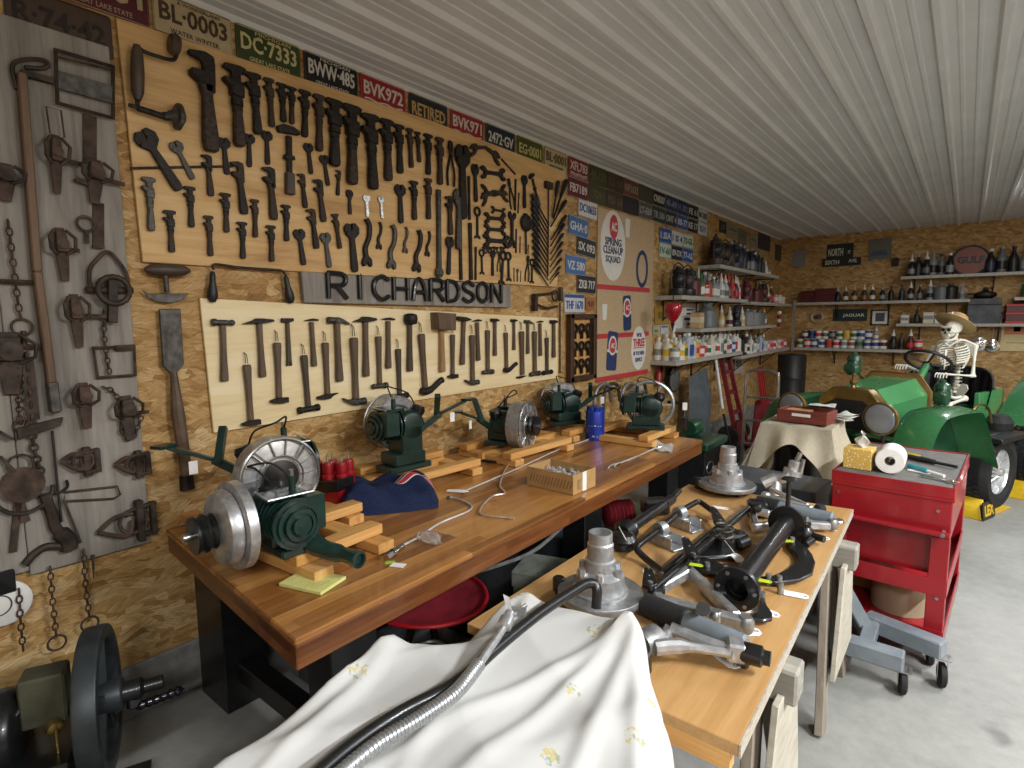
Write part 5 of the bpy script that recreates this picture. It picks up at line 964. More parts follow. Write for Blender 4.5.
# black caliper cluster with springs
t = thing('caliper', 'black brake caliper with coil spring and white tag between the bars', 'caliper', (0, 0, 0), G4); c = Q(713, 556, 0)
MB(black).prism([(-.1, -.05), (.06, -.07), (.1, .02), (-.04, .06)], .025, TR((c.x, c.y, TZ + .001), .9)).box(Q(728, 540, .035), (.12, .08, .06), .9).cyl(Q(722, 536, .02), Q(745, 538, .05), .03).cyl(Q(736, 545, .03), Q(748, 540, .04), .025).build('body', t, bevel=.008)
c2 = Q(724, 541, .07); MB(iron3).tube([c2 + V((.03 * math.cos(a), .03 * math.sin(a), .012 * a / pi)) for a in [k * pi / 6 for k in range(36)]], .004, 6).build('coil_spring', t)
tg = mat('tag_card', '#f0efea', '#e6e4de', .7, 0, 20)
def ptag(px, py, rot, label, s=1, dz=.002, col=None, string=None):
    c = Q(px, py, dz); t = thing('paper_tag', label, 'tag', TR(c, rot, s), 'paper tags on the suspension parts')
    MB(col or tg).prism([(-.035, -.018), (.025, -.018), (.036, -.008), (.036, .008), (.025, .018), (-.035, .018)], .0015).build('card', t); MB(alud).tube(circ((.027, 0, .002), .004, 10), .001, 5, True).build('eyelet', t)
    if string: MB(tg).tube([V((.027, 0, .003)), V((.07, .02, .03)), V((.11, .04, .06))], .0012, 4).build('string', t)
ptag(738, 558, 2.2, 'white tag tied to the black caliper', 1, .03, None, True); ptag(742, 609, .5, 'white tag under the near drive shaft flange', 1.2); ptag(767, 612, -.2, 'white tag beside the small black lever'); ptag(796, 595, .2, 'white tag below the bent black plate')
ptag(745, 632, .7, 'white tag between the shock absorber and the small lever', 1.2); ptag(726, 659, -.5, 'white tag in front of the polished Y-shaped arm', 1.2); ptag(826, 528, .1, 'white tag at the far corner of the parts table', 1.1); ptag(820, 537, -.3, 'white tag beside the round black ball joint')
ptag(720, 508, .2, 'white tag beside the far hub disc'); ptag(651, 572, .4, 'white tag by the bend of the anti-roll bar', .8); ptag(760, 544, 1, 'small white tag against the drive shaft', .7)
gt = flat('#c6d82a')
for px, py, rot, lb in ((696, 565, .3, 'lime tag on the black plate beside the torsion bars'), (724, 573, 1.3, 'lime tag on the black plate near the drive shaft flange'), (764, 581, .2, 'lime tag at the tip of the bent black plate'), (787, 541, .5, 'lime tag beside the drive shaft middle')): ptag(px, py, rot, lb, .65, .03, gt)
def plate_(name, pxs, label, t_=.012, dz=.012, studs=()):
    o = Q(*pxs[0]); t = thing(name, label, 'bracket', (0, 0, 0), G4); MB(black).prism([(Q(*p).x, Q(*p).y) for p in pxs], t_, z0=TZ + dz).build('plate', t, bevel=.003)
    for px, py in studs: p = Q(px, py, 0); MB(alud).cyl((p.x, p.y, TZ + .001), (p.x, p.y, TZ + dz + t_ + .015), .009, n=10).build('stud', t)
plate_('arm_plate', [(788, 546), (795, 544), (805, 551), (812, 560), (815, 568), (812, 580), (800, 586), (786, 588), (775, 589), (762, 587), (760, 583), (772, 582), (786, 576), (797, 567), (796, 560), (789, 553)], 'bent black steel plate arm at the outer edge of the table', studs=((792, 547), (768, 585), (779, 587), (780, 594)))
plate_('arm_plate', [(694, 562), (705, 563), (722, 570), (738, 572), (733, 582), (716, 580), (700, 577), (690, 570)], 'black plate arm between the torsion bars and drive shaft', studs=((697, 565), (707, 573), (726, 577)))
plate_('small_lever', [(759, 603), (764, 602), (766, 611), (772, 620), (772, 626), (763, 628), (748, 625), (757, 620)], 'small black fin-shaped lever on the near part of the table', studs=((762, 604),))
one('upright_bolt', MB(black).cyl(Q(703, 609, 0) + V((0, 0, .001)), Q(703, 609, .13), .01, n=10).cyl(Q(703, 609, .12), Q(703, 609, .14), .018, n=12), 'black bolt standing upright inside the square-section control arm', 'bolt', group=G4)
t = thing('ball_joint', 'round black ball joint near the far outer corner', 'ball joint', (0, 0, 0), G4); c = Q(805, 541, 0)
MB(black).lathe([(0, .001), (.03, .001), (.034, .02), (.03, .045), (.018, .06), (.02, .075), (0, .08)], (c.x, c.y, TZ), UPZ, 18).cyl((c.x, c.y, TZ + .03), (c.x + .07, c.y - .02, TZ + .03), .014).cyl((c.x + .02, c.y - .1, TZ + .02), (c.x + .03, c.y - .03, TZ + .02), .014).build('housing', t)
MB(steel).cyl((c.x, c.y, TZ + .08), (c.x, c.y, TZ + .1), .008).build('stud', t); MB(steel).cyl((c.x - .03, c.y - .02, TZ + .05), (c.x - .04, c.y - .03, TZ + .05), .009).build('stud', t)
# ================================================================ DRAPED SHEET AND WHAT LIES ON IT
sh = NT('printed_sheet'); o_ = sh.obj(); vo = sh.new('TexVoronoi'); vo.inputs['Scale'].default_value = 8.5; mp = sh.new('Mapping'); mp.inputs['Scale'].default_value = (1, 1, .6); sh.link(o_, mp.inputs[0]); sh.link(mp.outputs[0], vo.inputs['Vector'])
n1 = sh.noise(o_, 95, 3, .6); n2 = sh.noise(o_, 40, 2)
blob_ = sh.math('MULTIPLY', sh.math('LESS_THAN', vo.outputs['Distance'], .19), sh.math('GREATER_THAN', n1, .54))
pat = sh.ramp(n2, [(.4, '#bfae62'), (.5, '#8f9a70'), (.62, '#aab6c0')], 'CONSTANT')
col = sh.mix('#c4c3bf', pat, sh.math('MULTIPLY', blob_, .75)); sh.bump(sh.noise(o_, 3.5, 2), .3, .03)
sheetm = sh.fin(col, .85, spec=.2)
ring = [(1.60, .62), (1.60, .73), (1.665, .87), (1.70, 1.08), (1.80, 1.115), (1.92, 1.12), (2.02, 1.11), (2.09, 1.02), (2.18, .86), (2.27, .62), (2.30, .3), (2.2, .05), (1.95, -.05), (1.74, .0), (1.68, .25), (1.65, .45)]
rp = [V((x, y, 0)) for x, y in ring]; rp = smoothpath(rp + [rp[0]], 8)[:-1]; NR = len(rp); cc_ = V((1.93, .62, 0))
CRE = [((1.61, .73), (1.72, .05)), ((1.63, .74), (1.85, .0)), ((1.62, .70), (1.66, .1)), ((2.0, 1.1), (1.98, .2)), ((2.02, 1.1), (2.2, .3)), ((1.72, 1.07), (1.66, .78)), ((2.0, 1.1), (1.8, .3)), ((2.03, 1.08), (2.26, .62)), ((1.74, 1.08), (1.9, .5))]
def sheet(u, v):
    i = int(round(u * NR)) % NR; p = rp[i]; d = (p - cc_); L = d.length; n_ = d / L
    a = 2 * pi * u
    def topz(q_): 
        z = .905 + .035 * math.exp(-((q_.x - 1.61) ** 2 + (q_.y - .73) ** 2) / .003) - .075 * math.exp(-((q_.x - 1.63) ** 2 + (q_.y - .88) ** 2) / .006) + .025 * math.exp(-((q_.x - 1.72) ** 2 + (q_.y - 1.07) ** 2) / .006)
        z += .012 * math.sin(q_.x * 13 + q_.y * 5) * math.sin(q_.y * 9 - q_.x * 3) - .012 * abs(math.sin(q_.x * 17 - q_.y * 9)) * min(1, abs(q_.x - 1.93) * 5) - .008 * abs(math.sin(q_.y * 13 + q_.x * 7)) + .03 * math.exp(-((q_.x - 2.0) ** 2 + (q_.y - 1.1) ** 2) / .004)
        for (ax_, ay_), (bx_, by_) in CRE:
            wx, wy = bx_ - ax_, by_ - ay_; t_ = max(0, min(1, ((q_.x - ax_) * wx + (q_.y - ay_) * wy) / (wx * wx + wy * wy))); dd = math.hypot(q_.x - ax_ - t_ * wx, q_.y - ay_ - t_ * wy); z += .013 * math.exp(-(dd / .018) ** 2) * (1 - .6 * t_)
        return z - .03 * max(0, q_.x - 2.05) * 3
    if v < .55:
        t = v / .55; q_ = cc_ + d * (t ** .8); f = max(0, (t - .8) / .2); return (q_.x, q_.y, topz(q_) - .02 * f * f)
    t = (v - .55) / .45; fold = (math.sin(a * 17) + .6 * math.sin(a * 29 + 1)) * .018 * t
    q_ = p + n_ * (.02 * min(1, t * 8) + .05 * t + fold) * (0 if p.y > 1.0 else 1); z0_ = topz(p) - .02
    return (q_.x, q_.y, z0_ - .5 * t * (1 + .06 * math.sin(a * 5)))
ds = one('draped_sheet', MB(sheetm).grid(sheet, NR, 90), 'white floral sheet draped over a bulky object between the bench and parts table', 'sheet', weld=.0005)
t = thing('transmission', 'bulky grey object hidden under the floral sheet', 'machine', (1.93, .5, 0))
MB(greyd).prism([(-.17, -.36), (.2, -.36), (.2, .2), (.05, .5), (-.16, .45), (-.2, .1)], .5, z0=.3).build('casing', t, bevel=.02)
for a, b in ((-.2, -.35), (.2, -.35), (-.15, .3), (.12, .35)): MB(black).cyl((a, b, 0), (a, b, .31), .035).build('leg', t)
def S(x, y, z=.93): return H(x, y, z)
t = thing('sway_bar', 'long black anti-roll bar with a bent end lying on the floral sheet', 'bar', (0, 0, 0))
MB(black).tube(smoothpath([S(300, 790, .925), S(350, 747, .925), S(400, 713, .925), S(445, 690, .925), S(470, 672, .925), S(500, 645, .93), S(540, 613, .935), S(575, 590, .94), S(586, 584, .94), S(594, 584, .935), S(597, 591, .92), S(596, 608, .88)], 5), .0125, 12).build('bar', t)
t = thing('braided_hose', 'silver braided hose with a crimped fitting lying on the floral sheet', 'hose', (0, 0, 0))
brd = NT('braid'); wv = brd.new('TexWave'); wv.inputs['Scale'].default_value = 70; brd.link(brd.obj(), wv.inputs['Vector']); brd = brd.fin(brd.ramp(brd.noise(brd.obj(), 300, 1), [(.2, '#9a9ea2'), (.8, '#c4c7ca')]), .35, .8)
hp = smoothpath([S(322, 790, .925), S(375, 746, .925), S(420, 718, .93), S(455, 693, .94), S(476, 668, .94), S(492, 645, .945), S(503, 629, .95)], 6)
hq = smoothpath(hp[:26], 8); MB(brd).tube(hq, [.0138 if i % 4 < 2 else .0118 for i in range(len(hq))], 12).build('hose', t); MB(alu).tube(hp[25:], .0085, 10).build('rod', t)
MB(alu).lathe([(.009, 0), (.016, .004), (.016, .03), (.011, .034), (.011, .05), (0, .052)], hp[-1], S(507, 620, .955) - hp[-1], 14).box(S(518, 612, .95), (.035, .02, .014), .5).tube([S(507, 620, .95), S(515, 614, .95), S(526, 605, .955)], .005, 7).build('fitting', t)
MB(tg).grid(lambda u, v: tuple(S(503 + 6 * u + 5 * v, 594 + 22 * v + 3 * u, .955 + .012 * math.sin(v * 3))), 3, 8).build('paper_tag', t, solid=.001)
# ================================================================ SHELVES AND WHAT STANDS ON THEM
def shelf(wall, a, b, z, dep, label, br=()):
    t = thing('wall_shelf', label, 'shelf', (0, 0, 0), 'shelves round the corner')
    L = wall == 'L'
    f = (lambda u, d, zz: V((d, u, zz))) if L else (lambda u, d, zz: V((u, YB - d, zz)))
    p, q_ = f(a, .002, z - .042), f(b, dep, z); MB(shelfm).bb(p.x, q_.x, p.y, q_.y, p.z, q_.z).build('shelf_board', t, bevel=.002)
    for u in br:
        MB(black).bar(f(u, .012, z - .043), f(u, .012, z - .26), .02, .012).bar(f(u, .01, z - .049), f(u, dep * .9, z - .049), .02, .012).bar(f(u, .012, z - .25), f(u, dep * .85, z - .05), .012, .01).build('bracket', t)
    return f
F1 = shelf('L', 5.55, 7.75, 1.82, .3, 'upper shelf above the red pointed globe', (5.75, 6.7, 7.55)); F2 = shelf('L', 6.65, 9.25, 2.2, .3, 'highest shelf on the bench wall', (6.9, 8.1, 9.1)); F3 = shelf('L', 7.95, 10.2, 1.80, .28, 'shelf continuing the upper one into the corner', (8.2, 9.3))
F4 = shelf('L', 6.1, 9.2, 1.475, .3, 'middle shelf with grey cans, under the upper shelf', (6.4, 7.8, 9.0)); F5 = shelf('L', 5.45, 7.6, 1.155, .3, 'lowest shelf crowded with pale bottles beside the poster', (5.75, 6.6, 7.4)); F6 = shelf('L', 7.62, 10.2, 1.09, .28, 'lowest shelf running into the corner', (8.2, 9.5))
B1 = shelf('B', .32, 2.56, 1.82, .3, 'upper back wall shelf with bottles over the JAGUAR board', (.9, 1.6, 2.3)); B2 = shelf('B', .32, 2.1, 1.09, .3, 'back wall shelf with two layers of cans', (.9, 1.7)); B3 = shelf('B', 1.74, 3.5, 2.17, .3, 'high back wall shelf carrying the GULF sign', (1.9, 2.8)); B4 = shelf('B', 1.72, 3.5, 1.48, .3, 'back wall shelf behind the skeleton hat', (2.0, 2.9)); B5 = shelf('B', 3.02, 3.6, 1.83, .3, 'short back wall shelf at the picture edge', (3.5,))
po_ = thing('corner_post', 'pale perforated steel post joining the shelves in the corner', 'post', (0, 0, 0)); pp_ = W(798.5, 325, .3); px_, py_ = .33, YB - .33
m_ = MB(alu)
m_.bb(px_ - .02, px_ + .02, py_ - .002, py_ + .002, 1.03, 1.86).bb(px_ - .02, px_ - .016, py_, py_ + .035, 1.03, 1.86); m_.build('angle_bar', po_)
m_ = MB(black)
for k in range(20): m_.cyl((px_ + .002, py_ - .0035, 1.06 + k * .04), (px_ + .002, py_ - .0021, 1.06 + k * .04), .006, n=8)
m_.build('punched_hole', po_)
_PC = {}
def prof_item(kind, c1, c2, c3='#c8c8c4'):
    k = (kind, c1, c2, c3)
    if k in _PC: return _PC[k]
    a, b, c = flat(c1, .4), flat(c2, .45), flat(c3, .35, .4)
    mb = MB(a, b, c)
    if kind == 'can': mb.m(2).lathe([(0, 0), (.05, 0), (.052, .003), (.052, .006), (.0505, .008)], n=16).m(0).lathe([(.0505, .008), (.0505, .045)], n=16).m(1).lathe([(.0507, .045), (.0507, .1)], n=16).m(0).lathe([(.0505, .1), (.0505, .132)], n=16).m(2).lathe([(.0505, .132), (.052, .134), (.052, .138), (.048, .138), (.048, .135), (0, .135)], n=16)
    elif kind == 'cone': mb.m(2).lathe([(0, 0), (.05, 0), (.052, .004)], n=16).m(0).lathe([(.052, .004), (.05, .05)], n=16).m(1).lathe([(.0505, .05), (.0505, .11)], n=16).m(0).lathe([(.05, .11), (.05, .15), (.018, .18), (.014, .195)], n=16).m(2).lathe([(.018, .195), (.018, .22), (0, .222)], n=12)
    elif kind == 'bottle': mb.m(0).lathe([(0, 0), (.036, 0), (.04, .005), (.04, .13), (.034, .155), (.016, .19), (.0145, .225)], n=14).m(1).lathe([(.0405, .03), (.0405, .11)], n=14).m(2).lathe([(.018, .222), (.018, .25), (0, .252)], n=12)
    elif kind == 'jug': mb.m(0).prism(roundrect(.11, .07, .02, 3), .17).lathe([(.045, .17), (.03, .195), (.016, .2), (.016, .215)], n=12).m(1).bb(-.042, .042, -.0365, .0365, .03, .13).m(2).lathe([(.02, .21), (.02, .235), (0, .236)], n=12)
    elif kind == 'tin': mb.m(0).prism(roundrect(.1, .055, .008, 2), .16).m(1).bb(-.045, .045, -.0285, .0285, .04, .12).m(2).lathe([(.014, .16), (.014, .18), (.008, .182), (.008, .19), (0, .19)], n=10)
    elif kind == 'spout': mb.m(0).lathe([(0, 0), (.045, 0), (.047, .01), (.047, .12), (.04, .15), (.022, .185), (.02, .2)], n=16).m(1).lathe([(.0475, .035), (.0475, .1)], n=16).m(2).lathe([(.026, .198), (.026, .215), (.012, .25), (.006, .30), (0, .30)], n=12)
    elif kind == 'lantern': mb.m(0).lathe([(0, 0), (.085, 0), (.09, .02), (.085, .07), (.05, .085), (.045, .1)], n=18).m(1).lathe([(.045, .1), (.065, .13), (.068, .17), (.05, .22)], n=18).m(0).lathe([(.055, .22), (.06, .225), (.05, .26), (.03, .275), (.03, .29), (0, .295)], n=18).tube([(-.09, 0, .06), (-.1, 0, .2), (-.06, 0, .3), (0, 0, .33), (.06, 0, .3), (.1, 0, .2), (.09, 0, .06)], .007, 6)
    elif kind == 'pail': mb.m(0).lathe([(0, 0), (.1, 0), (.105, .005), (.11, .2), (.116, .205), (.112, .215), (.04, .235), (.035, .26), (0, .262)], n=22).m(1).tube([(-.11, 0, .19), (-.1, 0, .26), (0, 0, .3), (.1, 0, .26), (.11, 0, .19)], .004, 6)
    elif kind == 'box': mb.m(0).bb(-.06, .06, -.05, .05, 0, .15).m(1).bb(-.0605, .0605, -.0505, .0505, .05, .11)
    elif kind == 'bigcan': mb.m(0).lathe([(0, 0), (.13, 0), (.13, .02), (.125, .025), (.11, .2), (.06, .25), (.06, .29), (.066, .3), (0, .3)], n=22).m(2).tube([(-.06, 0, .27), (-.07, 0, .31), (.07, 0, .31), (.06, 0, .27)], .006, 6)
    elif kind == 'crate': mb.m(0).bb(-.13, .13, -.1, .1, 0, .2).m(1).bb(-.135, .135, -.105, .105, .0, .025).bb(-.135, .135, -.105, .105, .09, .115).bb(-.135, .135, -.105, .105, .175, .2)
    _PC[k] = [(dict(can='can', cone='can', bottle='bottle', jug='bottle', tin='tin', spout='bottle', lantern='lantern', pail='pail', box='box', bigcan='can', crate='crate')[kind], mb.mesh(kind, bevel=.004 if kind in ('box', 'crate') else 0), None)]
    return _PC[k]
KN = dict(can='round can', cone='cone-topped can', bottle='slim bottle', jug='flat shouldered bottle', tin='oblong tin', spout='oil bottle with spout', lantern='lantern', pail='lidded pail', box='small box', bigcan='tall old can', crate='crate')
CN = {'#e4e2d8': 'white', '#d8d2bc': 'cream', '#c93038': 'red', '#2c4c94': 'blue', '#d8b02c': 'yellow', '#2f6a44': 'green', '#8d9092': 'grey', '#2a2a2c': 'black', '#3a2c28': 'dark brown', '#9a5a34': 'rust brown', '#c8a878': 'tan', '#d490a0': 'pink', '#5a2426': 'dark red', '#26324a': 'dark blue', '#b8c4d0': 'pale blue', '#6a6e70': 'dull grey'}
def shelf_row(f, sid, a, b, z, dep, seq, grp, rowname, step=None, s=1, jit=.01, zz=0):
    n_ = len(seq); cnt = 0
    for i, it in enumerate(seq):
        if it is None: continue
        kind, c1, c2, c3 = (list(it) + ['#c8c8c4'])[:4]; u = a + (b - a) * (i + .5) / n_; p = f(u + R.uniform(-jit, jit), dep + R.uniform(-jit, jit), z + .001 + zz)
        sc = (it[4] if len(it) > 4 else 1) * s * R.uniform(.96, 1.04); rz = R.uniform(-.4, .4) + (pi / 2 if f in (F1, F2, F3, F4, F5, F6) else 0)
        if kind in ('jug', 'tin', 'box', 'crate'): rz = (pi / 2 if f in (F1, F2, F3, F4, F5, F6) else 0) + R.uniform(-.08, .08)
        lab = f'{CN.get(c1, "dark")} {KN[kind]}, {nth(i)} along {rowname}'
        place(prof_item(kind, c1, c2, c3), prof_item(kind, c1, c2, c3)[0][0], TR(p, rz, sc), lab, KN[kind].split()[-1] if kind != 'spout' else 'bottle', grp)
Wt, Cr, Rd, Bl, Yl, Gn, Gy, Bk_, Br, Ru, Tn, Pk, Dr, Db, Pb, Dg = '#e4e2d8 #d8d2bc #c93038 #2c4c94 #d8b02c #2f6a44 #8d9092 #2a2a2c #3a2c28 #9a5a34 #c8a878 #d490a0 #5a2426 #26324a #b8c4d0 #6a6e70'.split()
# lowest shelf by the poster
fr = [('can', Gy, Wt), ('cone', Wt, Yl), ('tin', Yl, Gn), ('jug', Pb, Bl, Wt, 1.15), ('jug', Wt, Pb, Wt), ('cone', Yl, Rd), ('can', Rd, Wt), ('tin', Wt, Rd), ('can', Wt, Gn), ('jug', Cr, Wt), ('cone', Wt, Gn, Wt), ('can', Wt, Rd), ('jug', Wt, Gy), ('tin', Gn, Wt), ('can', Cr, Rd), ('cone', Wt, Bl), ('can', Bl, Wt), ('jug', Wt, Rd, Gy), ('cone', Wt, Wt)]
shelf_row(F5, 'F5', 5.5, 7.58, 1.155, .245, fr, 'cans and bottles on the lowest shelf by the poster', 'the lowest shelf front row from the poster')
bk = [('cone', Cr, Yl, Wt), ('cone', Yl, Br, Wt), ('jug', Wt, Gy, Wt), ('cone', Wt, Pb, Wt), ('jug', Pb, Wt, Wt, 1.1), ('jug', Wt, Gn, Bk_), ('jug', Wt, Rd, Wt), ('cone', Cr, Wt, Wt), ('jug', Wt, Gn, Wt), ('cone', Wt, Bl, Wt), ('jug', Wt, Cr, Yl), ('jug', Wt, Gy, Wt), ('spout', Cr, Rd, Wt), ('jug', Wt, Wt, Wt), ('spout', Wt, Gn, Wt), ('jug', Wt, Rd, Wt, 1.1)]
shelf_row(F5, 'F5', 5.5, 7.58, 1.155, .14, bk, 'cans and bottles on the lowest shelf by the poster', 'the lowest shelf back row from the poster')
shelf_row(F5, 'F5', 5.5, 7.58, 1.155, .05, [(k, c, d, Wt, 1.1) for k, c, d in (('cone', Wt, Gy), ('jug', Cr, Wt), ('spout', Gy, Wt), ('cone', Wt, Gn), ('jug', Wt, Bl), ('cone', Wt, Rd), ('jug', Cr, Gn), ('jug', Wt, Gy), ('spout', Wt, Bl), ('spout', Wt, Wt), ('jug', Gy, Wt), ('spout', Wt, Gn))], 'cans and bottles on the lowest shelf by the poster', 'the lowest shelf wall row from the poster')
# lowest shelf into the corner
shelf_row(F6, 'F6', 7.66, 10.1, 1.09, .21, [('jug', Bk_, Bk_, Bk_, 1.1), ('jug', Bk_, Wt, Bk_, 1.1), ('can', Wt, Bk_), ('jug', Wt, Gy), ('can', Wt, Pb), ('tin', Gy, Wt), ('jug', Pb, Bl), ('box', Wt, Pb), ('can', Pk, Wt), ('can', Pk, Rd), ('can', Wt, Rd), ('can', Pk, Wt), ('can', Wt, Pk), ('can', Pk, Rd), ('can', Rd, Wt)], 'cans on the lowest shelf into the corner', 'the front row into the corner')
shelf_row(F6, 'F6', 7.7, 9.4, 1.09, .09, [('bigcan', Bk_, Bk_, Gy, .8), ('spout', Gy, Bk_, Bk_, 1.1), ('bigcan', Bk_, Bk_, Gy, .7), ('spout', Br, Bk_, Wt, 1.2), ('spout', Bk_, Gy, Gy), ('jug', Gy, Wt), ('spout', Cr, Gn, Gn, 1.1), ('spout', Gy, Wt)], 'cans on the lowest shelf into the corner', 'the back row into the corner')
# upper shelf
shelf_row(F1, 'F1', 5.6, 7.7, 1.82, .2, [('lantern', Bk_, Bk_, Bk_, 1.0), None, ('lantern', Bk_, Br, Bk_, 1.0), ('pail', Dr, Br, Gy, .8), ('bottle', Gn, Gn, Gn, 1.1), ('bottle', Gn, Wt, Gn), ('can', Rd, Wt), ('spout', Ru, Rd, Gy), ('bottle', Gy, Wt, Wt), ('bottle', Gy, Wt, Bk_), ('spout', Wt, Gy, Wt), ('spout', Pb, Gn, Wt), ('spout', Dr, Rd, Rd), ('spout', Rd, Dr, Ru), ('spout', Dr, Rd, Wt), ('spout', Wt, Pk, Wt)], 'bottles and lanterns on the upper shelf', 'the front row of the upper shelf')
shelf_row(F1, 'F1', 5.65, 7.7, 1.82, .08, [None, ('bottle', Br, Bk_, Bk_, 1.2), ('bottle', Bk_, Bk_, Gy, 1.2), ('spout', Gn, Wt, Gy, 1.15), ('spout', Rd, Wt, Wt, 1.1), ('bottle', Gy, Wt, Wt, 1.2), ('bottle', Gy, Gy, Wt, 1.2), ('spout', Gy, Wt, Wt, 1.1), ('spout', Dr, Dr, Rd, 1.1), ('spout', Dr, Rd, Dr, 1.1)], 'bottles and lanterns on the upper shelf', 'the wall row of the upper shelf')
# highest shelf
shelf_row(F2, 'F2', 6.7, 9.2, 2.2, .18, [('lantern', Br, Bk_, Br, 1.1), ('lantern', Br, Br, Gy, 1.0), ('lantern', Bk_, Br, Gy, 1.0), ('bottle', Bk_, Br, Gy, 1.3), ('lantern', Db, Bk_, Bk_, 1.1), ('bottle', Br, Db, Gy, 1.3), ('bottle', Db, Bk_, Gy, 1.3), ('bottle', Bk_, Gy, Gy, 1.2), ('bottle', Db, Gy, Gy, 1.3), ('bottle', Bk_, Db, Wt, 1.2), ('bottle', Db, Bk_, Gy, 1.2), ('bottle', Br, Bk_, Bk_), ('spout', Wt, Wt, Wt, .8), ('can', Gy, Wt, Wt, .6)], 'dark lanterns and bottles on the highest shelf', 'the front row of the highest shelf')
shelf_row(F2, 'F2', 6.75, 8.9, 2.2, .07, [None, ('bottle', Br, Bk_, Bk_, 1.3), ('bottle', Bk_, Br, Bk_, 1.3), ('bottle', Db, Br, Bk_, 1.5), ('bottle', Bk_, Db, Bk_, 1.5), ('bottle', Br, Br, Bk_, 1.4), ('bottle', Bk_, Db, Bk_, 1.3), ('bottle', Db, Bk_, Bk_, 1.4)], 'dark lanterns and bottles on the highest shelf', 'the wall row of the highest shelf')
shelf_row(F3, 'F3', 7.98, 10.15, 1.8, .16, [('lantern', Dr, Dr, Br, 1), ('bottle', Dr, Br, Rd, 1.1), ('pail', Dr, Br, Br, .8), ('bottle', Br, Dr, Gy, 1.2), ('lantern', Br, Dr, Br), ('spout', Cr, Ru, Cr), ('bottle', Dr, Rd, Wt), ('can', Pk, Wt), ('can', Cr, Wt, Wt, 1), ('can', Wt, Cr, Wt, .8)], 'red and brown pots on the shelf into the corner', 'the corner end of the upper shelf')
shelf_row(F4, 'F4', 6.2, 9.15, 1.475, .17, [('box', Tn, Cr, Tn, 1.2), ('bigcan', Dg, Dg, Gy, .98), None, ('spout', Tn, Cr, Cr, .9), ('spout', Cr, Dr, Cr, .85), ('lantern', Db, Bk_, Bk_, .8), ('spout', Cr, Tn, Wt, .85), ('pail', Gy, Dg, Gy, .85), ('pail', Gy, Dg, Gy, .85), ('pail', Dg, Gy, Gy, .82), ('spout', Gy, Wt, Yl, .9)], 'grey pails and pots on the middle shelf', 'the middle shelf')
# back wall
cn2 = [[('can', Cr, Gn), ('can', Rd, Wt), ('can', Bl, Wt), ('can', Wt, Bl), ('can', Ru, Rd), ('can', Wt, Rd), ('can', Wt, Gy), ('can', Wt, Ru), ('can', Gy, Gn), ('can', Wt, Bl), ('can', Wt, Bl), ('can', Wt, Dr)], [('can', Dr, Wt), ('can', Bl, Db), ('can', Wt, Rd), ('can', Wt, Gn), ('can', Dr, Gy), ('can', Wt, Gn), ('can', Yl, Yl), ('can', Wt, Gn), ('can', Wt, Bl), ('can', Bl, Wt), ('spout', Gy, Wt, Wt, .7)]]
shelf_row(B2, 'B2', .36, 1.62, 1.09, .2, cn2[0], 'cans in two layers on the back wall', 'the lower layer of back wall cans', jit=.003); shelf_row(B2, 'B2', .43, 1.52, 1.09, .2, cn2[1], 'cans in two layers on the back wall', 'the upper layer of back wall cans', jit=.003, zz=.14)
shelf_row(B2, 'B2', 1.64, 2.06, 1.09, .18, [('spout', Bk_, Br, Wt), ('bottle', Br, Bk_, Bk_), ('spout', Dr, Rd, Wt), ('can', Rd, Wt)], 'dark bottles beside the back wall cans', 'the shelf beside the back wall cans')
shelf_row(B1, 'B1', .4, .85, 1.82, .17, [('crate', Dr, Dr, Gy, .95), ('crate', Dr, '#5a2426', Gy, 1.1)], 'red crates in the corner', 'the upper back shelf, red crates')
shelf_row(B1, 'B1', .86, 2.52, 1.82, .2, [('spout', Bk_, Db, Pb, .85), ('spout', Br, Cr, Cr, .85), ('spout', Br, Tn, Tn, .85), ('spout', Br, Ru, Cr, .85), ('spout', Br, Cr, Wt, .85), ('spout', Bk_, Gy, Gy, .85), ('bottle', Bk_, Bk_, Bk_, .9), ('bottle', Db, Bk_, Bk_, .9), ('spout', Bk_, Gy, Wt, .9), ('bottle', Bk_, Dg, Gy, .9), ('spout', Gy, Bk_, Wt, .95), ('pail', Dg, Gy, Gy, .8), ('pail', Bk_, Dg, Bk_, .8), ('spout', Gy, Dg, Gy, .8)], 'bottles on the upper back wall shelf', 'the upper back shelf from the red crates')
shelf_row(B3, 'B3', 1.8, 2.34, 2.17, .18, [('spout', Bk_, Gy, Wt, 1.1), ('bottle', Bk_, Br, Gy, 1.3), ('spout', Bk_, Dg, Wt, 1.15), ('bottle', Gy, Bk_, Gy, 1.3), ('bottle', Dg, Bk_, Bk_, 1.2), ('bottle', Bk_, Gy, Wt, 1.2)], 'bottles on the high back wall shelf', 'the high shelf before the GULF sign')
shelf_row(B3, 'B3', 2.68, 3.3, 2.17, .18, [('bottle', Bk_, Db, Wt, 1.3), ('bottle', Dg, Bk_, Gy, 1.4), ('bottle', Bk_, Bk_, Bk_, 1.4), ('bottle', Dg, Gy, Bk_, 1.4), ('bottle', Bk_, Dg, Bk_, 1.4)], 'bottles on the high back wall shelf', 'the high shelf after the GULF sign')
shelf_row(B4, 'B4', 1.76, 2.3, 1.48, .18, [('box', Wt, Gy, Wt, .8), ('spout', Bk_, Br, Bk_, .8), ('box', Cr, Gy, Cr, 1.1), ('box', Wt, Wt, Wt, .9)], 'small boxes on the shelf behind the hat', 'the shelf behind the straw hat')
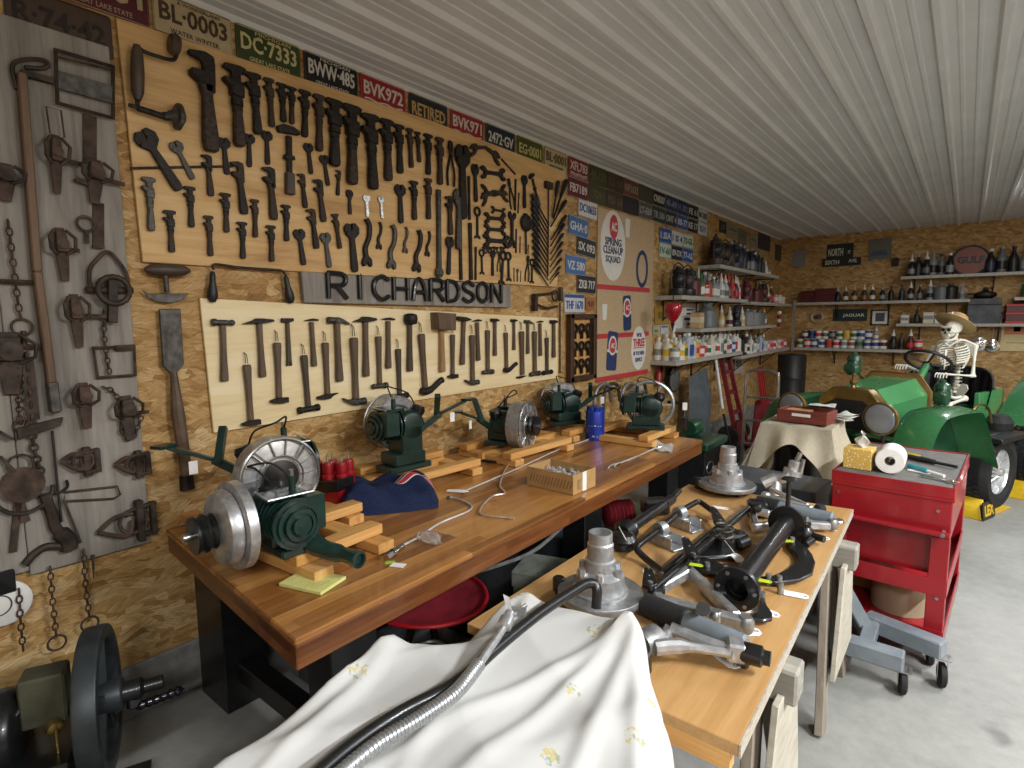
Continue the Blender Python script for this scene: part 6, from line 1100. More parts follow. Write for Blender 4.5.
place(prof_item('crate', Dr, Rd, Gy), 'crate', TR(B4(3.12, .16, 1.481), 0, 1.3), 'bright red crate on the shelf at the picture edge', 'crate'); place(prof_item('pail', Gn, Dg, Gy), 'pail', TR(B5(3.18, .16, 1.831), 0, .8), 'green grey pail on the short shelf at the picture edge', 'pail')
t = thing('tool_chest', 'big grey wooden chest on the shelf behind the skeleton', 'chest', B4(2.72, .16, 1.481)); MB(mat('grey_chest', '#5c5f62', '#46494c', .7, 0, 8)).bb(-.18, .18, -.13, .13, 0, .34).build('body', t, bevel=.006); MB(iron).bb(-.185, .185, -.135, .135, .25, .265).bb(.183, .2, -.03, .03, .12, .16).build('band', t)
one('iron_kettle', MB(iron).lathe([(0, 0), (.08, 0), (.13, .04), (.12, .08), (.05, .1), (.03, .12), (.03, .15), (0, .16)], n=18).bb(-.2, -.1, -.02, .02, .05, .08), 'black pot standing on top of the grey chest', 'pot', B4(2.72, .16, 1.823))
# signs on the back wall
def bw(px, py, Y=YB - .012): return B(px, py, Y)
def wsign(name, px, py, w, h, bg, items, label, cat, tilt=0, frame=None, th=.012, stand=.0):
    c = bw(px, py); T = basis((c.x, YB - .004 - stand, c.z), XX, UPZ, -YY) @ M.Rotation(tilt, 4, 'Z'); t = thing(name, label, cat, T)
    MB(bg).bb(-w / 2, w / 2, -h / 2, h / 2, 0, th).build('board', t, bevel=.001)
    if frame: 
        m_ = MB(frame)
        for a in ((-w / 2, w / 2, -h / 2, -h / 2 + .02), (-w / 2, w / 2, h / 2 - .02, h / 2), (-w / 2, -w / 2 + .02, -h / 2, h / 2), (w / 2 - .02, w / 2, -h / 2, h / 2)): m_.bb(*a, th * .5, th + .008)
        m_.build('frame', t)
    for kind, m2, *a in items:
        if kind == 't': MB(m2).text(a[0], M.Translation((a[1], a[2], th)), a[3], a[4], .003, .02).build('lettering', t)
        else: MB(m2).bb(a[0], a[1], a[2], a[3], th, th + .002).build('print', t)
    return t
dkb = flat('#1c2a2c'); ivory = flat('#d8dcc8')
wsign('street_sign', 840, 252, .37, .26, flat('#22282a'), [('t', ivory, 'NORTH', -.06, .0, .21, .12), ('t', ivory, 'ST', .13, -.01, .04, .05)], 'black street sign reading NORTH above the SIXTH AVE board', 'sign', stand=.0)
wsign('street_sign', 841.5, 262, .54, .125, dkb, [('t', ivory, 'SIXTH', -.13, 0, .2, .07), ('t', ivory, 'AVE.', .16, .01, .12, .055)], 'dark street sign board reading SIXTH AVE', 'sign', stand=.016)
wsign('wall_picture', 799, 258.5, .2, .27, flat('#8a8d8c'), [], 'plain grey panel on the back wall near the corner', 'picture', -.1)
wsign('car_picture', 880, 249, .3, .32, flat('#6f6d68'), [('r', flat('#3a5878'), -.12, .1, -.1, -.06), ('r', flat('#57544e'), -.1, .08, -.06, -.02)], 'grey picture of a car beside the NORTH sign', 'picture', .05)
one('black_box', MB(black).bb(-.04, .04, -.06, 0, -.06, .06), 'small black box on the back wall beside the high shelf', 'box', V((bw(896, 262).x, YB - .002, bw(896, 262).z)), bevel=.006)
gf = thing('round_sign', 'round orange GULF sign standing on the high back wall shelf', 'sign', basis(B3(2.53, .12, 2.36), XX, UPZ, -YY))
MB(flat('#8a4a3a')).lathe([(0, 0), (.2, 0), (.2, .015), (0, .015)], n=36).build('disc', gf); MB(flat('#3a3f4c')).tube(circ((0, 0, .012), .2, 36), .014, 8, True).build('rim', gf); MB(flat('#232a3c')).text('GULF', M.Translation((0, .01, .016)), .3, .1, .004, .04).build('lettering', gf); MB(grey).bb(-.07, .07, -.215, -.2, -.03, .04).build('base', gf)
wsign('name_board', 850, 315, .47, .19, flat('#16302e'), [('t', ivory, 'JAGUAR', .05, -.01, .3, .065)], 'dark green board reading JAGUAR under the upper back shelf', 'sign')
wsign('framed_print', 880, 317.5, .24, .24, flat('#dcdad2'), [('r', flat('#4a4e52'), -.06, .06, -.06, .07)], 'white framed print with a grey emblem beside the JAGUAR board', 'picture', frame=flat('#1c1c1e'))
wr = thing('wreath_sign', 'round pale emblem hanging beside the JAGUAR board', 'emblem', basis(bw(817, 317), XX, UPZ, -YY)); MB(flat('#b8a894')).tube(circ((0, 0, .01), .085, 24), .018, 8, True).build('ring', wr); MB(flat('#5a3a34')).ball((0, 0, .0), (.05, .04, .01), 12).build('centre', wr)
wsign('magazine', 1018, 336, .36, .42, flat('#dcc890'), [('r', flat('#c87a4a'), -.15, .12, .02, .17), ('r', flat('#a85a3a'), -.05, .02, .06, .14), ('r', flat('#8a8060'), -.12, .1, -.1, -.09)], 'cream poster with an orange picture at the picture edge', 'poster')
for i, (px, py, r_) in enumerate(((978, 344, .1), (992, 346, .085))):
    c = bw(px, py); h_ = thing('hubcap', ['larger', 'smaller'][i] + ' chrome hubcap hanging by a wire behind the skeleton', 'hubcap', basis(c, XX, UPZ, -YY)); MB(chrome).lathe([(0, .05), (r_ * .5, .045), (r_ * .6, .03), (r_, .02), (r_, .0)], n=24).build('cap', h_); MB(steel).cyl((0, r_, .004), (0, r_ + .2, .004), .004, n=6).build('wire', h_)
# things hung below the left shelves
rg = W(673, 311, .33); t = thing('red_globe', 'red pointed glass globe hanging at the upper shelf corner', 'globe', rg)
MB(mat('red_glass', '#b01828', '#9a1424', .15, 0, 6, coat=.5)).lathe([(0, -.14), (.01, -.12), (.05, -.07), (.08, -.01), (.085, .03), (.07, .07), (.04, .085), (0, .086)], n=22).build('globe', t); MB(iron).lathe([(0, -.2), (.012, -.15), (.022, -.115), (.0, -.1)], n=12).build('tip', t); MB(iron).cyl((0, 0, .08), (0, 0, .16), .006).build('hook', t)
def lw(name, px0, py0, px1, py1, bg, items, label, cat, frame=None):
    a, b = W(px0, py0, .01), W(px1, py1, .01); w_, h_ = b.y - a.y, a.z - b.z; T = basis((.004, (a.y + b.y) / 2, (a.z + b.z) / 2), YY, UPZ, XX); t = thing(name, label, cat, T)
    MB(bg).bb(-w_ / 2, w_ / 2, -h_ / 2, h_ / 2, 0, .006).build('sheet', t)
    for m2, x0, x1, y0, y1 in items: MB(m2).bb(x0 * w_, x1 * w_, y0 * h_, y1 * h_, .006, .009).build('print', t)
lw('wall_calendar', 673, 303, 698.5, 330.5, white, [(flat('#26282c'), -.0, .26, .1, .17), (flat('#26282c'), -.08, .24, -.1, -.02), (flat('#55585c'), .02, .14, -.28, -.2), (flat('#26282c'), .0, .25, .25, .31)], 'white sheet with black print blocks behind the red globe', 'sheet')
lw('ochre_picture', 655, 306, 671.5, 324, flat('#a8863a'), [(flat('#7a6424'), -.3, .2, -.2, .2)], 'ochre picture on the wall beside the red globe', 'picture')
lw('small_card', 653, 325.5, 660, 334, flat('#b8b8a0'), [(flat('#6a8a5a'), -.3, .2, -.3, 0)], 'pale card with green print under the ochre picture', 'card'); lw('small_card', 661, 325, 668.5, 333.5, flat('#c8ccd0'), [(flat('#5a6a86'), -.4, .4, .2, .4)], 'pale card with blue print under the ochre picture', 'card')
lw('framed_sheet', 723, 361, 732, 374, flat('#c8bca4'), [(flat('#8a8472'), -.3, .3, -.2, .1)], 'cream sheet pinned under the lowest shelf', 'sheet'); lw('framed_sheet', 734, 358, 743, 372, flat('#b8b4ac'), [(flat('#6a665c'), -.3, .3, -.1, .3)], 'grey sheet pinned under the lowest shelf', 'sheet')
for px0, px1, py0, py1, c in ((727, 738, 221, 240, '#8a8468'), (739, 747, 228, 246, '#6a6a5c'), (750, 757, 233, 248, '#8a8874'), (759, 770, 232, 252, '#2c2c44'), (776, 783, 244, 262, '#4c4440')): lw('old_sign', px0, py0, px1, py1, flat(c), [(flat('#4a4a42'), -.3, .3, .0, .1)], 'faded ' + {'#8a8468': 'khaki', '#6a6a5c': 'olive grey', '#8a8874': 'pale grey', '#2c2c44': 'navy', '#4c4440': 'brown'}[c] + ' sign on the wall behind the highest shelf', 'sign')
hg = thing('hanging_ornament', 'striped white hanging ornament at the end of the middle shelf', 'ornament', W(779, 318, .3))
for k in range(4): MB([white, Tn and redd][k % 2]).ball((0, 0, .08 - k * .06), (.035, .035, .03), 12).build('bead', hg)
# ================================================================ BEHIND THE TABLE: CART, STANDS, HAND TRUCKS
RC = M.Rotation(-.06, 4, 'Z'); ct = thing('tool_cart', 'red steel tool cart with a grey mat on top, beyond the table', 'cart', M.Translation((2.085, 3.085, 0)) @ RC)
cw, cdp, ch = .47, .82, .85
rp_ = red
MB(rp_).bb(0, cw, 0, cdp, ch - .23, ch - .012).build('upper_chest', ct, bevel=.004)
MB(rp_).bb(-.006, cw + .006, -.006, cdp + .006, ch - .062, ch - .05).bb(-.004, cw + .004, -.004, .004, ch - .05, ch + .004).bb(-.004, cw + .004, cdp - .004, cdp + .004, ch - .05, ch + .004).bb(-.004, .004, .004, cdp - .004, ch - .05, ch + .004).bb(cw - .004, cw + .004, .004, cdp - .004, ch - .05, ch + .004).build('top_rim', ct, bevel=.002)
MB(mat('grey_mat', '#6d6a66', '#5a5855', .8, 0, 20)).bb(.006, cw - .006, .006, cdp - .006, ch - .011, ch - .002).build('top_mat', ct)
for x in (.0, cw - .07):
    for y in (0, cdp - .04): MB(rp_).bb(x, x + .07, y, y + .04, .1, ch - .23).build('corner_post', ct, bevel=.003)
MB(rp_).bb(.07, cw - .07, .05, .06, ch - .42, ch - .23).build('recessed_panel', ct, bevel=.002)
for z0_, lab in ((.36, 'middle_tray'), (.12, 'bottom_tray')):
    MB(rp_).bb(.004, cw - .004, .004, cdp - .004, z0_, z0_ + .006).bb(0.002, cw - .002, -.003, .003, z0_ - .01, z0_ + .07).bb(.002, cw - .002, cdp - .003, cdp + .003, z0_ - .01, z0_ + .07).bb(-.003, .003, 0, cdp, z0_ - .01, z0_ + .07).bb(cw - .003, cw + .003, 0, cdp, z0_ - .01, z0_ + .07).build(lab, ct, bevel=.001)
MB(rp_).tube([(-.01, -.045, ch - .20), (cw + .0, -.045, ch - .20)], .013, 12).build('push_handle', ct)
for x in (.01, cw - .03): MB(alud).bb(x, x + .012, -.045, 0, ch - .21, ch - .19).cyl((x + .006, -.05, ch - .2), (x + .006, -.06, ch - .2), .009).build('handle_bracket', ct)
for x, z0_ in ((.03, ch - .1), (cw - .05, ch - .11), (cw - .03, .34), (cw - .03, .16), (.03, .34)): MB(steel).cyl((x, -.004, z0_), (x, 0, z0_), .007, n=8).build('rivet', ct)
def caster(t, x, y, h=.1, r=.042, sp=None):
    MB(blackr).lathe([(0, -.012), (r * .8, -.014), (r, -.008), (r, .008), (r * .8, .014), (0, .012)], (x, y, r), (1, .2, 0), 18).build('wheel', sp or t); MB(steel).bb(x - .018, x - .015, y - .02, y + .02, r * .8, h).bb(x + .015, x + .018, y - .02, y + .02, r * .8, h).bb(x - .03, x + .03, y - .03, y + .03, h - .006, h).build('fork', t)
for x in (.04, cw - .04):
    for y in (.05, cdp - .06): caster(ct, x, y, .11)
def CT(x, y, z): return M.Translation((2.085, 3.085, 0)) @ RC @ V((x, y, z))
# on the cart
t = thing('tissue_box', 'yellow patterned tissue box with white tissue on the red cart', 'tissue box', M.Translation(CT(.08, .16, ch + .0)) @ RC)
tb = NT('tissue_print'); vo = tb.new('TexVoronoi'); vo.inputs['Scale'].default_value = 70; tb.link(tb.obj(), vo.inputs['Vector']); tb = tb.fin(tb.ramp(vo.outputs['Distance'], [(.25, '#e6d8a8'), (.4, '#c89a3c'), (.7, '#d4b058')]), .6)
MB(tb).bb(-.06, .06, -.06, .06, 0, .1).build('carton', t, bevel=.002); MB(paper).grid(lambda u, v: ((u - .5) * .08 * (1 - v * .75) + .01 * math.sin(v * 9 + u * 4) + v * .01, .018 * math.sin(u * 8 + v * 3) * (1 - v * .5), .099 + .085 * v * (1 - .3 * abs(u - .5))), 12, 8).build('tissue', t, solid=.001)
t = thing('paper_roll', 'white paper towel roll lying on the red cart', 'paper roll', M.Translation(CT(.215, .1, ch + .062)) @ M.Rotation(.02, 4, 'Z'))
MB(paper).lathe([(.022, 0), (.058, 0), (.061, .004), (.061, .15), (.058, .154), (.022, .154), (.022, 0)], (0, 0, 0), (0, 1, 0), 36, None, False).build('roll', t); MB(flat('#6a5a48')).lathe([(.0195, .002), (.0225, .002), (.0225, .15), (.0195, .15), (.0195, .002)], (0, 0, 0), (0, 1, 0), 20, None, False).build('cardboard_core', t)
def lay(name, a, b, z, m_, r_, label, cat, m2=None):
    p, q_ = CT(*a, ch + z), CT(*b, ch + z); t = thing(name, label, cat, (0, 0, 0)); MB(m_).cyl(p, p.lerp(q_, .55), r_, n=10).build('handle', t); MB(m2 or m_).cyl(p.lerp(q_, .55), q_, r_ * .6, n=10).build('shaft', t); return t
lay('screwdriver', (.24, .5), (.45, .40), .013, blackr, .013, 'long black handled tool at the back of the cart mat', 'tool'); lay('utility_knife', (.23, .56), (.33, .5), .012, yellow, .011, 'yellow handled tool behind the paper roll', 'tool', blackp)
lay('glue_stick', (.27, .28), (.42, .16), .014, flat('#2a8a94'), .012, 'teal and white tube lying on the cart mat', 'tube', white)
one('cart_wrench', MB(chrome).prism([(0, -.008), (.1, -.008), (.12, -.022), (.15, -.022), (.13, -.004), (.13, .004), (.15, .022), (.12, .022), (.1, .008), (0, .008)], .009, M.Translation(CT(.33, .14, ch - .001)) @ M.Rotation(-.3, 4, 'Z')), 'chrome open wrench at the front corner of the cart mat', 'wrench', bevel=.002)
one('paper_slip', MB(paper).box(CT(.32, .24, ch + .002), (.09, .05, .003), -.4), 'white paper slip between the roll and the tube', 'paper')
t = thing('fibre_drum', 'beige paper roll lying in the bottom of the red cart', 'drum', CT(.27, .3, .127)); MB(flat('#a8977c', .8)).lathe([(.02, 0), (.125, 0), (.125, .17), (.02, .17), (.02, 0)], (0, 0, 0), (0, 0, 1), 28, None, False).build('roll', t)
box('cardboard_carton', (CT(.12, .5, .127).x, CT(.12, .5, .127).y, .127), (.16, .2, .14), cardb, 'brown carton at the back of the bottom cart tray', 'carton', -.14)
# engine stand
es = thing('engine_stand', 'grey square-tube engine stand on casters in front of the red cart', 'stand', (0, 0, 0))
a0, a1 = H(944, 650, .165), H(866, 619, .165); MB(grey).bar(a0, a1, .075, .075).build('cross_tube', es, bevel=.006)
b0, b1 = H(904, 662, .14), H(828, 638, .14); MB(grey).bar(b0, b1, .075, .075).build('side_tube', es, bevel=.006); MB(grey).bar(a1.lerp(a0, .1), b0.lerp(b1, .5), .06, .06).build('joint_tube', es, bevel=.005)
MB(grey).bar(H(868, 634, .12), H(835, 575, .42), .06, .06).build('brace', es, bevel=.005); MB(grey).bar(b1, V((b1.x - .02, b1.y, .5)), .075, .075).build('upright', es, bevel=.006)
for p in (a0, V((a0.x - .035, a0.y + .05, 0)) if False else b0, b1, a1): caster(es, p.x, p.y, p.z - .03, .052)
# cloth-covered stand with crate
sx_, sy_ = 1.69, 4.36; t = thing('covered_stand', 'dark drum stand hidden under a cream canvas cloth', 'stand', (sx_, sy_, 0)); MB(black).lathe([(0, 0), (.17, 0), (.18, .02), (.18, .7), (.2, .72), (.2, .84), (0, .84)], n=26).build('drum', t); MB(blackp).bb(-.22, .22, -.25, .25, .82, .858).build('top_board', t)
def canvas(u, v):
    x, y = (u - .5) * 2, (v - .5) * 2; hx, hy = .22, .25
    def side(s_, h): a = abs(s_) ; return (math.copysign(min(a, .6) / .6 * h, s_), max(0, (a - .6) / .4))
    X, dx = side(x, hx); Y, dy = side(y, hy); d = max(dx, dy); cor = min(dx, dy)
    drop = .26 * d ** 1.1 * (1 + 1.1 * cor * (1 if X < 0 else .4)) + (.10 * (abs(X) / hx) ** 3 * d if dy >= dx else .1 * d * (abs(Y) / hy) ** 3) - .15 * d * math.exp(-(X / .15) ** 2) * (dy >= dx)
    out = .035 * d + .02 * d * math.sin(X * 40 + Y * 33)
    return (X + math.copysign(out + .09 * dx * d, x) * (dx > 0), Y + math.copysign(out + .06 * dy * d, y) * (dy > 0), .865 - drop + .004 * math.sin(X * 30) * math.sin(Y * 27))
one('canvas_cloth', MB(tan).grid(canvas, 50, 50), 'cream canvas cloth draped over the drum stand behind the red cart', 'cloth', V((sx_, sy_, 0)), solid=.002)
cr = thing('wooden_crate', 'shallow red-brown crate on the cream canvas cloth', 'crate', TR((sx_ + .03, sy_ - .05, .874), -.12)); rb_ = mat('crate_red', '#7d3c30', '#63291f', .6, 0, 20, stretch=(1, 6, 6))
m_ = MB(rb_).bb(-.16, .16, -.11, .11, 0, .01)
for a in ((-.16, .16, -.11, -.098), (-.16, .16, .098, .11), (-.16, -.148, -.098, .098), (.148, .16, -.098, .098)): m_.bb(*a, .01, .085)
m_.build('crate_sides', cr, bevel=.002); MB(paper).bb(-.06, .06, -.1115, -.11, .045, .065).build('paper_label', cr); MB(cardb).bb(-.13, .02, -.07, .07, .011, .075).build('carton', cr)
for i in range(4): one('paper_sheet', MB(paper).grid(lambda u, v: ((u - .5) * .16, (v - .5) * .11, .012 * math.sin(u * 5 + i) * math.sin(v * 4 + i) + .014), 10, 8), nth(i) + ' crumpled white sheet of the papers beside the crate on the canvas', 'paper', TR((sx_ + .19 + .02 * i - .08 * (i == 0), sy_ + .02 + .04 * i, .872 + (.10 if i == 0 else .012 * i)), .4 * i), solid=.001)
box('steel_step', (1.68, 3.62), (.56, .34, .62), greyd, 'grey steel step box below the canvas covered stand', 'box', -.05); box('steel_step', (1.88, 3.3), (.24, .2, .52), grey, 'lighter grey step box against the red cart', 'box', -.05)
# along the bench wall
q = lambda x, y, X: W(x, y, X)
ht = thing('hand_truck', 'chrome tube hand truck standing behind the far table end', 'hand truck', H(757, 468, 0)); 
MB(steel).tube(smoothpath([(-.16, 0, .02), (-.16, .03, .5), (-.16, .05, .95), (-.13, .055, 1.02), (0, .06, 1.04), (.13, .055, 1.02), (.16, .05, .95), (.16, .03, .5), (.16, 0, .02)], 5), .016, 10).build('frame', ht)
for z0_ in (.25, .5, .75): MB(steel).cyl((-.16, .01 + z0_ * .05, z0_), (.16, .01 + z0_ * .05, z0_), .012).build('cross_bar', ht)
MB(iron).bb(-.2, .2, -.16, .02, .002, .012).build('toe_plate', ht, bevel=.002)
for s_ in (-1, 1): MB(blackr).lathe([(.03, -.03), (.1, -.03), (.115, -.015), (.115, .015), (.1, .03), (.03, .03)], (s_ * .24, .1, .116), (1, 0, 0), 20).build('wheel', ht)
rt_ = thing('hand_truck', 'red hand truck leaning on the wall behind the chrome one', 'hand truck', V((.32, 7.3, 0)))
for s_ in (-1, 1): MB(redd).bar((.1, s_ * .17, .02), (-.16, s_ * .14, 1.12), .035, .05).build('side_rail', rt_)
for z0_ in (.15, .4, .65, .9): MB(redd).bar((.1 - .24 * z0_, -.16, z0_), (.1 - .24 * z0_, .16, z0_), .03, .05).build('cross_bar', rt_)
MB(redd).bb(.08, .32, -.2, .2, .01, .03).bb(.06, .09, -.19, .19, .02, .3).build('toe_plate', rt_, bevel=.003)
for s_ in (-1, 1): MB(blackr).lathe([(.03, -.03), (.12, -.03), (.13, 0), (.12, .03), (.03, .03)], (.0, s_ * .24, .131), (0, 1, 0), 20).build('wheel', rt_)
t = thing('floor_jack', 'red jack body standing between the two hand trucks', 'jack', V((.55, 7.0, 0))); MB(redd).prism([(-.16, 0), (.16, 0), (.14, .2), (.05, .62), (-.05, .62), (-.14, .2)], .2, basis((.1, 0, 0.001), YY, UPZ, XX)).build('body', t, bevel=.02)
for k in range(3): MB(red).bar((.2, -.1 + k * .08, .6), (.12, -.02 + k * .07, 1.0), .03, .03).build('lever', t)
one('white_pole', MB(white).cyl(q(722.5, 409, .42), q(715.5, 358, .25), .017, n=10).m(blackr).cyl(q(723.5, 414, .42), q(723.5, 414, .42).lerp(q(735, 470, .62), (q(723.5, 414, .42).z - .012) / (q(723.5, 414, .42).z - q(735, 470, .62).z)), .015, n=10), 'white pole with a black lower end leaning against the lowest shelf', 'pole')
fp = V((.10, 6.3, 0)); t = thing('car_fender', 'tall grey rounded fender panel standing against the wall', 'fender', fp)
MB(grey).grid(lambda u, v: (.06 + .2 * math.sin(pi * (.1 + .8 * u)) * (1 - .35 * max(0, v - .6) / .4), -.3 + .5 * u + .04 * v, .25 + .78 * v - .1 * (2 * u - 1) ** 2 * v), 16, 16).build('panel', t, solid=.006); MB(blackr).bb(.0, .06, -.16, .2, 0, .3).build('inner_flange', t)
dm = thing('grinder_cabinet', 'black cabinet with a green grinder top beside the bench end', 'cabinet', V((.86, 4.42, 0))); MB(blackp).bb(-.2, .2, -.22, .22, .001, .58).build('body', dm, bevel=.006); MB(green_d).bb(-.22, .22, -.24, .24, .58, .64).build('top', dm, bevel=.01); MB(alud).tube([(.204, -.12 + .07 * math.cos(a), .44 + .045 * math.sin(a)) for a in [k * pi / 10 for k in range(20)]], .006, 6, True).build('emblem', dm)
MB(green_d).lathe([(0, -.1), (.06, -.1), (.07, -.05), (.07, .05), (.06, .1), (0, .1)], (0, .05, .71), (0, 1, 0), 18).build('grinder', dm)
t = thing('steel_drum', 'black drum standing in the corner under the shelves', 'drum', V((.5, 9.4, 0))); MB(blackp).lathe([(0, 0), (.19, 0), (.2, .02), (.195, .3), (.205, .31), (.195, .33), (.195, .66), (.205, .67), (.195, .69), (.2, 1.02), (.18, 1.03), (0, 1.03)], n=28).build('drum', t)
wl_ = thing('round_lamp', 'round dark headlamp hung under the lowest shelf', 'lamp', basis(W(672, 379, .06), YY, UPZ, XX)); MB(black).lathe([(0, -.05), (.08, -.04), (.14, .0), (.145, .03), (.13, .035)], (0, 0, 0), (0, 0, 1), 24, None, False).build('shell', wl_); MB(alud).lathe([(.13, .032), (.1, .015), (0, .01)], n=24).build('reflector', wl_); MB(iron).bar((-.03, .1, .03), (.1, .2, .05), .015, .015).build('arm', wl_)
ex_ = thing('oil_can', 'slim red oiler hung on the wall below the poster edge', 'oil can', W(658.5, 386, .05)); MB(red).lathe([(0, 0), (.035, 0), (.035, .14), (.015, .17), (.012, .26), (0, .27)], n=14).build('can_body', ex_)
for i, (px, X0) in enumerate(((603, .12), (612, .1), (629, .1), (640, .1))):
    c = W(px, 398 - i, X0); one('bent_pipe', MB(alud if i % 2 == 0 else iron3).tube(smoothpath([c + V((0, -.16, -.12)), c + V((0, -.13, .06)), c + V((0, -.02, .12)), c + V((0, .1, .09)), c + V((0, .15, -.05))], 5), .016, 9), nth(i) + ' curved exhaust pipe hung on the wall over the far engines', 'pipe', group='curved pipes over the far engines')
lever_ = thing('black_lever', 'black lever arm hanging beside the far engine', 'lever', (0, 0, 0)); MB(black).tube(smoothpath([D(668, 402, 4.1), D(683, 405, 4.0), D(684, 420, 3.95)], 4), .012, 8).build('rod', lever_); MB(black).box(D(684, 424, 3.95), (.05, .05, .09)).build('grip', lever_, bevel=.008)
# ================================================================ VINTAGE CAR
CO = V((1.9, 4.99, 0)); RCAR = M.Rotation(-.356, 4, 'Z'); TC = M.Translation(CO) @ RCAR
car = thing('vintage_car', 'green open vintage car with brass radiator, parked behind the red cart', 'car', TC)
oct_ = lambda w_, z0_, z1_, z2_, w2: [(-w_, z0_), (w_, z0_), (w_, z1_), (w2, z2_), (-w2, z2_), (-w_, z1_)]
TX = M(((1, 0, 0, 0), (0, 0, -1, 0), (0, 1, 0, 0), (0, 0, 0, 1)))     # prism drawn in x,z and pushed along -y
ra = MB(brass); o1, o2 = oct_(.235, .74, .955, 1.055, .13), oct_(.2, .74, .9, .965, .1)
ra.prism(o1, .1, TX, z0=-.05); ra.build('radiator_shell', car, bevel=.008)
MB(blackp).prism(o2, .012, TX, z0=.05).build('radiator_core', car)
gv = MB(mat('radiator_fins', '#2c2d2e', '#232425', .5, .3))
for k in range(11): gv.bb(-.18 + k * .036 - .002, -.18 + k * .036 + .002, -.066, -.062, .75, .9)
gv.build('radiator_fins', car)
MB(brass).lathe([(0, 0), (.02, 0), (.016, .02), (.028, .035), (.028, .05), (.012, .06), (.012, .085), (.02, .1), (0, .115)], (0, 0, 1.055), (0, 0, 1), 14).build('radiator_cap', car)
hs = MB(green_c); h0, h1 = oct_(.225, .72, .93, 1.04, .13), oct_(.25, .72, .98, 1.10, .16)
vs = [(x, .055, z) for x, z in h0] + [(x, .6, z) for x, z in h1]; hs.add(vs, [(i, (i + 1) % 6, 6 + (i + 1) % 6, 6 + i) for i in range(6)]); hs.build('bonnet', car, ang=.2)
MB(brass).add([(x * 1.012, .05, .74 + (z - .74) * 1.01 + .004) for x, z in h0] + [(x * 1.012, .075, .74 + (z - .74) * 1.01 + .004) for x, z in h0], [(i, (i + 1) % 6, 6 + (i + 1) % 6, 6 + i) for i in range(1, 5)]).build('bonnet_trim', car, solid=.006)
fw_ = wood('firewall_wood', '#6b4426', '#875a34', '#a07042', 0, 9, .4)
MB(fw_).prism(oct_(.27, .6, 1.0, 1.13, .18), .03, TX, z0=-.63).build('firewall', car, bevel=.004)
MB(brass).tube([(.27, .612, .8)] + [(x, .612, z) for x, z in oct_(.27, .6, 1.0, 1.13, .18)][2:], .012, 8).build('firewall_trim', car)
lensm = NT('lamp_lens'); lensm.b.inputs['Transmission Weight'].default_value = .55; lensm.b.inputs['Base Color'].default_value = (.4, .42, .45, 1); lensm = lensm.fin(None, .12)
for s_ in (-1, 1):
    hl = MB(brass).lathe([(0, -.09), (.03, -.085), (.07, -.05), (.1, .0), (.112, .04), (.118, .045), (.116, .065), (.108, .068)], (s_ * .33, -.2, .885), (0, -1, 0), 28, None, False).build('headlight', car)
    MB(lensm).ball((s_ * .33, -.262, .885), (.104, .022, .104), 20).build('lens', hl); MB(alud).lathe([(0, .0), (.06, .01), (.106, .045)], (s_ * .33, -.208, .885), (0, -1, 0), 24).build('reflector', hl)
    MB(iron).cyl((s_ * .33, -.2, .60), (s_ * .33, -.2, .78), .014).build('headlight_post', car)
    fd = MB(green_c)
    pth = smoothpath([(-.24, .62), (-.17, .78), (-.06, .90), (.1, .94), (.5, .93), (.60, .88), (.76, .68), (.92, .45)], 5)
    def fen(u, v): p = pth[min(len(pth) - 1, int(u * (len(pth) - 1) + .5))]; return (s_ * (.38 + .25 * v), p.x, p.y - .03 * (2 * v - 1) ** 2)
    pth = [V((a.x, a.y, 0)) for a in [V((p[0], p[1], 0)) for p in pth]]
    fd.grid(fen, len(pth) - 1, 8); fd.build('front_fender', car, solid=.012)
    ap = [(p.x, p.y - .01) for p in pth if p.x > -.22]; MB(green_d).prism(ap + [(.9, .42), (-.2, .55)], .008, basis((s_ * .385, 0, 0), YY, UPZ, XX)).build('fender_apron', car)
    cl_ = MB(green_d).lathe([(0, 0), (.045, 0), (.055, .02), (.055, .1), (.05, .12), (.06, .125), (.05, .16), (.02, .175), (.02, .195), (0, .2)], (s_ * .28, .52, 1.10) if s_ < 0 else (.30, .72, .9), (0, 0, 1), 18).lathe([(.03, 0), (.045, .01), (.045, .03), (.03, .035)], (s_ * .28, .47, 1.16) if s_ < 0 else (.30, .67, .96), (0, -1, 0), 16).ball((s_ * .28, .52, 1.16) if s_ < 0 else (.3, .72, .97), .06, 14); cl_.m(brass).tube([(s_ * .28, .54, 1.12), (s_ * .27, .6, 1.1), (s_ * .25, .64, 1.05)] if s_ < 0 else [(.3, .72, .92), (.27, .66, .9), (.25, .62, .88)], .012, 7); cl_.build('cowl_lamp', car)
bright = mat('bright_chrome', '#e8e9ea', '#cfd2d4', .22, .75, 30)
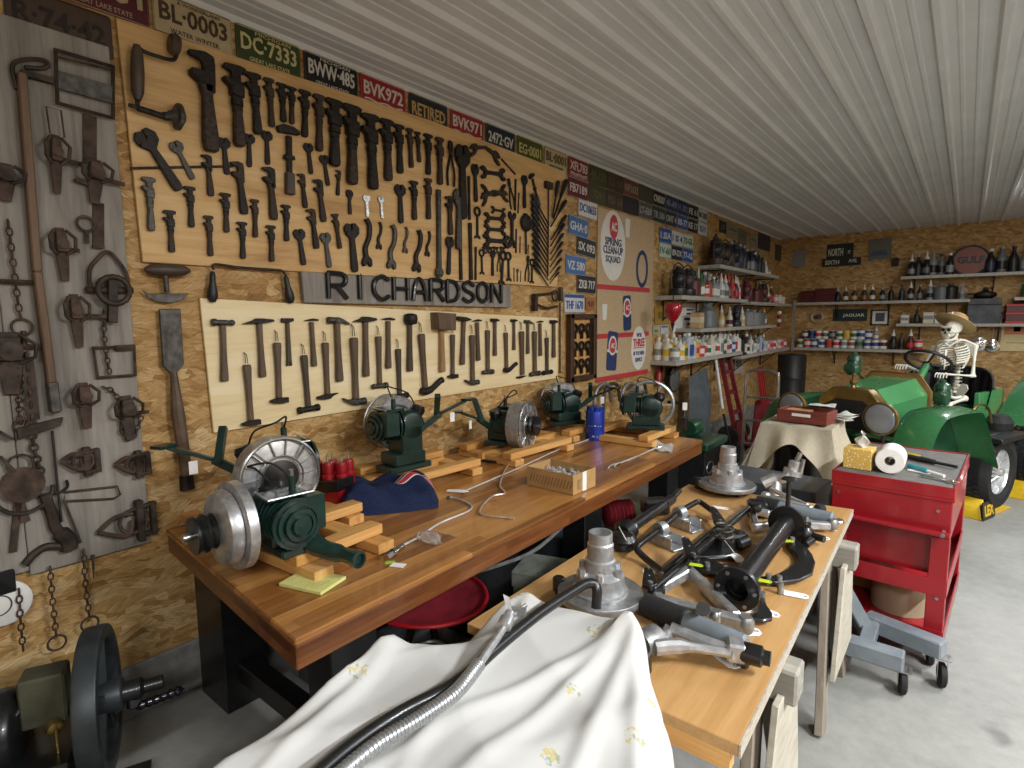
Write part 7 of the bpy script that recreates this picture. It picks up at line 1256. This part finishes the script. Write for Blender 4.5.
def wheel(t, c, r_, w_, ax, chrome_=True, spokes=10):
    ti = MB(blackr).lathe([(r_ * .62, -w_ * .42), (r_ * .72, -w_ * .5), (r_ * .92, -w_ * .5), (r_ * .985, -w_ * .38), (r_, -w_ * .3), (r_, w_ * .3), (r_ * .985, w_ * .38), (r_ * .92, w_ * .5), (r_ * .72, w_ * .5), (r_ * .62, w_ * .42)], c, ax, 40, None, False).build('tyre', t)
    T, _ = along(c, V(c) + V(ax)); tr = MB(blackp)
    for row in range(5):
        for k in range(44): a = 2 * pi * (k + .5 * (row % 2)) / 44; tr.box((0, 0, 0), (.012, r_ * .11, w_ * .1), None); n8 = 8; tr.v[-8:] = [tuple(T @ M.Rotation(a, 4, 'Z') @ M.Translation((r_, 0, (row - 2) * w_ * .14)) @ V(v)) for v in tr.v[-8:]]
    tr.build('tread', ti)
    ri = MB(bright if chrome_ else alud).lathe([(r_ * .63, -w_ * .42), (r_ * .63, w_ * .4), (r_ * .6, w_ * .44), (r_ * .56, w_ * .38), (r_ * .55, -w_ * .4)], c, ax, 36)
    ri.lathe([(0, -w_ * .1), (r_ * .58, -w_ * .12)], c, ax, 30)
    if chrome_:
        for k in range(24):
            a = 2 * pi * k / 24; b = a + (.35 if k % 2 else -.35); p0 = T @ V((r_ * .12 * math.cos(b), r_ * .12 * math.sin(b), w_ * (.42 if k % 2 else .2))); p1 = T @ V((r_ * .56 * math.cos(a), r_ * .56 * math.sin(a), w_ * .22)); ri.cyl(p0, p1, .009, n=6)
    ri.lathe([(0, w_ * .15), (r_ * .14, w_ * .15), (r_ * .14, w_ * .4), (r_ * .1, w_ * .5), (0, w_ * .52)], c, ax, 20); ri.build('rim', t)
for s_ in (-1, 1): wheel(car, (s_ * .50, .25, .30), .30, .14, (s_, 0, 0), False)
wheel(car, (.42, 1.17, .345), .30, .32, (1, 0, 0), True); wheel(car, (-.42, 1.17, .345), .30, .32, (-1, 0, 0), True)
MB(iron3).bb(-.26, -.2, -.2, 1.6, .36, .44).bb(.2, .26, -.2, 1.6, .36, .44).cyl((-.48, .25, .3), (.48, .25, .3), .025).cyl((-.45, 1.17, .345), (.45, 1.17, .345), .035).build('chassis', car)
MB(alud).bb(.3, .42, -.1, .35, .5, .54).bb(.36, .46, .16, .3, .5, .6).build('brake_caliper', car, bevel=.006)
MB(black).bb(.27, .62, .98, 1.55, .60, .64).build('running_board', car, bevel=.006)
MB(green_c).bb(-.33, .33, .63, 1.7, .5, .56).bb(.3, .34, 1.3, 1.8, .56, .95).bb(-.34, -.3, 1.3, 1.8, .56, .95).bb(-.34, .34, 1.76, 1.8, .56, .95).build('body_tub', car, bevel=.006)
lea = mat('black_leather', '#1b1d22', '#121418', .38, 0, 14, bump=.15)
se = MB(lea); se.grid(lambda u, v: (-.3 + .6 * u, 1.1 + .42 * v, .80 + .04 * math.sin(pi * u) * math.sin(pi * v) + .008 * math.cos(u * 38)), 40, 10); se.build('seat_cushion', car, solid=.1)
bkm = MB(lea); bkm.grid(lambda u, v: (.36 * math.sin((u - .5) * 2.6) * 1.03, 1.64 - .30 * (1 - math.cos((u - .5) * 2.6)) * 1.0 + .07 * v + .009 * math.cos(u * 60), .80 + .33 * v - .16 * v * (2 * u - 1) ** 4), 60, 12); bkm.build('seat_back', car, solid=.05)
MB(iron3).tube([(.36 * math.sin((u / 20 - .5) * 2.6) * 1.05, 1.71 - .30 * (1 - math.cos((u / 20 - .5) * 2.6)), 1.135 - .16 * (2 * u / 20 - 1) ** 4) for u in range(21)], .012, 8).build('seat_trim', car)
SW0 = V((.07, .98, 1.19)); SA = V((.0, .5, .72)).normalized()
MB(green_c).cyl((.08, .62, .84), SW0, .026, .03, 14).build('steering_column', car)
T, _ = along(SW0, SW0 + SA); st_ = MB(blackp); st_.T = T; st_.tube(circ((0, 0, .03), .165, 40), .013, 10, True); st_.T = None
swl = st_.build('steering_wheel', car); sp = MB(black); sp.T = T
for k in range(4): a = k * pi / 2 + .6; sp.tube([(0, 0, .0), (.165 * math.cos(a), .165 * math.sin(a), .03)], .008, 8)
sp.lathe([(0, -.02), (.03, -.02), (.034, .01), (.02, .02), (0, .022)], n=16); sp.T = None; sp.build('spokes', swl)
MB(green_c).grid(lambda u, v: (.38 + .32 * v, 1.5 + .75 * u, .66 + .38 * math.sin(.1 + 1.7 * u) ** 1.1), 18, 6).build('rear_fender', car, solid=.014)
MB(green_d).bb(.34, .39, 1.25, 2.2, .5, .58).build('side_rail', car, bevel=.005); MB(brass).tube(smoothpath([(.36, 1.0, .72), (.38, 1.15, .86), (.4, 1.3, .84), (.4, 1.4, .7)], 5), .01, 7).build('fuel_line', car); MB(blackr).lathe([(0, 0), (.09, .02), (.1, .1), (.06, .16), (0, .17)], (.42, 1.5, .6), (0, 0, 1), 18).build('air_filter', car)
# wheel at the picture edge, wheel chocks
TW = TC @ M.Translation((.50, 2.08, 0)); w2 = thing('spare_wheel', 'second fat black tyre at the picture edge behind the chrome wheel', 'wheel', TW); wheel(w2, (0, 0, .345), .30, .25, (1, 0, 0), True)
def chock(T, label, txt):
    t = thing('wheel_chock', label, 'wheel chock', T, 'yellow wheel chocks'); MB(yellow).prism([(-.3, 0), (.3, 0), (.12, .05), (-.12, .05)], .3, basis((-.15, 0, 0.001), YY, UPZ, XX)).build('ramp', t, bevel=.004)
    MB(yellow).add([(-.15, -.3, .0), (.15, -.3, .0), (.15, -.16, .0), (-.15, -.16, .0), (-.13, -.3, .1), (.13, -.3, .1), (.13, -.24, .16), (-.13, -.24, .16)], [(3, 2, 1, 0), (4, 5, 6, 7), (0, 1, 5, 4), (1, 2, 6, 5), (2, 3, 7, 6), (3, 0, 4, 7)]).build('stop', t, bevel=.004)
    T2 = M.Translation((.152, -.2, .075)) @ M.Rotation(pi / 2, 4, 'Z') @ M.Rotation(pi / 2, 4, 'X') @ M.Rotation(-.12, 4, 'X')
    MB(black).prism(roundrect(.22, .14, .015), .006, T2).build('name_panel', t)
    if txt: MB(yellow).text(txt, T2 @ M.Translation((0, 0, .006)), .16, .085, .004, .04).build('lettering', t)
chock(TC @ M.Translation((.42, 1.17, 0)), 'yellow wheel chock marked LEX under the chrome wheel', 'LEX'); chock(TC @ M.Translation((.50, 2.08, 0)), 'yellow wheel chock under the tyre at the picture edge', None)
# ---- skeleton at the wheel
bone = mat('bone_white', '#dedcd0', '#c8c4b4', .5, 0, 20)
sk = thing('skeleton', 'white plastic skeleton sitting at the steering wheel in a straw hat', 'skeleton', TC)
def bn(nm, p, q_, r_, par=sk, n_=9):
    p, q_ = V(p), V(q_); d = q_ - p; L = d.length; T, _ = along(p, q_); return MB(bone).lathe([(0, -r_ * .6), (r_ * 1.3, -r_ * .2), (r_ * 1.7, r_ * .8), (r_ * 1.2, r_ * 2.2), (r_ * .8, L * .35), (r_ * .75, L * .6), (r_ * 1.1, L - r_ * 2), (r_ * 1.6, L - r_ * .6), (r_ * 1.1, L + r_ * .3), (0, L + r_ * .6)], n=n_, T=T).build(nm, par)
pv = V((.20, 1.2, .96)); nk = V((.17, 1.22, 1.40))
spm = MB(bone)
for k in range(17):
    f_ = k / 16; c = pv.lerp(nk, f_) + V((0, .05 * math.sin(pi * f_), 0)); r_ = .026 - .010 * f_; spm.lathe([(0, -.011), (r_ * .8, -.011), (r_ * .62, 0), (r_ * .8, .011), (0, .011)], c, (nk - pv), 10).bar(c, c + V((0, .035, -.008)), .01, .008).bar(c + V((-.03, .015, 0)), c + V((.03, .015, 0)), .008, .008)
spm.build('spine', sk)
rb2 = MB(bone)
for k in range(10):
    f_ = .50 + .046 * k; c = pv.lerp(nk, f_) + V((0, .05 * math.sin(pi * f_), 0)); rx = .078 + .036 * math.sin(pi * (1 - (k / 9.5)) ** .9 + .25) ; ry = .085
    for s_ in (-1, 1):
        pts = [c + V((s_ * rx * math.sin(a), -ry + ry * math.cos(a) - .0, -.06 * (a / pi) ** 1.3 + .01)) for a in [pi * j / 12 for j in range(11 if k > 2 else 8)]]; rb2.tube(pts, .0065, 6)
rb2.tube([nk + V((0, -.16, -.09)), nk + V((.003, -.18, -.16)), nk + V((.006, -.185, -.25))], [.014, .012, .008], 8, flat=.5); rb2.build('rib_cage', sk)
plv = MB(bone)
for s_ in (-1, 1): plv.prism([(s_ * .015, -.03), (s_ * .05, -.06), (s_ * .075, -.03), (s_ * .115, .03), (s_ * .1, .065), (s_ * .06, .07), (s_ * .03, .03)], .012, basis(pv + V((0, .01, 0)), (XX + YY * (-.4 * s_)).normalized(), UPZ, XX.cross(UPZ))).tube(smoothpath([pv + V((s_ * .06, -.03, -.04)), pv + V((s_ * .03, -.07, -.05)), pv + V((0, -.08, -.04))], 4), .014, 8)
plv.ball(pv + V((0, .04, .0)), (.04, .025, .06), 12); plv.build('pelvis', sk)
shl, shr = nk + V((.145, -.01, -.05)), nk + V((-.145, -.03, -.07))
for nm, s_ in (('clavicle', shl), ('clavicle', shr)): MB(bone).tube(smoothpath([nk + V((.0, -.12, -.06)), nk.lerp(s_, .5) + V((0, -.08, .02)), s_], 4), .009, 7).build(nm, sk)
for s_ in (shl, shr): MB(bone).prism([(-.05, .05), (.05, .055), (.02, -.08)], .01, basis(s_.lerp(nk, .35) + V((0, .06, -.05)), XX, UPZ, -YY)).build('shoulder_blade', sk, bevel=.004)
ell, elr = shl + V((.01, -.04, -.25)), shr + V((-.03, -.12, -.22)); wl2, wr2 = V((.22, .95, 1.12)), V((-.08, .95, 1.17))
for a, b, c in ((shl, ell, wl2), (shr, elr, wr2)):
    bn('upper_arm', a, b, .013); bn('forearm', b, c, .009); bn('forearm', b + V((.015, .01, 0)), c + V((.014, .008, 0)), .007); d = (SW0 + SA * .03 - c); d = V((d.x * .2, -.05, .02))
    hm = MB(bone)
    for k in range(5):
        o_ = c + V(((k - 2) * .014, -.01, 0)); p1 = o_ + V(((k - 2) * .006, -.045, .01)); p2 = p1 + V((0, -.028 + .004 * abs(k - 2), -.012)); p3 = p2 + V((0, -.004, -.028 + .003 * abs(k - 2))); hm.tube([o_, p1, p2, p3], [.006, .006, .005, .004], 6)
    hm.build('hand', sk)
for s_ in (-1, 1):
    hp_ = pv + V((s_ * .085, -.02, -.05)); kn = hp_ + V((s_ * .03, -.38, -.02)); an = kn + V((0, -.12, -.3)); bn('thigh_bone', hp_, kn, .016); bn('shin_bone', kn, an, .012); MB(bone).ball(kn + V((0, -.02, .01)), .024, 10).build('kneecap', sk); MB(bone).tube([an, an + V((0, -.07, -.02)), an + V((0, -.14, -.03))], [.018, .022, .014], 8, flat=.5).build('foot', sk)
skc = V((.155, 1.17, 1.475)); TS = M.Translation(skc) @ M.Rotation(-.25, 4, 'Z') @ M.Diagonal((.88, .88, .88, 1))
su = MB(bone); su.T = TS; su.ball((0, .02, .025), (.064, .082, .068), 20).ball((0, -.035, -.025), (.052, .045, .05), 16).box((0, -.06, -.045), (.06, .04, .03)).tube([(-.062, -.01, -.01), (-.055, -.055, -.018), (-.035, -.07, -.022)], .011, 7).tube([(.062, -.01, -.01), (.055, -.055, -.018), (.035, -.07, -.022)], .011, 7).tube([(-.05, -.062, .028), (0, -.075, .022), (.05, -.062, .028)], .012, 8); su.T = None
sko = su.build('skull', sk)
ey = MB(black); ey.T = TS
for s_ in (-1, 1): ey.ball((s_ * .027, -.072, .004), (.018, .012, .016), 12)
ey.T = None; ey.build('eye_socket', sko); ns = MB(black); ns.T = TS; ns.prism([(-.011, -.034), (.011, -.034), (0, -.008)], .01, M(((1, 0, 0, 0), (0, 0, 1, -.084), (0, 1, 0, 0), (0, 0, 0, 1)))); ns.T = None; ns.build('nose_opening', sko)
jw = MB(bone); jw.T = TS; jw.tube(smoothpath([(-.052, .0, -.03), (-.048, -.02, -.08), (-.025, -.062, -.1), (0, -.075, -.102), (.025, -.062, -.1), (.048, -.02, -.08), (.052, 0, -.03)], 4), .013, 8)
for k in range(8): jw.box((-.024 + k * .007, -.078 + .0007 * (k - 3.5) ** 2, -.068), (.0058, .006, .016)); jw.box((-.024 + k * .007, -.074 + .0007 * (k - 3.5) ** 2, -.086), (.0058, .006, .014))
jw.T = None; jw.build('jaw', sko)
straw = NT('straw'); wv = straw.new('TexWave', wave_type='RINGS', rings_direction='Z'); wv.inputs['Scale'].default_value = 26; straw.link(straw.obj(), wv.inputs['Vector']); straw.bump(wv.outputs['Fac'], .4, .003); straw = straw.fin(straw.ramp(wv.outputs['Fac'], [(.2, '#a88a5c'), (.8, '#d2b888')]), .8)
ha = thing('straw_hat', 'straw hat with a dark band tilted on the skeleton skull', 'hat', TC @ M.Translation(skc + V((.0, .045, .055))) @ M.Rotation(-.55, 4, 'X') @ M.Rotation(.22, 4, 'Y') @ M.Diagonal((.8, .8, .85, 1)))
MB(straw).lathe([(0, .1), (.06, .098), (.082, .085), (.09, .01), (.095, .0), (.14, -.004), (.19, .008), (.192, .004), (.14, -.009), (.088, -.006)], n=40).build('hat_body', ha); MB(flat('#5a4438')).lathe([(.0915, .004), (.089, .035)], n=40).build('hat_band', ha, solid=.002); MB(paper).box((-.05, -.08, .05), (.06, .01, .05), -.5).build('hat_patch', ha)
# ================================================================ OLD ENGINE IN THE NEAR CORNER
FA = V((.40, .92, .02)).normalized(); fc = D(99, 699, 1.75); fs = FA.cross(UPZ).normalized()
mc = thing('stationary_engine', 'dark stationary engine with a big spoked flywheel and crank handle in the near corner', 'engine', (0, 0, 0))
fm = mat('flywheel_iron', '#363c3e', '#282d2f', .45, .3, 14, bump=.08)
fy = MB(fm).lathe([(.178, -.028), (.215, -.03), (.218, -.026), (.218, .026), (.215, .03), (.178, .028), (.174, .025), (.174, -.025), (.178, -.028)], fc, FA, 56, None, False)
for k in range(5): a = k * 2 * pi / 5 + .4; d = fs * math.cos(a) + UPZ * math.sin(a); fy.bar(fc + d * .03, fc + d * .182, .045, .026)
fy.lathe([(0, -.06), (.045, -.06), (.05, -.05), (.05, .06), (.04, .065), (0, .065)], fc, FA, 24); fy.build('flywheel', mc, bevel=.004)
MB(black).cyl(fc - FA * .4, fc + FA * .12, .02, n=14).lathe([(0, .05), (.034, .05), (.034, .11), (.022, .12), (.022, .17), (0, .172)], fc, FA, 16).build('crankshaft', mc)
k0 = fc + FA * .09; k1 = k0 - UPZ * .05 + fs * .02; MB(black).bar(k0, k1, .034, .03).build('crank_arm', mc, bevel=.003)
hpr = [(0, 0)]; 
for k in range(6): hpr += [(.013, .012 + k * .02), (.016, .02 + k * .02), (.012, .03 + k * .02)]
hpr += [(0, .14)]; MB(mat('twisted_handle', '#4a4650', '#2c2a30', .2, .8)).lathe(hpr, k1, FA + UPZ * .12, 14).build('crank_handle', mc)
ox = fc - FA * .125; ol = mat('olive_machine', '#4a4a38', '#3a3a2c', .6, .1, 14)
MB(ol).box(ox - fs * .0 + UPZ * .06, (.11, .09, .15), math.atan2(FA.y, FA.x)).build('oil_tank', mc, bevel=.006); MB(brass).lathe([(.0, 0), (.024, 0), (.02, .02), (.01, .026), (0, .026)], ox - UPZ * .015 + V((.055, -.0, 0)), (1, 0, -.1), 14).tube(smoothpath([ox + V((.08, 0, -.015)), ox + V((.085, 0, -.1)), ox + V((.08, .01, -.3))], 5), .005, 8).build('fuel_pipe', mc)
MB(black).lathe([(0, 0), (.11, 0), (.12, .02), (.12, .3), (.1, .32), (0, .32)], fc - FA * .5 - UPZ * .02, FA, 26).box(fc - FA * .3 - UPZ * .25, (.3, .5, .34), math.atan2(FA.y, FA.x) - pi / 2).build('crankcase', mc, bevel=.01)
MB(black).bar(fc - FA * .62 - UPZ * .40, fc + FA * .1 - UPZ * .40, .34, .06).build('base', mc)
for a in (-.55, .02):
    for s_ in (-.12, .12): p = fc + FA * a + fs * s_; MB(oldw).bb(p.x - .05, p.x + .05, p.y - .05, p.y + .05, 0, fc.z - .43).build('block', mc)
pl_ = D(8, 742, 1.62); MB(alud).bar(D(-20, 766, 1.6), D(17, 712, 1.62), .02, .012).build('nameplate_edge', mc); MB(black).bar(D(-40, 735, 1.62), D(22, 712, 1.66), .09, .12).build('shroud', mc, bevel=.01)
# ================================================================ LAMPS
ceiling_lamp(3.12, 7.95, 'lit strip light at the edge of the picture over the vintage car', p=20)
ceiling_lamp(4.4, 1.6, 'strip light over the open floor beside the parts table', p=190)
ceiling_lamp(4.2, 4.6, 'strip light over the open floor beside the red cart', p=120)
ceiling_lamp(6.2, 7.0, 'strip light far beyond the car', p=12)
ceiling_lamp(6.4, 2.4, 'strip light far from the bench wall', p=120)
ceiling_lamp(4.2, -1.4, 'strip light behind the camera', p=120)
